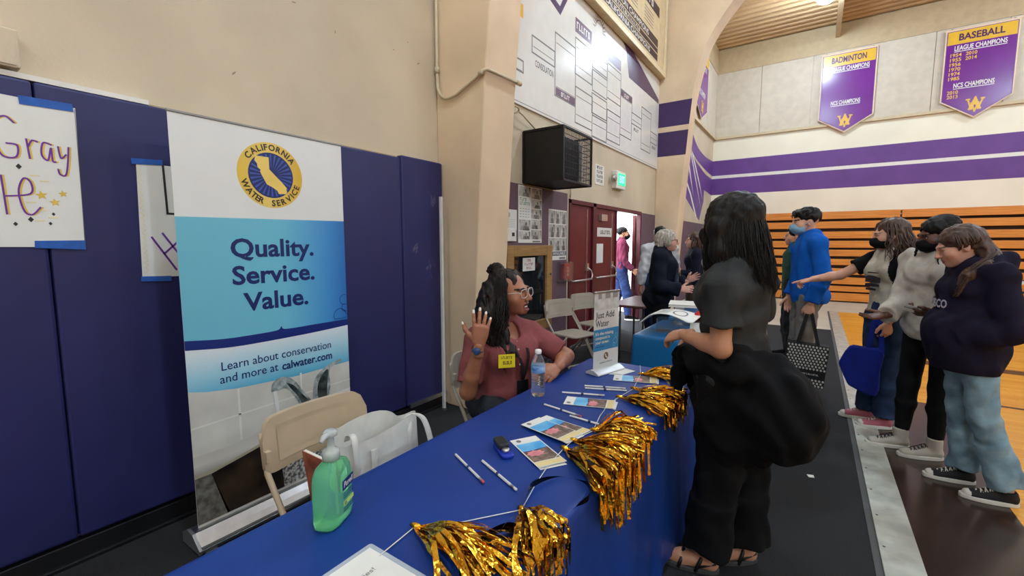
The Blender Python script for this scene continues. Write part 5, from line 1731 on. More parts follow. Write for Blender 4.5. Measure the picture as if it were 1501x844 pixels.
        for a in range(8):
            for b in range(a + 1, 8):
                if np.abs(O[a] - O[b]).sum() != 1:
                    continue
                va, vb = vals[:, a], vals[:, b]
                mk = (va < 0) != (vb < 0)
                t = np.where(mk, va / np.where(mk, va - vb, 1), 0)
                acc += mk[:, None] * (O[a] + t[:, None] * (O[b] - O[a]))
                cnt += mk
        v = (idx + acc / np.maximum(cnt, 1)[:, None]) * h + lo
        F = []
        for axs in range(3):
            o1, o2 = [x for x in range(3) if x != axs]
            sa = [slice(1, -1)] * 3; sb = [slice(1, -1)] * 3
            sa[axs] = slice(0, -1); sb[axs] = slice(1, None)
            A = ins[tuple(sa)]; B = ins[tuple(sb)]
            e = np.argwhere(A != B)
            if not len(e):
                continue
            fl = A[e[:, 0], e[:, 1], e[:, 2]]
            base = e.copy()
            base[:, o1] += 1; base[:, o2] += 1
            def cell(d1, d2):
                q = base.copy()
                q[:, o1] -= d1; q[:, o2] -= d2
                return vid[q[:, 0], q[:, 1], q[:, 2]]
            quad = np.stack([cell(1, 1), cell(0, 1), cell(0, 0), cell(1, 0)], 1)
            if axs == 1:
                fl = ~fl
            quad[~fl] = quad[~fl][:, ::-1]
            F.append(quad)
        return v.astype(np.float32), np.concatenate(F)

def np_object(name, parts, mats, parent, matfn=None):
    """one mesh object out of (verts, quads) parts, in world coordinates"""
    off = np.array(wloc(parent), np.float32)
    vs, fs, n = [], [], 0
    for v, f in parts:
        vs.append(v); fs.append(f + n); n += len(v)
    v = np.concatenate(vs); f = np.concatenate(fs)
    f = f[(f >= 0).all(1)]
    me = bpy.data.meshes.new(name)
    me.vertices.add(len(v)); me.vertices.foreach_set('co', (v - off).ravel())
    me.loops.add(f.size); me.loops.foreach_set('vertex_index', f.ravel().astype(np.int32))
    me.polygons.add(len(f)); me.polygons.foreach_set('loop_start', np.arange(0, f.size, 4, dtype=np.int32))
    mats = mats if isinstance(mats, (list, tuple)) else [mats]
    for m in mats:
        me.materials.append(m)
    if matfn is not None:
        me.polygons.foreach_set('material_index', matfn(v[f].mean(1)).astype(np.int32))
    me.update(calc_edges=True)
    me.polygons.foreach_set('use_smooth', np.ones(len(f), bool))
    o = bpy.data.objects.new(name, me)
    COL.objects.link(o)
    o.parent = parent
    o['_w'] = 1
    return o

def folds(seed, amp, wl=0.09, n=7, zs=0.6):
    r = np.random.RandomState(seed)
    K = r.normal(size=(n, 3)); K[:, 2] *= zs
    K = K / np.linalg.norm(K, axis=1)[:, None] * (2 * PI / (wl * r.uniform(0.6, 1.6, (n, 1))))
    ph = r.uniform(0, 6.28, n)
    def fn(p):
        w = p + 0.02 * np.sin(p[:, [1, 2, 0]] * 23.0 + 1.3)
        o = 0
        for k, q in zip(K, ph):
            o = o + np.sin(w @ k + q)
        return amp * o / math.sqrt(n)
    return fn

def cross(a, b):
    return np.cross(np.array(a, float), np.array(b, float))

class Fig:
    """a figure in world coordinates; template standing pose, joints may be overridden"""
    def __init__(s, x, y, th, height, girth=1.0, fem=True, z=0.0):
        s.c = np.array([x, y, z]); s.th = math.radians(th); s.S = height / 1.70; s.g = girth; s.fem = fem
        s.f = np.array([math.cos(s.th), math.sin(s.th), 0]); s.r = np.array([math.sin(s.th), -math.cos(s.th), 0]); s.u = np.array([0, 0, 1.0])
        sw = 0.172 if fem else 0.19
        J = s.J = {}
        W = s.W
        J['pel'] = W(0, -0.01, 0.93); J['wai'] = W(0, 0, 1.08); J['rib'] = W(0, 0, 1.22); J['che'] = W(0, 0.0, 1.32); J['upp'] = W(0, -0.01, 1.405); J['nek'] = W(0, -0.015, 1.46)
        for q, sd in (('R', 1), ('L', -1)):
            J['sh' + q] = W(sd * sw, -0.015, 1.395); J['el' + q] = W(sd * (sw + 0.04), -0.03, 1.10); J['wr' + q] = W(sd * (sw + 0.05), 0.03, 0.86)
            J['hi' + q] = W(sd * 0.088, 0, 0.90); J['kn' + q] = W(sd * 0.095, 0.015, 0.48); J['an' + q] = W(sd * 0.10, -0.02, 0.085)
            J['hd' + q] = -s.u; J['hn' + q] = s.r * sd; J['ft' + q] = s.f + s.r * sd * 0.15
        J['hc'] = W(0, 0.015, 1.585)
        s.hf = s.f.copy(); s.hu = s.u.copy(); s.hs = s.S
    def W(s, a, b, z):
        return s.c + (s.r * a + s.f * b + s.u * z) * s.S
    def set(s, **k):
        for a, b in k.items():
            s.J[a] = np.array(b, float)
        return s
    def look(s, yaw, pitch=0.0, roll=0.0):
        """absolute world yaw of the face, pitch up positive (degrees)"""
        a, p = math.radians(yaw), math.radians(pitch)
        s.hf = np.array([math.cos(a) * math.cos(p), math.sin(a) * math.cos(p), math.sin(p)])
        rt = np.array([math.sin(a), -math.cos(a), 0])
        s.hu = np.cross(rt, s.hf)
        ro = math.radians(roll)
        s.hu = s.hu * math.cos(ro) + rt * math.sin(ro)
        return s
    def H(s, x, y, z):
        """head frame: x = figure's right, y = forward, z = up (metres for a 1.70 m figure)"""
        hr = np.cross(s.hf, s.hu)
        return s.J['hc'] + (hr * x + s.hf * y + s.hu * z) * s.hs
    def HR(s):
        return np.stack([np.cross(s.hf, s.hu), s.hf, s.hu], 1)

    def torso(s, B, d=0.0, top=True, hem=None, bust=0.0, belly=0.0):
        J, S, g = s.J, s.S, s.g
        pts = [J['pel'] - (J['wai'] - J['pel']) * 0.55, J['pel'], J['wai'], J['rib'], J['che'], J['upp']]
        if s.fem:
            rx = [0.125, 0.165, 0.132, 0.138, 0.150, 0.125]; ry = [0.095, 0.112, 0.095, 0.100, 0.098, 0.07]
        else:
            rx = [0.12, 0.155, 0.142, 0.155, 0.170, 0.14]; ry = [0.095, 0.108, 0.100, 0.108, 0.108, 0.078]
        side = [J['hiR'] - J['hiL']] * 2 + [(J['hiR'] - J['hiL']) + (J['shR'] - J['shL'])] + [J['shR'] - J['shL']] * 3
        rx = [a * S * (g if i < 4 else (1 + (g - 1) * 0.6)) + d for i, a in enumerate(rx)]; ry = [a * S * (g if i < 4 else (1 + (g - 1) * 0.6)) + d for i, a in enumerate(ry)]
        lo = 0 if hem is None else hem
        B.loft(pts[lo:], rx[lo:], ry[lo:], side[lo:], k=0.03)
        if top:
            for q in 'RL':
                B.cone(J['upp'] * 0.65 + J['sh' + q] * 0.35, J['sh' + q], 0.052 * S + d, 0.050 * S * (0.6 + 0.4 * g) + d, k=0.05)
        if bust:
            fw = nrm(np.cross(J['wai'] - J['che'], J['shR'] - J['shL'])); fw = fw * np.sign(fw @ s.f)
            rt = nrm(J['shR'] - J['shL'])
            for sd in (-1, 1):
                B.ell(J['che'] * 0.75 + J['rib'] * 0.25 + fw * (0.072 * S) + rt * sd * 0.070 * S, np.array([0.062, 0.062, 0.062]) * S * bust + d, k=0.05)
        if belly:
            fw = nrm(np.cross(J['pel'] - J['wai'], J['hiR'] - J['hiL'])); fw = fw * np.sign(fw @ s.f)
            B.ell(J['wai'] * 0.7 + J['pel'] * 0.3 + fw * 0.03 * S, np.array([0.14, 0.12, 0.13]) * S * belly + d, k=0.06)
        bk = -s.f
        B.ell(J['pel'] + bk * 0.045 * S - s.u * 0.02, np.array([0.13, 0.13, 0.10]) * S * g * 0.9 + d, k=0.05)
    def arm(s, B, q, d=0.0, upto=2.0, start=0.0, flat=True, loose=0.0, k=0.02):
        J, S = s.J, s.S
        gg = 0.55 + 0.45 * s.g
        a, b, c = J['sh' + q], J['el' + q], J['wr' + q]
        u = min(upto, 1.0)
        r0, r1, r2 = 0.049 * S * gg + d, 0.040 * S * gg + d + loose * 0.5, 0.027 * S + d + loose
        if upto <= 1.0:
            B.cone(a, a + (b - a) * u, r0, r0 + (r1 - r0) * u + loose, k=k, flat=False if not flat else True)
        else:
            B.cone(a, b, r0, r1, k=k)
            t = upto - 1
            m = b + (c - b) * min(0.35, t)
            B.cone(b, m, r1, r1 * 0.98, k=k)
            if t > 0.35:
                B.cone(m, b + (c - b) * t, r1 * 0.98, r2 if t >= 0.99 else r1 + (r2 - r1) * t, k=k, flat=flat)
    def leg(s, B, q, d=0.0, upto=2.0, loose=0.0, flare=0.0, flat=True, k=0.03):
        J, S = s.J, s.S
        gg = 0.5 + 0.5 * s.g
        a, b, c = J['hi' + q], J['kn' + q], J['an' + q]
        B.cone(a, b, 0.080 * S * gg + d, 0.054 * S * gg + d + loose, k=k)
        m = b + (c - b) * 0.35
        B.cone(b, m, 0.054 * S * gg + d + loose, 0.052 * S * gg + d + loose, k=k)
        e = b + (c - b) * (upto - 1)
        B.cone(m, e, 0.052 * S * gg + d + loose, 0.033 * S + d + loose + flare, k=k, flat=flat)
    def neck(s, B, d=0.0):
        B.cone(s.J['nek'] - s.u * 0.03 * s.S, s.H(0, -0.02, -0.05), 0.055 * s.S + d, 0.050 * s.S + d, k=0.03)
    def head(s, B, mouth=0.0, ears=True):
        H, R, S = s.H, s.HR(), s.hs
        E = lambda x, y, z, a, b, c, k=0.015, op='u': B.ell(H(x, y, z), np.array([a, b, c]) * S, R, k, op)
        E(0, -0.018, 0.035, 0.074, 0.094, 0.080, 0.03)
        E(0, 0.018, -0.025, 0.064, 0.076, 0.080, 0.03)
        E(0, 0.036, -0.072, 0.047, 0.050, 0.040, 0.03)
        E(0, 0.072, -0.098, 0.020, 0.018, 0.016, 0.025)
        for sd in (-1, 1):
            E(sd * 0.040, 0.056, -0.032, 0.026, 0.026, 0.026, 0.03)
            E(sd * 0.027, 0.086, 0.021, 0.026, 0.012, 0.009, 0.02)
        for sd in (-1, 1):
            E(sd * 0.031, 0.104, 0.001, 0.018, 0.017, 0.012, 0.014, 's')
            E(sd * 0.031, 0.0835, 0.0105, 0.017, 0.010, 0.0045, 0.008)
            E(sd * 0.031, 0.083, -0.010, 0.016, 0.009, 0.004, 0.008)
        B.cone(H(0, 0.093, 0.010), H(0, 0.116, -0.032), 0.0085 * S, 0.0125 * S, k=0.012)
        for sd in (-1, 1):
            E(sd * 0.012, 0.104, -0.036, 0.0095, 0.011, 0.008, 0.008)
            E(sd * 0.006, 0.113, -0.044, 0.0035, 0.005, 0.003, 0.004, 's')
        o = mouth
        E(0, 0.094, -0.059 + 0.002 * o, 0.024 - 0.004 * o, 0.010, 0.0065, 0.008)
        E(0, 0.092, -0.074 - 0.016 * o, 0.020, 0.010, 0.0075, 0.008)
        if o:
            E(0, 0.100, -0.072 - 0.004 * o, 0.017, 0.022, 0.006 + 0.0085 * o, 0.005, 's')
        else:
            E(0, 0.106, -0.066, 0.022, 0.010, 0.0016, 0.004, 's')
        if ears:
            for sd in (-1, 1):
                E(sd * 0.077, -0.012, -0.012, 0.010, 0.019, 0.031, 0.008)
                E(sd * 0.086, -0.008, -0.008, 0.007, 0.010, 0.018, 0.006, 's')
    def hand(s, q, curl=0.35, spread=0.08, thumb=0.7, h=0.0036, curls=None, scale=1.0):
        J = s.J
        S = s.S * scale
        w = J['wr' + q]; y = nrm(J['hd' + q]); z = nrm(J['hn' + q]); z = nrm(z - y * (z @ y)); x = np.cross(y, z)
        t = -1 if q == 'R' else 1            # thumb side along x
        B = SDF()
        Pt = lambda a, b, c: w + (x * a * t + y * b + z * c) * S
        B.loft([Pt(0, -0.04, 0), Pt(0, 0.0, 0), Pt(0.002, 0.045, 0.0), Pt(0, 0.088, 0)], [0.027 * S, 0.026 * S, 0.038 * S, 0.038 * S], [0.022 * S, 0.018 * S, 0.017 * S, 0.012 * S], x, k=0.012)
        tips = []
        cs = curls or [curl] * 4
        for i, (bx, L, r) in enumerate(((0.028, 0.073, 0.0086), (0.0095, 0.081, 0.0088), (-0.0095, 0.075, 0.0084), (-0.027, 0.060, 0.0075))):
            sp = spread * (1.5 - i) * 0.9
            base = (bx, 0.086 - 0.006 * abs(i - 1), 0.0)
            a = 0.0
            p = np.array(base)
            pts = [p.copy() - np.array([0, 0.02, 0])]; pts.append(p.copy())
            for j, fr in enumerate((0.45, 0.31, 0.24)):
                a += cs[i] * (0.9, 1.2, 0.8)[j]
                dv = np.array([math.sin(sp) * math.cos(a), math.cos(sp) * math.cos(a), -math.sin(a)])
                p = p + dv * L * fr
                pts.append(p.copy())
            wp = [Pt(*v) for v in pts]
            B.chain(wp, [r * S * 1.05, r * S * 1.05, r * S, r * S * 0.92, r * S * 0.80], k=0.006)
            up = np.array([0, math.sin(a), math.cos(a)])
            tips.append((wp[-1], nrm(wp[-1] - wp[-2]), nrm(x * 0 + y * up[1] + z * up[2]), r * S))
        o = thumb
        th = [(0.016, 0.018, -0.004), (0.034 + 0.012 * o, 0.040, -0.010), (0.044 + 0.030 * o, 0.066, -0.014), (0.046 + 0.040 * o, 0.090, -0.016)]
        wp = [Pt(*v) for v in th]
        B.chain(wp, [0.015 * S, 0.0125 * S, 0.0105 * S, 0.0085 * S], k=0.010)
        tips.append((wp[-1], nrm(wp[-1] - wp[-2]), nrm(z + x * t * 0.5), 0.009 * S))
        s.tips = tips
        return B.nets(h)

def skin_mat(name, c, c2=None):
    return mat(name, c, 0.48, var=0.06, vscale=16, sub=0.10, bump=0.06, bscale=240, bdist=0.002, col2=c2)
def cloth(name, c, rough=0.85, col2=None, sheen=0.15, vs=16, bump=0.25, bs=30, var=0.12):
    return mat(name, c, rough, var=var, vscale=vs, bump=bump, bscale=bs, bdist=0.008, sheen=0.0, col2=col2, spec=0.2)

def make_body(F, o, skin, h=0.006, hands='RL', mouth=0.0, ears=True, bust=0.0, arms=True, hopt={}, feet=False, lipm=None, browm=None, legs=True):
    B = SDF()
    F.torso(B, -0.010, bust=bust * 0.9 if bust else 0)
    F.neck(B)
    F.head(B, mouth, ears)
    for q in 'RL':
        if arms:
            F.arm(B, q, -0.001 if q in hands else -0.004, flat=False)
        if legs:
            F.leg(B, q, -0.006, flat=False)
        if feet:
            a = F.J['an' + q]; fd = nrm(F.J['ft' + q])
            g = np.array([a[0], a[1], F.c[2]])
            B.chain([a - F.u * 0.01, g + F.u * 0.045 * F.S - fd * 0.02, g + F.u * 0.035 * F.S + fd * 0.10 * F.S, g + F.u * 0.026 * F.S + fd * 0.165 * F.S], [0.034 * F.S, 0.034 * F.S, 0.036 * F.S, 0.024 * F.S], k=0.02)
    parts = [B.nets(h)]
    F.nails = []
    for q in hands:
        parts.append(F.hand(q, **hopt.get(q, {})))
        F.nails += F.tips
    mats = [skin]
    fn = None
    if lipm is not None:
        mats = [skin, lipm, browm or skin]
        R = F.HR(); c = F.J['hc']; S = F.hs
        def fn(p):
            q = ((p - c) @ R) / S
            up = (np.abs(q[:, 0]) < 0.025) & (q[:, 1] > 0.080)
            e1 = (q[:, 0] / 0.026) ** 2 + ((q[:, 2] + 0.066 + 0.008 * mouth) / (0.0135 + 0.012 * mouth)) ** 2 < 1
            br = (np.abs(np.abs(q[:, 0]) - 0.031) < 0.020) & (np.abs(q[:, 2] - 0.0235 + 0.12 * np.maximum(np.abs(q[:, 0]) - 0.035, 0)) < 0.0042) & (q[:, 1] > 0.05)
            return np.where(up & e1, 1, np.where(br, 2, 0))
    return np_object('body', parts, mats, o, fn)

m_eyew = mat('eye_white', '#d8d3cb', 0.25, var=0.01)
m_iris = mat('eye_brown', '#2a1810', 0.2)
def eyes(F, o, gaze=(0, 0)):
    for sd in (-1, 1):
        c = Vector(F.H(sd * 0.031, 0.0745, 0.0005))
        ax = Vector(F.hf) + Vector(np.cross(F.hf, F.hu)) * gaze[0] + Vector(F.hu) * gaze[1]
        ax.normalize()
        R = ax.to_track_quat('Z', 'Y').to_matrix()
        r = 0.0122 * F.hs
        mb = MB()
        n = 16
        for i in range(9):
            t = PI * i / 16
            for k in range(n):
                mb.v.append(tuple(c + R @ Vector((r * math.sin(t) * math.cos(2 * PI * k / n), r * math.sin(t) * math.sin(2 * PI * k / n), r * math.cos(t)))))
        for i in range(8):
            for k in range(n):
                l = (k + 1) % n
                mb.f.append((i * n + k, (i + 1) * n + k, (i + 1) * n + l, i * n + l)); mb.m.append(1 if i < 2 else 0)
        mb.build('eye', [m_eyew, m_iris], o, smooth=True)

def make_top(F, o, m, d=0.016, sleeve=2.0, hem=1, h=0.007, amp=0.004, wl=0.09, bust=0.0, collar=0.0, loose=0.006, name='top', seed=1, hemdrop=None, belly=0.0, matfn=None, extra=None, armd=None, cuff=True):
    B = SDF()
    F.torso(B, d, hem=hem, bust=bust, belly=belly)
    for q in 'RL':
        F.arm(B, q, d * 0.75 if armd is None else armd, upto=sleeve, loose=loose, k=0.025)
    B.cone(F.J['upp'], F.J['nek'] + F.u * 0.005, 0.082 * F.S + d * 0.5, 0.066 * F.S + d * 0.4, k=0.03)
    if collar:
        B.cone(F.J['nek'] - F.u * 0.02, F.J['nek'] + F.u * collar + F.f * 0.01, 0.070 * F.S, 0.074 * F.S, k=0.015, flat=True)
    if extra:
        extra(B)
    if hemdrop is not None:
        B.cut((0, 0, hemdrop), (0, 0, -1))
    return np_object(name, [B.nets(h, folds(seed, amp, wl) if amp else None)], m, o, matfn)

def make_pants(F, o, m, d=0.014, loose=0.01, flare=0.0, upto=1.97, h=0.007, amp=0.004, wl=0.10, top=None, name='trousers', seed=2, matfn=None):
    B = SDF()
    J, S, g = F.J, F.S, F.g
    up = nrm(J['wai'] - J['pel'])
    B.loft([J['pel'] - up * 0.09 * S, J['pel'], J['pel'] * 0.35 + J['wai'] * 0.65], [0.13 * S * g + d, 0.165 * S * g + d, (0.142 if F.fem else 0.15) * S * g + d], [0.098 * S * g + d, 0.113 * S * g + d, 0.102 * S * g + d], J['hiR'] - J['hiL'], k=0.03)
    B.ell(J['pel'] - F.f * 0.045 * S - F.u * 0.02, np.array([0.13, 0.13, 0.10]) * S * g * 0.9 + d, k=0.05)
    for q in 'RL':
        F.leg(B, q, d, upto=upto, loose=loose, flare=flare)
    return np_object(name, [B.nets(h, folds(seed, amp, wl) if amp else None)], m, o, matfn)

def make_shoe(F, o, q, mu, ms, L=0.27, hi=False, lace=None, h=0.005, toe=None):
    a = F.J['an' + q]; fd = nrm([F.J['ft' + q][0], F.J['ft' + q][1], 0]); sd = np.cross(fd, F.u)
    S = F.S
    L = L * S
    g = np.array([a[0], a[1], F.c[2]]) - fd * 0.055 * S
    Pt = lambda x, y, z: g + fd * x * L + sd * y * S + F.u * z * S
    fr = Fr(Vector(g), Vector(fd), Vector(-sd))
    out = []
    for i in range(28):
        t = 2 * PI * i / 28
        x = 0.5 + 0.5 * math.cos(t)
        wv = (0.038 + 0.012 * math.sin(x * 2.6)) * abs(math.sin(t)) ** 0.65 * math.copysign(1, math.sin(t))
        out.append((x * L, wv * S))
    B = SDF()
    B.loft([Pt(0.14, 0, 0.04), Pt(0.45, 0, 0.04), Pt(0.72, 0, 0.032), Pt(0.86, 0, 0.030)], [0.034 * S, 0.038 * S, 0.043 * S, 0.036 * S], [0.040 * S, 0.045 * S, 0.030 * S, 0.024 * S], sd, k=0.02)
    B.cone(Pt(0.20, 0, 0.05), Pt(0.22, 0, 0.155 if hi else 0.085), 0.041 * S, 0.046 * S, k=0.02, flat=True)
    B.cut((0, 0, F.c[2] + 0.016 * S), (0, 0, -1))
    sh = np_object('shoe', [B.nets(h)], [mu, toe or mu], o, (lambda p: (((p - g) @ fd) / L > 0.83).astype(int)) if toe else None)
    MB().prism(out, fr, 0.026 * S, 0.001).build('sole', ms, sh, bevel=0.004)
    if lace is not None:
        mb = MB()
        for i in range(5):
            x = 0.40 + i * 0.075
            zz = (0.104 if hi else 0.100) - i * 0.0095
            s0 = 0.026
            mb.tube([Pt(x, -s0, zz - 0.012), Pt(x + 0.02, 0, zz + 0.002), Pt(x + 0.045, s0, zz - 0.014)], 0.003, 5)
            mb.tube([Pt(x, s0, zz - 0.012), Pt(x + 0.02, 0, zz + 0.003), Pt(x + 0.045, -s0, zz - 0.014)], 0.003, 5)
        mb.build('laces', lace, sh, smooth=True)
    return sh

def make_mask(F, o, m, pleats=True):
    B = SDF()
    H, R, S = F.H, F.HR(), F.hs
    B.ell(H(0, 0.045, -0.055), np.array([0.068, 0.075, 0.058]) * S, R, k=0.02)
    B.ell(H(0, 0.090, -0.040), np.array([0.030, 0.036, 0.034]) * S, R, k=0.03)
    B.cut(H(0, 0.020, 0), -F.hf)
    B.cut(H(0, 0, -0.012), F.hu)
    ob = np_object('face_mask', [B.nets(0.0045, folds(3, 0.001, 0.03))], m, o)
    mb = MB()
    for sd in (-1, 1):
        mb.tube([H(sd * 0.062, 0.03, -0.03), H(sd * 0.078, 0.0, -0.012), H(sd * 0.084, -0.02, 0.0), H(sd * 0.083, -0.028, -0.02), H(sd * 0.066, 0.02, -0.07)], 0.0025 * S, 5)
    mb.build('ear_loop', m, ob, smooth=True)
    return ob

def tube_strands(paths, r, n=5):
    """many tapered strands as one (verts, quads) block"""
    mb = MB()
    for p in paths:
        N = len(p)
        rs = [r * (0.5 + 0.5 * min(1, 6 * i / N)) * (1 if i < N * 0.6 else max(0.12, 1 - (i / N - 0.6) * 2.1)) for i in range(N)]
        mb.tube([Vector(q) for q in p], rs, n, caps=False)
    return np.array(mb.v, np.float32), np.array(mb.f, np.int64)

def scalp_hair(F, n, seed, length, r=0.003, spread=1.0, back=0.0, wave=0.01, front=False, drop=None, part=0.0, amin=-2.5, amax=2.5, flow=(0, 0), push=0.0):
    """strands from the parting, over the skull, then falling; angles measured from the back of the head"""
    rd = random.Random(seed)
    out = []
    S = F.hs
    for i in range(n):
        a = rd.uniform(amin, amax)
        x, y = math.sin(a), -math.cos(a)
        rise = rd.uniform(0.15, 1.0)
        pts = []
        R1 = 0.088 + rd.uniform(0, 0.014)
        for t in np.linspace(0.12, 1.0, 6):
            e = t * PI / 2
            pts.append(F.H(part * (1 - t) + x * math.sin(e) * R1 * 0.98, -0.014 + y * math.sin(e) * (R1 + 0.022), 0.036 + math.cos(e) * (0.088 + rd.uniform(0, 0.004)) - 0.03 * t * t))
        L = length * rd.uniform(0.75, 1.05)
        p = np.array(pts[-1])
        ph = rd.uniform(0, 6.28)
        out_d = (np.cross(F.hf, F.hu) * x + F.hf * y)
        out_d = np.array([out_d[0], out_d[1], 0])
        for k in range(1, 11):
            t = k / 10
            q = p - F.u * L * t + out_d * (back * t + push * math.sin(PI * t)) * (1 if y < 0.3 else 0.4) + np.array([flow[0], flow[1], 0]) * t * t
            q = q + (F.r * math.sin(ph + t * 9) + F.f * math.cos(ph * 1.7 + t * 8)) * wave * t ** 0.5
            pts.append(q)
        out.append(pts)
    return out
# ------------------------------------------------------------------ shared looks
sk_brown = skin_mat('skin_brown', '#9c644a')
sk_tan = skin_mat('skin_tan', '#b98467')
sk_light = skin_mat('skin_light', '#c8957c')
sk_dark = skin_mat('skin_dark', '#5c3829')
sk_pink = skin_mat('skin_rosy', '#c99481')
m_hairb = mat('black_hair', '#080606', 0.5, spec=0.3, var=0.3, vscale=90, stretch=(1, 1, 0.15), bump=0.5, bscale=160, bdist=0.004)
m_hairdb = mat('dark_brown_hair', '#0b0807', 0.5, spec=0.3, col2='#160e0b', vscale=80, stretch=(1, 1, 0.15), bump=0.5, bscale=160, bdist=0.004)
m_hairbr = mat('brown_hair', '#33211a', 0.45, col2='#543a2b', vscale=70, stretch=(1, 1, 0.2), bump=0.5, bscale=150, bdist=0.004)
m_hairg = mat('grey_hair', '#8d8478', 0.5, col2='#b9b2a6', vscale=70, stretch=(1, 1, 0.4), bump=0.5, bscale=120, bdist=0.004)
m_maskb = cloth('black_mask', '#0e0e10', 0.8, bump=0.1)
m_maskbl = cloth('blue_mask', '#7fa6bd', 0.8, bump=0.1)
m_blackcl = cloth('black_cloth', '#0c0c0e', 0.9, sheen=0.05)
m_denim = cloth('dark_denim', '#1d2a44', 0.85, col2='#2c4060', vs=9)
m_denimL = cloth('light_denim', '#5c7585', 0.85, col2='#86a0ad', vs=7)
m_soleW = mat('white_rubber', '#c9c4bb', 0.6, var=0.06)

# ================================================================== WOMAN SEATED AT THE BLUE TABLE
F = Fig(-1.44, 2.03, -25, 1.72, 1.20)
c0 = np.array([-1.44, 2.03, 0]); f, r_ = F.f, F.r
def S_(a, b, z):
    return c0 + r_ * a + f * b + np.array([0, 0, z])
F.set(pel=S_(0, -0.06, 0.55), wai=S_(0, -0.01, 0.66), rib=S_(0, 0.01, 0.78), che=S_(0, 0.015, 0.87), upp=S_(0, 0.0, 0.945), nek=S_(0, 0.0, 0.995),
      shR=S_(0.172, -0.01, 0.925), shL=S_(-0.172, -0.01, 0.925), hiR=S_(0.095, -0.03, 0.53), hiL=S_(-0.095, -0.03, 0.53),
      knR=S_(0.12, 0.27, 0.50), knL=S_(-0.12, 0.27, 0.50), anR=S_(0.12, 0.20, 0.09), anL=S_(-0.12, 0.20, 0.09))
F.set(elR=S_(0.262, 0.06, 0.655), wrR=S_(0.245, 0.16, 0.925), elL=(-1.155, 2.245, 0.80), wrL=(-1.100, 2.035, 0.792))
F.set(hdR=(0.10, 0.06, 1.0), hnR=(0.56, -0.80, 0.15), hdL=(0.02, -1.0, -0.12), hnL=(0.6, 0.1, 0.8), ftR=f, ftL=f)
F.look(3, 4, 4)
F.hs = 1.06
F.set(hc=S_(0.0, 0.045, 1.178) + np.array([0.01, 0.0, 0.0]))
o = thing('person', 'woman in a dusty rose top and clear glasses seated at the blue table, hand raised', 'person', (-1.44, 2.03, 0))
body = make_body(F, o, sk_brown, 0.0048, mouth=1.0, bust=1.0, hopt={'R': dict(curls=[0.15, 0.20, 0.26, 0.30], spread=0.15, thumb=0.9, scale=1.12), 'L': dict(curl=0.4, spread=0.05, thumb=0.5)},
                 lipm=mat('lip_brown', '#7d3f38', 0.4), browm=mat('brow_dark', '#20130e', 0.7))
eyes(F, o, (0.1, 0.05))
nl = mat('pale_nail', '#d9cfc9', 0.25)
for p, d, up, rr in F.nails:
    a = Vector(p); d = Vector(d); up = Vector(up)
    sdv = d.cross(up)
    R = Matrix((sdv, d, up)).transposed()
    mb = MB()
    n = 10
    for i in range(5):
        t = PI / 2 * i / 4
        for k in range(n):
            q = 2 * PI * k / n
            mb.v.append(tuple(a + R @ Vector((math.sin(t) * math.cos(q) * rr * 0.72, math.sin(t) * math.sin(q) * rr * 1.25 + rr * 0.15, rr * 0.62 + math.cos(t) * rr * 0.32))))
    for i in range(4):
        for k in range(n):
            l = (k + 1) % n
            mb.f.append((i * n + k, (i + 1) * n + k, (i + 1) * n + l, i * n + l)); mb.m.append(0)
    mb.build('fingernail', nl, body, smooth=True)
B = SDF()
H = F.H
B.ell(H(0, 0.088, -0.074), (0.015, 0.006, 0.004), F.HR(), k=0.003)
np_object('teeth', [B.nets(0.003)], mat('teeth', '#d8d2c6', 0.3), o)
m_rose = cloth('dusty_rose_jersey', '#844647', 0.8, var=0.08, bump=0.15, bs=60)
fw = F.f; upv = F.u
def neckline(B):
    # open placket neckline
    B.ell(F.J['nek'] + F.f * 0.085 - F.u * 0.035, (0.045, 0.045, 0.062), np.stack([F.r, F.f, F.u], 1), k=0.012, op='s')
top = make_top(F, o, m_rose, 0.014, 0.82, hem=0, h=0.006, amp=0.0028, wl=0.10, bust=1.12, belly=1.0, seed=21, name='shirt', extra=neckline, loose=0.006, armd=0.014)
# rolled cuff bands
for q in 'RL':
    a, b = F.J['sh' + q], F.J['el' + q]
    B = SDF().cone(a + (b - a) * 0.74, a + (b - a) * 0.84, 0.066 * F.S, 0.067 * F.S, flat=True)
    np_object('sleeve_cuff', [B.nets(0.005, folds(4, 0.001, 0.04))], m_rose, top)
make_pants(F, o, cloth('dark_grey_trousers', '#2b2d32'), 0.016, h=0.008, name='trousers')
for q in 'RL':
    make_shoe(F, o, q, m_blackcl, m_rub, h=0.008)
# chest frame for badge, lanyard, buttons
ce_ = F.J['che']; 
chest = lambda a, b, z: c0 + r_ * a + f * b + np.array([0, 0, z])
mb = MB()
for i, (b, z) in enumerate(((0.128, 0.915), (0.148, 0.875), (0.160, 0.835), (0.162, 0.795))):
    mb = MB().lathe([(0.0055, 0.0), (0.0055, 0.002), (0.003, 0.003)], chest(0.0, b + 0.004, z), 10, R=Vector(f).to_track_quat('Z', 'Y').to_matrix())
    mb.build('button', mat('pearl_button', '#cfc0b8', 0.3), top)
ly = cloth('dark_lanyard', '#251a1c', 0.8)
def ribbon(name, pts, w, m, par, side):
    p = bez([Vector(q) for q in pts], 6)
    mb = MB()
    sv = Vector(side)
    for q in p:
        mb.v.append(tuple(q - sv * w / 2)); mb.v.append(tuple(q + sv * w / 2))
    for i in range(len(p) - 1):
        mb.f.append((2 * i, 2 * i + 1, 2 * i + 3, 2 * i + 2)); mb.m.append(0)
    ob = mb.build(name, m, par, smooth=True)
    s_ = ob.modifiers.new('solid', 'SOLIDIFY'); s_.thickness = 0.003; s_.offset = 0
    return ob
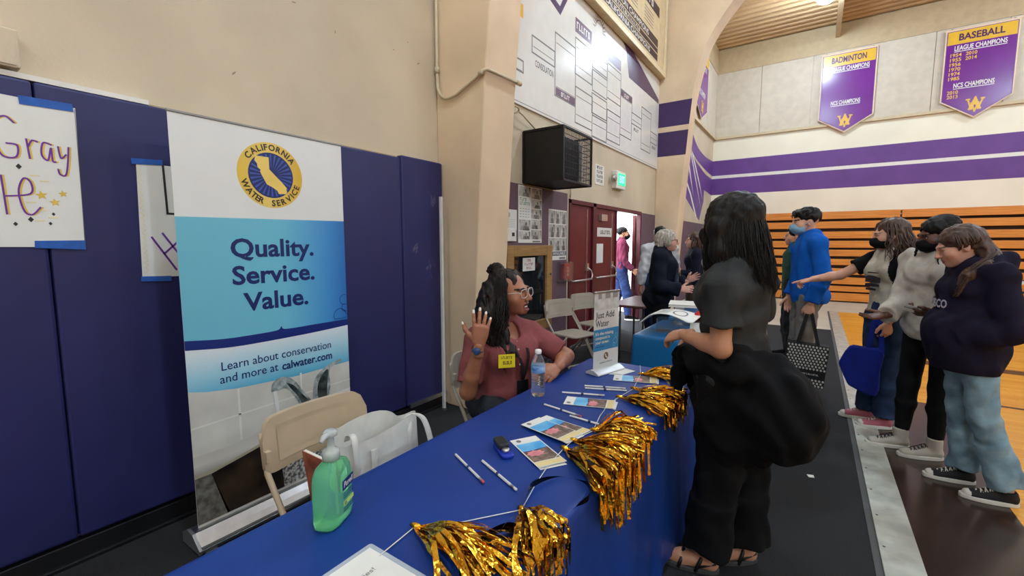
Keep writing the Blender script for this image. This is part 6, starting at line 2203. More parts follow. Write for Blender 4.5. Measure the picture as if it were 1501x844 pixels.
ribbon('lanyard', [chest(-0.075, 0.03, 1.01), chest(-0.07, 0.075, 0.97), chest(-0.058, 0.125, 0.91), chest(-0.045, 0.182, 0.85), chest(-0.03, 0.190, 0.79), chest(-0.015, 0.172, 0.70)], 0.016, ly, o, r_)
ribbon('lanyard', [chest(0.075, 0.03, 1.01), chest(0.068, 0.08, 0.97), chest(0.04, 0.135, 0.91), chest(0.02, 0.182, 0.85), chest(0.0, 0.19, 0.79), chest(-0.01, 0.172, 0.70)], 0.016, ly, o, r_)
MB().box((-0.035, -0.003, -0.05), (0.035, 0.003, 0.05), R=Matrix((Vector(r_), Vector(f), Vector((0, 0, 1)))).transposed(), c=tuple(chest(-0.01, 0.178, 0.66))).build('badge_holder', m_black, o)
# yellow sticker on her right chest
stv = Vector(r_); 
fst = Fr(Vector(chest(0.100, 0.196, 0.835)), Vector(-r_) + Vector(f) * 0.30, (0.0, 0.0, 1))
st = MB().prism(rect(-0.045, -0.036, 0.045, 0.036), fst, 0.0015).build('name_sticker', mat('yellow_sticker', '#d9c31d', 0.5), o)
mb = MB()
blur_text(mb, fst, 0, 0.012, 0.06, 0.014, 7, 0.002)
blur_text(mb, fst, 0.004, -0.018, 0.05, 0.018, 5, 0.002)
mb.build('lettering', m_inkd, st)
# watch
a = F.J['wrR']; d = nrm(F.J['wrR'] - F.J['elR'])
w0 = a - d * 0.022
mb = MB().tube([w0 - d * 0.009, w0 + d * 0.009], 0.0335, 18, caps=False)
wb_ = mb.build('watch', mat('watch_strap', '#4a4a52', 0.5), o, smooth=True)
dirw = Vector(nrm([0.45, -0.9, 0.0]))
MB().lathe([(0.019, 0.0), (0.020, 0.004), (0.018, 0.009), (0.016, 0.010)], tuple(Vector(w0) + dirw * 0.031), 18, R=dirw.to_track_quat('Z', 'Y').to_matrix()).build('watch_face', mat('watch_blue', '#33507c', 0.15, 0.3), wb_, smooth=True)
# glasses: clear frames
m_spec = mat('clear_frame', '#cfc8c2', 0.15, trans=0.35, var=0.02)
def glasses(F, o, m, w=0.027, hh=0.021, y=0.108, t=0.0026):
    mb = MB()
    H = F.H
    for sd in (-1, 1):
        ring = [H(sd * 0.034 + w * math.copysign(abs(math.cos(a)) ** 0.7, math.cos(a)), y - 0.35 * abs(0.034 * sd + w * math.cos(a)) * 0.25, 0.0 - 0.002 + hh * math.copysign(abs(math.sin(a)) ** 0.7, math.sin(a))) for a in [i * PI / 12 for i in range(24)]]
        mb.tube(ring, t, 6, closed=True)
        mb.tube([H(sd * 0.060, y - 0.012, 0.008), H(sd * 0.074, y - 0.03, 0.008), H(sd * 0.079, 0.0, 0.004), H(sd * 0.079, -0.02, -0.008)], t * 0.9, 6)
    mb.tube([H(-0.008, y, 0.004), H(0, y + 0.004, 0.008), H(0.008, y, 0.004)], t, 6)
    g = mb.build('glasses', m, o, smooth=True)
    mb = MB()
    for sd in (-1, 1):
        mb.add([H(sd * 0.034 + w * math.copysign(abs(math.cos(a)) ** 0.7, math.cos(a)), y - 0.35 * abs(0.034 * sd + w * math.cos(a)) * 0.25, -0.002 + hh * math.copysign(abs(math.sin(a)) ** 0.7, math.sin(a))) for a in [i * PI / 12 for i in range(24)]], [tuple(range(24))])
    mb.build('lens', mat('spectacle_lens', '#f4f6f6', 0.02, trans=1.0, ior=1.05, alpha=0.12), g)
glasses(F, o, m_spec)
# hair: half-up, long and wavy
B = SDF()
R = F.HR()
B.ell(H(0, -0.030, 0.045), (0.089, 0.104, 0.090), R, k=0.02)
B.ell(H(0, -0.075, 0.118), (0.040, 0.042, 0.040), R, k=0.03)
B.ell(H(0, 0.10, -0.035), (0.062, 0.075, 0.110), R, k=0.012, op='s')
B.ell(H(0.03, -0.10, -0.06), (0.075, 0.055, 0.12), k=0.04)
B.chain([H(0.055, -0.085, 0.0), H(0.085, -0.085, -0.10), H(0.10, -0.06, -0.20), H(0.095, 0.0, -0.30), H(0.07, 0.03, -0.37)], [0.065, 0.072, 0.068, 0.05, 0.02], k=0.05)
B.chain([H(-0.03, -0.10, 0.0), H(-0.04, -0.12, -0.12), H(-0.03, -0.12, -0.22)], [0.06, 0.06, 0.035], k=0.05)
hb = B.nets(0.006, folds(31, 0.006, 0.045, 9))
st = scalp_hair(F, 300, 7, 0.32, 0.0032, wave=0.020, amin=-1.3, amax=2.0, back=0.045, push=0.03)
rd = random.Random(3)
for i in range(90):           # loose curls over her right shoulder and from the top knot
    b = H(0.05 + rd.uniform(-0.02, 0.05), -0.08 + rd.uniform(-0.03, 0.06), rd.uniform(-0.05, 0.05))
    e_ = H(0.11 + rd.uniform(-0.06, 0.05), -0.03 + rd.uniform(-0.07, 0.07), -0.32 + rd.uniform(-0.08, 0.08))
    ph = rd.uniform(0, 6.28); am = rd.uniform(0.006, 0.016)
    st.append([b + (e_ - b) * t + F.r * am * math.sin(ph + 14 * t) + F.f * am * math.cos(ph + 12 * t) + F.r * 0.03 * math.sin(PI * t) for t in np.linspace(0, 1, 16)])
for i in range(40):
    a1 = rd.uniform(0, 6.28); a2 = rd.uniform(0.2, 1.2)
    c = H(0, -0.075, 0.115)
    v = nrm(H(math.sin(a2) * math.cos(a1), math.sin(a2) * math.sin(a1) - 0.3, math.cos(a2)) - H(0, 0, 0))
    ax = nrm(np.cross(v, [0.3, 0.2, 0.9]))
    st.append([c + v * (0.036 + 0.020 * math.sin(PI * t)) + ax * 0.05 * (t - 0.5) - F.u * 0.03 * t * t for t in np.linspace(0, 1, 9)])
np_object('hair', [hb, tube_strands(st, 0.0026)], mat('warm_black_hair', '#0d0807', 0.5, spec=0.3, col2='#1d120d', vscale=60, stretch=(1, 1, 0.3), bump=0.5, bscale=140, bdist=0.004), o)

# ================================================================== WOMAN IN BLACK STANDING AT THE TABLE
F = Fig(-0.262, 2.06, 160, 1.645, 1.03)
F.set(elL=(-0.285, 1.885, 1.035), wrL=(-0.45, 1.985, 1.055), shL=F.W(-0.158, -0.02, 1.318), shR=F.W(0.158, -0.02, 1.318), upp=F.W(0, -0.01, 1.375), che=F.W(0, 0.0, 1.29), nek=F.W(0, -0.005, 1.44), elR=(-0.20, 2.30, 1.03), wrR=(-0.40, 2.25, 1.00),
      hdL=(-0.75, 0.45, -0.25), hnL=(-0.15, -0.45, 0.85), hdR=(-0.9, -0.1, -0.1), hnR=(0, 0.2, 1.0),
      anL=(-0.325, 2.00, 0.085), knL=(-0.29, 2.00, 0.47), anR=(-0.190, 2.16, 0.085), knR=(-0.20, 2.14, 0.47), ftL=(-0.72, -0.55, 0), ftR=(0.35, -0.75, 0))
F.set(ftL=(-0.95, -0.2, 0), ftR=(-0.85, -0.5, 0))
F.look(172, -4)
F.set(hc=F.W(0, 0.045, 1.588))
o = thing('person', 'woman in a charcoal T-shirt with a black jacket tied round her waist', 'person', (-0.255, 2.06, 0))
make_body(F, o, sk_tan, 0.0055, hands='RL', feet=True, bust=0.9, hopt={'L': dict(curl=0.45, spread=0.03, thumb=0.3), 'R': dict(curl=0.5)})
eyes(F, o)
m_tee = cloth('washed_black_tee', '#1e1f20', 0.7, col2='#343637', vs=5, bump=0.15, bs=60)
tee = make_top(F, o, m_tee, 0.020, 0.62, hem=1, h=0.0055, amp=0.0055, wl=0.14, bust=1.0, seed=5, name='t_shirt', loose=0.010, armd=0.014)
mb = MB()
sa = F.J['shL']
for dx in (0.0, 0.014):
    mb.tube([F.W(-0.135 - dx, -0.088, 1.330), F.W(-0.137 - dx, -0.062, 1.366), F.W(-0.138 - dx, -0.03, 1.385)], 0.002, 5)
mb.build('shoulder_seam', mat('seam_grey', '#55585a', 0.7), tee, smooth=True)
make_pants(F, o, m_blackcl, 0.018, loose=0.020, flare=0.030, upto=1.93, h=0.007, amp=0.006, wl=0.11, seed=6)
# jacket tied around the waist, bulging at the back
B = SDF()
W = F.W
m_jk = cloth('black_jacket', '#08080a', 0.92, sheen=0.03, bump=0.4, bs=14)
side = F.r
B.loft([W(0, -0.01, 0.98), W(0, -0.02, 0.90), W(0, -0.03, 0.80), W(0, -0.03, 0.68)], [0.165, 0.185, 0.195, 0.185], [0.135, 0.155, 0.17, 0.16], side, k=0.04)
B.ell(W(-0.03, -0.22, 0.80), (0.15, 0.15, 0.18), k=0.06)
B.ell(W(0.0, -0.16, 0.88), (0.15, 0.14, 0.12), k=0.06)
B.chain([W(-0.10, 0.14, 0.99), W(-0.17, 0.04, 0.99), W(-0.16, -0.10, 0.97), W(0, -0.16, 0.96), W(0.15, -0.10, 0.97)], [0.045, 0.045, 0.05, 0.05, 0.05], k=0.03)
jk = np_object('tied_jacket', [B.nets(0.007, folds(41, 0.011, 0.12, 6))], m_jk, o)
B = SDF()
B.chain([W(-0.08, 0.15, 1.00), W(-0.04, 0.21, 0.97), W(-0.02, 0.24, 0.88), W(-0.04, 0.25, 0.80)], [0.04, 0.045, 0.040, 0.030], k=0.03)
B.chain([W(0.0, 0.16, 0.98), W(0.05, 0.20, 0.90), W(0.06, 0.21, 0.80)], [0.04, 0.042, 0.032], k=0.03)
np_object('jacket_sleeve', [B.nets(0.006, folds(42, 0.006, 0.07))], m_jk, jk)
# hair: long, straight
H = F.H; R = F.HR()
B = SDF()
B.ell(H(0, -0.022, 0.040), (0.088, 0.108, 0.088), R, k=0.02)
B.loft([H(0, -0.030, 0.03), H(0, -0.060, -0.08), H(0, -0.075, -0.17), H(0, -0.105, -0.26), H(0, -0.125, -0.31)], [0.088, 0.092, 0.100, 0.095, 0.06], [0.098, 0.078, 0.062, 0.042, 0.020], F.r, k=0.03)
for sd in (-1, 1):
    B.chain([H(sd * 0.062, 0.030, 0.06), H(sd * 0.080, 0.025, -0.02), H(sd * 0.086, 0.015, -0.12), H(sd * 0.090, 0.015, -0.25)], [0.030, 0.036, 0.036, 0.014], k=0.04)
B.ell(H(0, 0.118, -0.035), (0.060, 0.070, 0.105), R, k=0.012, op='s')
hb = B.nets(0.006, folds(51, 0.0022, 0.03, 8, zs=0.1))
st = scalp_hair(F, 950, 8, 0.29, wave=0.006, amin=-2.55, amax=2.55, back=0.025, push=0.012, flow=(0.03, 0))
np_object('hair', [hb, tube_strands(st, 0.0017)], m_hairdb, o)
make_mask(F, o, m_maskb)
# sandals
for q in 'RL':
    a = F.J['an' + q]; fd = nrm([F.J['ft' + q][0], F.J['ft' + q][1], 0]); sdv = np.cross(fd, F.u)
    g = np.array([a[0], a[1], 0]) - fd * 0.06
    fr = Fr(Vector(g), Vector(fd), Vector(-sdv))
    out = []
    for i in range(28):
        t = 2 * PI * i / 28
        x = 0.5 + 0.5 * math.cos(t)
        out.append((x * 0.255, (0.036 + 0.012 * math.sin(x * 2.6)) * abs(math.sin(t)) ** 0.65 * math.copysign(1, math.sin(t))))
    so = MB().prism(out, fr, 0.022, 0.001).build('sandal', mat('grey_sandal', '#3a3a3b', 0.7), o, bevel=0.004)
    mb = MB()
    for x0, x1, zt in ((0.17, 0.15, 0.075), (0.10, 0.06, 0.10)):
        mb.tube([fr(x0, -0.045, 0.012), fr((x0 + x1) / 2, -0.036, zt * 0.6), fr(x1, 0, zt), fr((x0 + x1) / 2, 0.036, zt * 0.6), fr(x0, 0.045, 0.012)], 0.008, 6)
    mb.tube([fr(0.09, -0.042, 0.03), fr(0.02, -0.03, 0.055), fr(0.0, 0, 0.06), fr(0.02, 0.03, 0.055), fr(0.09, 0.042, 0.03)], 0.005, 6)
    mb.build('sandal_strap', m_black, so, smooth=True)
def curved(F, a, b, z0, phi0):
    """print frame wrapped round a torso: x runs to the viewer's right around an ellipse"""
    def fr(x, y, h=0.0):
        t = phi0 + x / ((a + b) / 2)
        return tuple(F.W(0, 0, z0) + F.u * y + (-F.r) * ((a + h) * math.sin(t)) + F.f * ((b + h) * math.cos(t)))
    return fr
# ================================================================== BOY IN THE BLUE FLEECE
F = Fig(-0.045, 5.10, 196, 1.77, 0.95, fem=False)
F.set(elL=F.W(-0.245, -0.05, 1.12), wrL=F.W(-0.215, 0.02, 0.865), hdL=(0, 0, -1), hnL=F.r * -1 + F.f * 0.3,
      elR=F.W(0.23, -0.03, 1.11), wrR=F.W(0.22, 0.08, 0.88))
F.look(196, -4)
F.set(hc=F.W(0, 0.04, 1.590))
o = thing('person', 'boy in a bright blue fleece and light blue face mask holding a checkered bag', 'person', (-0.045, 5.10, 0))
make_body(F, o, sk_light, 0.007, hopt={'L': dict(curl=0.9, thumb=0.2, h=0.0045), 'R': dict(h=0.0045)}, lipm=sk_light, browm=m_hairdb)
eyes(F, o)
m_flc = cloth('blue_fleece', '#0f57b0', 0.9, var=0.1, vs=12, bump=0.2)
fl_ = make_top(F, o, m_flc, 0.030, 1.96, hem=0, h=0.008, amp=0.005, wl=0.12, seed=61, collar=0.05, loose=0.016, name='fleece', hemdrop=0.885, armd=0.020)
make_pants(F, o, cloth('grey_sweatpants', '#77736e', 0.9, vs=10), 0.008, loose=0.018, flare=-0.006, upto=1.95, h=0.008, amp=0.006, seed=62)
for q in 'RL':
    make_shoe(F, o, q, mat('grey_sneaker', '#3a3a3c', 0.7, col2='#77767a', vscale=30), m_soleW, lace=m_black, h=0.006)
make_mask(F, o, m_maskbl)
H = F.H; R = F.HR()
B = SDF()
B.ell(H(0, -0.025, 0.050), (0.088, 0.106, 0.084), R, k=0.02)
B.ell(H(0, 0.062, 0.085), (0.068, 0.045, 0.030), R, k=0.03)
B.ell(H(0, 0.118, -0.020), (0.070, 0.064, 0.075), R, k=0.01, op='s')
for sd in (-1, 1):
    B.ell(H(sd * 0.09, 0.012, -0.035), (0.03, 0.036, 0.05), R, k=0.01, op='s')
B.cut(H(0, -0.02, -0.045), -F.hu * 1.0 + F.hf * 0.2)
hb = B.nets(0.006, folds(63, 0.006, 0.05, 8))
rd = random.Random(9)
st = []
for i in range(110):
    a = rd.uniform(0, 6.28); e = rd.uniform(0.1, 1.25)
    v = (math.sin(e) * math.cos(a) * 0.086, -0.025 + math.sin(e) * math.sin(a) * 0.104, 0.052 + math.cos(e) * 0.084)
    b = H(*v); d = nrm(b - H(0, -0.02, 0.05))
    t2 = nrm(F.hf * 0.6 - F.u * 0.8 + F.hf * rd.uniform(-0.6, 0.8))
    st.append([b + d * (0.010 * math.sin(PI * t)) + t2 * 0.055 * t for t in np.linspace(-0.1, 1, 6)])
np_object('hair', [hb, tube_strands(st, 0.0045)], m_hairdb, o)
MB().box((-0.008, -0.004, -0.05), (0.008, 0.004, 0.05), R=Matrix.Identity(3), c=tuple(F.W(0, 0.145, 1.36))).build('zip_pull', m_flc, fl_)

# checkered bag in his hand
hb_ = F.J['wrL'] + np.array([0, 0, -0.085])
bc = np.array([hb_[0] - 0.01, hb_[1], 0.33])
o = thing('checkered_bag', 'black and white checkered shopping bag hanging from the boy\'s hand', 'bag', tuple(bc - np.array([0, 0, 0.21])))
ud = Vector((0.985, 0.05, -0.06)).normalized()
fbg = Fr(Vector(bc), ud, Vector((0.06, -0.05, 1.0)))
MB().prism(rect(-0.165, -0.20, 0.165, 0.20), fbg, 0.09, -0.045).build('bag_body', mat('black_bag', '#141415', 0.7), o, bevel=0.006)
wmb = MB()
wmat = mat('white_check', '#c6c3bd', 0.7)
for j in range(15):
    if j in (3, 4, 5):
        continue
    for i in range(12):
        x = -0.155 + i * 0.0270 + (0.0135 if j % 2 else 0)
        z = -0.185 + j * 0.0262
        if x > 0.15:
            continue
        wmb.prism([(x, z - 0.003), (x + 0.010, z - 0.012), (x + 0.019, z - 0.002), (x + 0.014, z + 0.010), (x + 0.003, z + 0.010)], fbg, 0.0006, 0.0452)
ob = wmb.build('check_print', wmat, o); ob['kind'] = 'stuff'
blur_text(MB(), fbg, 0.03, -0.085, 0.17, 0.014, 14, 0.0465).build('lettering', wmat, o)
for t in (0.03, -0.03):
    pts = [fbg(-0.085, 0.15, t), fbg(-0.075, 0.21, t), tuple(hb_ + np.array([-0.015, t * 0.3, 0.0])), tuple(hb_ + np.array([0.015, t * 0.3, 0.0])), fbg(0.075, 0.21, t), fbg(0.085, 0.15, t)]
    ob = MB()
    for q in pts:
        ob.v.append((q[0] - 0.014, q[1], q[2])); ob.v.append((q[0] + 0.014, q[1], q[2]))
    for i in range(len(pts) - 1):
        ob.f.append((2 * i, 2 * i + 1, 2 * i + 3, 2 * i + 2)); ob.m.append(0)
    ob = ob.build('handle', MATS['black_bag'], o)
    s_ = ob.modifiers.new('solid', 'SOLIDIFY'); s_.thickness = 0.004

# ================================================================== POINTING GIRL (raglan tee)
F = Fig(0.50, 4.47, 212, 1.63, 0.95)
F.set(elR=(0.19, 4.56, 1.19), wrR=(0.00, 4.52, 1.150), hdR=(-1, -0.02, -0.25), hnR=(-0.1, 0.1, 1), shR=F.W(0.16, 0.02, 1.385),
      elL=F.W(-0.20, -0.03, 1.10), wrL=F.W(-0.14, 0.10, 0.90), ftR=(-1, -0.12, 0), ftL=(-0.97, -0.25, 0), anR=(0.43, 4.58, 0.085), anL=(0.53, 4.42, 0.085), knR=(0.45, 4.56, 0.47), knL=(0.53, 4.43, 0.47))
F.look(190, -8)
F.set(hc=F.W(0, 0.04, 1.585))
o = thing('person', 'girl in a cream and black raglan tee pointing, black mask and wavy hair', 'person', (0.50, 4.47, 0))
make_body(F, o, sk_light, 0.007, bust=0.8, hopt={'R': dict(curls=[0.05, 0.75, 0.85, 0.9], thumb=0.3, h=0.004), 'L': dict(curl=0.5, h=0.0045)}, lipm=sk_light, browm=m_hairbr)
eyes(F, o)
m_creamT = cloth('cream_tee', '#beb5a4', 0.85, bump=0.15)
Rf = np.stack([F.r, F.f, F.u], 1)
shm = [F.J['shR'], F.J['shL']]
def rag(p):
    q = (p - F.c) @ Rf
    return (np.abs(q[:, 0]) - 0.120 * F.S + 0.25 * np.maximum(0, (q[:, 2] - 1.32 * F.S)) > 0).astype(int)
tee = make_top(F, o, [m_creamT, m_blackcl], 0.016, 0.55, hem=1, h=0.007, amp=0.004, wl=0.1, bust=0.9, seed=71, name='t_shirt', loose=0.012, hemdrop=0.93, matfn=rag, armd=0.012)
ftee = curved(F, 0.165, 0.150, 1.20, 0.0)
mb = MB()
def frpr(poly):
    x0, x1 = min(p[0] for p in poly), max(p[0] for p in poly)
    z0, z1 = min(p[1] for p in poly), max(p[1] for p in poly)
    mb.grid(lambda u, v: ftee(x0 + (x1 - x0) * u, z0 + (z1 - z0) * v * (1 - 0.3 * (2 * u - 1) ** 2), 0.0), 10, 2)
frpr([(-0.075, 0.03), (-0.05, 0.05), (0.0, 0.055), (0.05, 0.045), (0.075, 0.02), (0.07, 0.005), (-0.07, 0.0)])
frpr([(-0.07, -0.01), (0.07, -0.005), (0.06, -0.025), (-0.06, -0.03)])
frpr([(-0.05, -0.045), (0.05, -0.04), (0.045, -0.055), (-0.045, -0.06)])
frpr([(-0.06, 0.072), (0.06, 0.072), (0.06, 0.082), (-0.06, 0.082)])
mb.build('chest_print', m_inkd, tee)
make_pants(F, o, m_denim, 0.014, loose=0.014, flare=0.022, upto=1.97, h=0.008, amp=0.005, seed=72)
for q in 'RL':
    make_shoe(F, o, q, mat('pink_canvas', '#b0606f', 0.8), m_soleW, L=0.25, lace=m_soleW, h=0.006, toe=m_soleW)
make_mask(F, o, m_maskb)
H = F.H; R = F.HR()
B = SDF()
B.ell(H(0, -0.028, 0.045), (0.086, 0.102, 0.084), R, k=0.02)
B.ell(H(0, 0.115, -0.030), (0.064, 0.068, 0.105), R, k=0.01, op='s')
B.loft([H(0, -0.06, 0.02), H(0, -0.085, -0.10), H(0, -0.085, -0.20)], [0.075, 0.085, 0.05], [0.06, 0.055, 0.03], F.r, k=0.03)
hb = B.nets(0.007, folds(73, 0.007, 0.05, 8))
st = scalp_hair(F, 150, 74, 0.20, wave=0.018, amin=-2.0, amax=2.0, back=0.03, push=0.02)
np_object('hair', [hb, tube_strands(st, 0.0042)], m_hairbr, o)

# blue tote hanging from her hand
o = thing('blue_tote', 'royal blue fabric tote hanging between the pointing girl and the strip', 'bag', (0.36, 4.40, 0.30))
m_bt = cloth('royal_blue_fabric', '#14237c', 0.8, bump=0.15)
ft = Fr((0.37, 4.33, 0.47), (0.97, -0.15, 0.0), (0.0, 0.0, 1))
tp = [(-0.16, 0.03), (-0.10, -0.11), (-0.06, -0.15), (0.09, -0.19), (0.10, 0.0), (0.11, 0.17), (-0.02, 0.18), (-0.10, 0.17)]
tp = [tuple(p) for p in bez([Vector(q) for q in tp + tp[:1]], 3)][:-1]
MB().prism(tp, ft, 0.07, -0.035).build('bag_body', m_bt, o, bevel=0.015)
for t in (0.02, -0.02):
    ob = MB()
    pts = [ft(0.02, 0.15, t), ft(0.03, 0.28, t * 0.6), ft(0.045, 0.40, 0), ft(0.075, 0.40, 0), ft(0.09, 0.28, t * 0.6), ft(0.10, 0.15, t)]
    for q in pts:
        ob.v.append((q[0] - 0.016, q[1], q[2])); ob.v.append((q[0] + 0.016, q[1], q[2]))
    for i in range(len(pts) - 1):
        ob.f.append((2 * i, 2 * i + 1, 2 * i + 3, 2 * i + 2)); ob.m.append(0)
    ob = ob.build('handle', m_bt, o)
    s_ = ob.modifiers.new('solid', 'SOLIDIFY'); s_.thickness = 0.004

# ================================================================== GIRL IN THE PALE SWEATSHIRT
F = Fig(0.69, 4.04, 226, 1.63, 0.97)
F.set(elR=(0.515, 4.07, 1.035), wrR=(0.435, 3.93, 0.960), hdR=(-0.92, -0.35, -0.18), hnR=(-0.2, 0.25, -0.9),
      elL=(0.86, 3.90, 1.04), wrL=(0.655, 3.80, 1.005), hdL=(-0.95, 0.0, 0.0), hnL=(0.2, -0.5, -0.8),
      anR=(0.585, 4.06, 0.085), anL=(0.745, 3.96, 0.085), knR=(0.60, 4.07, 0.48), knL=(0.745, 3.98, 0.48), ftR=(-0.97, -0.2, 0), ftL=(-0.95, -0.3, 0))
F.look(200, -14)
F.set(hc=F.W(0, 0.035, 1.572))
o = thing('person', 'girl with dark braids and black mask in a pale sweatshirt and black leggings', 'person', (0.69, 4.04, 0))
make_body(F, o, sk_dark, 0.007, bust=0.8, hopt={'R': dict(curl=0.16, spread=0.12, thumb=0.8, h=0.004), 'L': dict(curl=0.55, thumb=0.4, h=0.004)}, lipm=sk_dark, browm=m_hairb)
eyes(F, o)
m_pale = cloth('pale_sweatshirt', '#b9b1a6', 0.9, bump=0.15)
B_ = None
def hood(B):
    B.chain([F.W(0.09, -0.06, 1.47), F.W(0.0, -0.11, 1.46), F.W(-0.09, -0.06, 1.47)], [0.03, 0.045, 0.03], k=0.03)
make_top(F, o, m_pale, 0.028, 1.97, hem=0, h=0.008, amp=0.006, wl=0.11, bust=0.9, seed=81, name='sweatshirt', loose=0.014, hemdrop=0.80, extra=hood)
make_pants(F, o, m_blackcl, 0.004, loose=0.004, flare=0.0, upto=1.90, h=0.008, amp=0.0015, seed=82, name='leggings')
m_canvas = mat('off_white_canvas', '#a9a297', 0.8, var=0.1)
for q in 'RL':
    make_shoe(F, o, q, m_canvas, m_soleW, hi=True, lace=m_black, h=0.006)
make_mask(F, o, m_maskb)
H = F.H; R = F.HR()
B = SDF()
B.ell(H(0, -0.022, 0.045), (0.084, 0.102, 0.080), R, k=0.02)
B.ell(H(0, -0.085, 0.070), (0.050, 0.045, 0.044), R, k=0.03)
B.ell(H(0, 0.115, -0.035), (0.066, 0.064, 0.095), R, k=0.01, op='s')
hb = B.nets(0.006, folds(83, 0.003, 0.03, 8))
st = []
rd = random.Random(12)
for i in range(26):                      # braids over the skull to the bun
    a = -1.3 + 2.6 * i / 25
    st.append([H(math.sin(a) * 0.082 * math.sin(t), 0.075 * math.cos(t) - 0.045 * (t / 2.2) - 0.01, 0.045 + math.cos(a) * 0.084 * math.sin(t) ** 0.6) for t in np.linspace(0.35, 2.2, 9)])
br = []
for i in range(9):                       # hanging braids
    sd = -1 if i % 2 else 1
    b = H(sd * 0.075, 0.02 - 0.012 * i, 0.0)
    e_ = b + np.array([0.0, 0, -0.17 - 0.02 * (i % 4)]) + F.f * (0.055 - 0.01 * i) + F.r * sd * 0.02
    br.append([b + (e_ - b) * t + F.f * 0.03 * math.sin(PI * t) + F.r * 0.003 * math.sin(60 * t) for t in np.linspace(0, 1, 18)])
np_object('hair', [hb, tube_strands(st, 0.0065, 6), tube_strands(br, 0.0085, 6)], m_hairb, o)
cw = F.J['wrL'] + np.array([-0.125, -0.02, 0.03])
o = thing('paper_card', 'small white card held by the girl in the pale sweatshirt', 'card', tuple(cw))
MB().prism(rect(-0.045, -0.025, 0.045, 0.025), Fr(Vector(cw), (0.95, 0.1, -0.25), (0.1, -0.5, 0.8)), 0.0015).build('card_sheet', m_paper, o)
MB().prism(rect(-0.03, 0.0, 0.03, 0.006), Fr(Vector(cw), (0.95, 0.1, -0.25), (0.1, -0.5, 0.8)), 0.0005, 0.0015).build('printed_line', m_ink, o)

# ================================================================== GIRL IN THE NAVY HOODIE
F = Fig(0.778, 3.60, 196, 1.56, 0.95)
F.set(pel=F.W(0, 0.0, 0.92), elL=F.W(-0.245, -0.06, 1.08), wrL=F.W(-0.13, 0.11, 0.985), hdL=F.f * 0.3 + F.r * 0.9, hnL=-F.r * 0.5 + F.f * 0.2 + np.array([0, 0, 0.6]),
      elR=F.W(0.23, -0.03, 1.08), wrR=F.W(0.13, 0.10, 0.96), hdR=F.f * 0.3 - F.r * 0.9, hnR=F.r,
      anL=(0.965, 3.475, 0.085), knL=(0.85, 3.50, 0.45), anR=(0.835, 3.665, 0.085), knR=(0.79, 3.66, 0.45), ftL=(-0.99, -0.10, 0), ftR=(-0.98, -0.12, 0),
      nek=F.W(0, 0.03, 1.455), upp=F.W(0, 0.02, 1.40))
F.look(186, -22)
F.set(hc=F.W(0, 0.105, 1.565))
o = thing('person', 'girl in a navy hoodie and light flared jeans looking down, seen from the side', 'person', (0.845, 3.58, 0))
make_body(F, o, sk_pink, 0.0065, bust=0.8, hopt={'L': dict(curl=0.4, h=0.0045), 'R': dict(curl=0.4, h=0.0045)}, lipm=mat('lip_pink', '#a8655c', 0.4), browm=m_hairbr)
eyes(F, o, (0, -0.2))
m_hood = cloth('navy_fleece', '#191528', 0.9, bump=0.2)
def hood(B):
    B.chain([F.W(0.10, 0.02, 1.46), F.W(0.06, -0.09, 1.47), F.W(-0.06, -0.09, 1.47), F.W(-0.10, 0.02, 1.46)], [0.035, 0.055, 0.055, 0.035], k=0.04)
    B.ell(F.W(0, -0.085, 1.40), (0.085, 0.075, 0.07), k=0.06)
    B.loft([F.W(0, 0.02, 0.86), F.W(0, 0.035, 1.02), F.W(0, 0.02, 1.12)], [0.185, 0.195, 0.17], [0.155, 0.185, 0.15], F.r, k=0.05)
hd_ = make_top(F, o, m_hood, 0.026, 1.95, hem=0, h=0.0075, amp=0.006, wl=0.13, bust=0.9, seed=91, name='hoodie', loose=0.014, armd=0.024, hemdrop=0.715, extra=hood)
fhd = curved(F, 0.178, 0.172, 1.20, -0.25)
MB().text('FRANCISCO', fhd, -0.12, -0.02, 0.24, 0.045, bold=0.03, off=0.004).build('chest_lettering', mat('pale_lettering', '#b5aebd', 0.7), hd_)
make_pants(F, o, m_denimL, 0.010, loose=0.008, flare=0.034, upto=1.96, h=0.0075, amp=0.006, wl=0.10, seed=92, name='jeans')
for q in 'RL':
    make_shoe(F, o, q, mat('black_canvas', '#17161a', 0.8), m_soleW, L=0.27, lace=m_soleW, h=0.006, toe=m_soleW)
H = F.H; R = F.HR()
B = SDF()
B.ell(H(0, -0.026, 0.042), (0.084, 0.102, 0.082), R, k=0.02)
B.ell(H(0, 0.108, -0.040), (0.064, 0.062, 0.100), R, k=0.012, op='s')
B.chain([H(-0.02, -0.085, 0.0), H(-0.03, -0.095, -0.06), F.W(-0.07, -0.03, 1.50), F.W(-0.12, 0.03, 1.45), F.W(-0.12, 0.10, 1.39), F.W(-0.10, 0.14, 1.30)], [0.050, 0.042, 0.034, 0.032, 0.028, 0.012], k=0.03)
hb = B.nets(0.006, folds(93, 0.003, 0.03, 8))
st = scalp_hair(F, 130, 94, 0.03, wave=0.003, amin=-1.9, amax=1.9, back=-0.02)
rd = random.Random(33)
for i in range(50):
    o1 = rd.uniform(-0.03, 0.03); o2 = rd.uniform(-0.03, 0.03)
    P_ = [H(-0.02 + o1, -0.10 + o2 * 0.5, 0.0), H(-0.03 + o1, -0.108, -0.06 + o2), F.W(-0.08 + o1, -0.03, 1.51 + o2), F.W(-0.135 + o1 * 0.4, 0.03, 1.47 + o2), F.W(-0.135 + o1 * 0.6, 0.10, 1.41 + o2), F.W(-0.11 + o1, 0.15, 1.28 + o2)]
    st.append([np.array(q) for q in bez([Vector(v) for v in P_], 4)])
np_object('hair', [hb, tube_strands(st, 0.0035)], m_hairdb if False else m_hairbr, o)

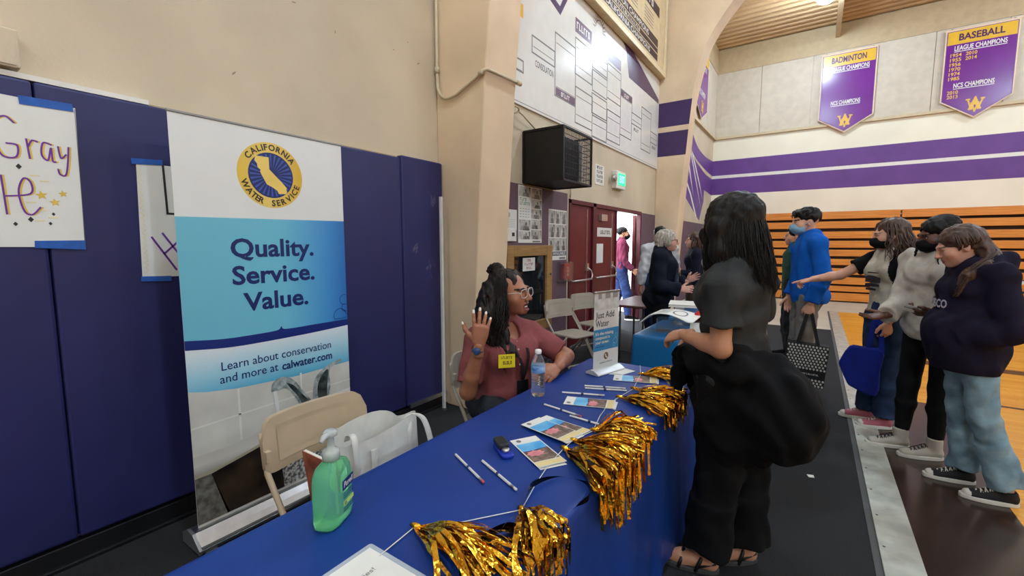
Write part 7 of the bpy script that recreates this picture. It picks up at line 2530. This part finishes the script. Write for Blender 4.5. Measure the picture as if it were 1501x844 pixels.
# ================================================================== OLDER WOMAN IN NAVY BEHIND THE TEAL TABLE
F = Fig(-1.36, 4.88, 14, 1.60, 1.10)
F.set(elR=F.W(0.24, -0.02, 1.07), wrR=F.W(0.19, 0.20, 1.03), hdR=F.f * 0.9 + F.r * -0.1 + np.array([0, 0, 0.1]), hnR=F.r + np.array([0, 0, 0.35]),
      elL=F.W(-0.24, 0.05, 1.08), wrL=F.W(-0.16, 0.28, 1.10), hdL=F.f * 0.8 + np.array([0, 0, 0.5]), hnL=-F.r + np.array([0, 0, 0.2]))
F.look(16, 2)
F.set(hc=F.W(0, 0.05, 1.570))
o = thing('person', 'grey-haired woman in glasses and navy jacket gesturing behind the teal table', 'person', (-1.36, 4.88, 0))
make_body(F, o, sk_pink, 0.007, bust=0.9, hopt={'R': dict(curl=0.22, spread=0.12, h=0.004), 'L': dict(curl=0.2, spread=0.12, h=0.004)}, lipm=mat('lip_rose', '#9d5a55', 0.4), browm=m_hairg)
eyes(F, o)
m_nj = cloth('navy_jacket', '#10131f', 0.85)
jk = make_top(F, o, m_nj, 0.030, 1.95, hem=0, h=0.008, amp=0.006, wl=0.12, bust=1.0, seed=101, name='jacket', collar=0.045, loose=0.016, armd=0.028, hemdrop=0.72)
make_pants(F, o, m_blackcl, 0.016, loose=0.016, h=0.009, seed=102)
for q in 'RL':
    make_shoe(F, o, q, m_blackcl, m_rub, h=0.008)
B = SDF().loft([F.W(0.0, 0.06, 1.43), F.W(0, 0.155, 1.30), F.W(0, 0.162, 1.10), F.W(0, 0.165, 0.98)], [0.035, 0.05, 0.055, 0.05], [0.02, 0.025, 0.025, 0.02], F.r, k=0.02)
np_object('shirt_front', [B.nets(0.007)], cloth('slate_shirt', '#39404f', 0.85), o)
fy = Fr(Vector(F.W(0.055, 0.196, 1.22)), Vector(-F.r), (0, 0, 1))
bd = MB().prism(rect(-0.03, -0.04, 0.03, 0.04), fy, 0.002, 0.004).build('name_badge', MATS['yellow_sticker'], o)
MB().flat(rect(-0.02, -0.005, 0.02, 0.005), fy, 0.0075).build('printed_line', m_ink, bd)
glasses(F, o, mat('dark_frame', '#23161a', 0.3), w=0.025, hh=0.017)
H = F.H; R = F.HR()
B = SDF()
B.ell(H(0, -0.024, 0.040), (0.092, 0.112, 0.092), R, k=0.02)
B.ell(H(0, -0.08, -0.03), (0.078, 0.045, 0.07), R, k=0.03)
B.ell(H(0, 0.118, -0.040), (0.070, 0.075, 0.105), R, k=0.015, op='s')
hb = B.nets(0.006, folds(103, 0.006, 0.05, 8))
st = scalp_hair(F, 150, 104, 0.07, wave=0.008, amin=-2.0, amax=2.0, back=-0.01)
np_object('hair', [hb, tube_strands(st, 0.0042)], m_hairg, o)

# ================================================================== BACKGROUND PEOPLE
def simple(label, x, y, th, hgt, skin, topm, pm, hairm, hairlen, sleeve=1.96, look=None, fem=True, mask=None, J=None, seed=200, girth=1.0, d=0.02):
    F = Fig(x, y, th, hgt, girth, fem)
    if J:
        F.set(**J(F))
    F.look(th if look is None else look, 0)
    o = thing('person', label, 'person', (x, y, 0))
    make_body(F, o, skin, 0.008, hopt={'R': dict(h=0.005), 'L': dict(h=0.005)}, lipm=skin, browm=hairm)
    eyes(F, o)
    make_top(F, o, topm, d, sleeve, hem=1, h=0.009, amp=0.005, wl=0.11, seed=seed, loose=0.014, bust=0.8 if fem else 0, hemdrop=0.88 * F.S, name='top')
    make_pants(F, o, pm, 0.016, loose=0.014, h=0.009, seed=seed + 1)
    for q in 'RL':
        make_shoe(F, o, q, m_blackcl, m_soleW, h=0.008)
    H = F.H; R = F.HR()
    B = SDF()
    B.ell(H(0, -0.025, 0.045), (0.087, 0.105, 0.084), R, k=0.02)
    if hairlen > 0.06:
        B.loft([H(0, -0.05, 0.02), H(0, -0.075, -0.08), H(0, -0.085, -0.06 - hairlen)], [0.08, 0.088, 0.06], [0.07, 0.055, 0.025], F.r, k=0.03)
    B.ell(H(0, 0.115, -0.030), (0.068, 0.066, 0.100), R, k=0.01, op='s')
    if hairlen <= 0.06:
        B.cut(H(0, 0, -0.055), -F.hu)
    hb = B.nets(0.007, folds(seed + 2, 0.005, 0.05, 8))
    parts = [hb]
    if hairlen > 0.06:
        parts.append(tube_strands(scalp_hair(F, 90, seed, hairlen, wave=0.012, amin=-2.0, amax=2.0, back=0.02, push=0.01), 0.0045))
    np_object('hair', parts, hairm, o)
    if mask:
        make_mask(F, o, mask)
    return F, o
F, o = simple('woman with long brown hair in a dark navy top beyond the grey-haired woman', -1.36, 6.45, 196, 1.60, sk_pink, cloth('deep_navy_knit', '#141728', 0.85), cloth('taupe_trousers', '#4a3d36', 0.9), m_hairbr, 0.22, seed=210,
       J=lambda F: dict(elL=F.W(-0.23, 0.0, 1.10), wrL=F.W(-0.12, 0.20, 1.10), hdL=F.f * 0.7 + np.array([0, 0, 0.5]), hnL=-F.r))
F, o = simple('person in a white jacket with dark hair standing behind the grey-haired woman', -1.80, 6.30, 120, 1.68, sk_tan, cloth('white_jacket', '#c4c4c8', 0.85), m_denim, m_hairb, 0.03, fem=False, seed=220)
F, o = simple('man in a maroon sweater and black mask stepping through the open doorway', -3.02, 8.12, 25, 1.76, sk_tan, cloth('maroon_sweater', '#6e2f45', 0.9), cloth('blue_jeans', '#2b3a63', 0.9), m_hairb, 0.03, fem=False, mask=m_maskb, seed=230,
       J=lambda F: dict(elR=F.W(0.24, 0.0, 1.12), wrR=F.W(0.22, 0.17, 0.93), hdR=F.f * 0.7 + np.array([0, 0, -0.6]), hnR=F.r, knR=F.W(0.09, 0.10, 0.48), anR=F.W(0.10, 0.12, 0.085), anL=F.W(-0.10, -0.20, 0.10), knL=F.W(-0.09, -0.04, 0.48)))
F, o = simple('person in a dark green jacket mostly hidden behind the boy in blue', -0.20, 6.55, 190, 1.66, sk_tan, cloth('dark_green_jacket', '#24402f', 0.9), cloth('black_jeans', '#1a1a1d', 0.9), m_hairb, 0.03, fem=False, seed=240)
F, o = simple('person in a pale grey shirt mostly hidden behind the woman in black', -0.98, 5.75, 175, 1.62, sk_light, cloth('pale_grey_shirt', '#8c8c8c', 0.85, col2='#b7b7b5', vs=40), cloth('black_jeans', '#1a1a1d', 0.9), m_hairbr, 0.15, seed=250)
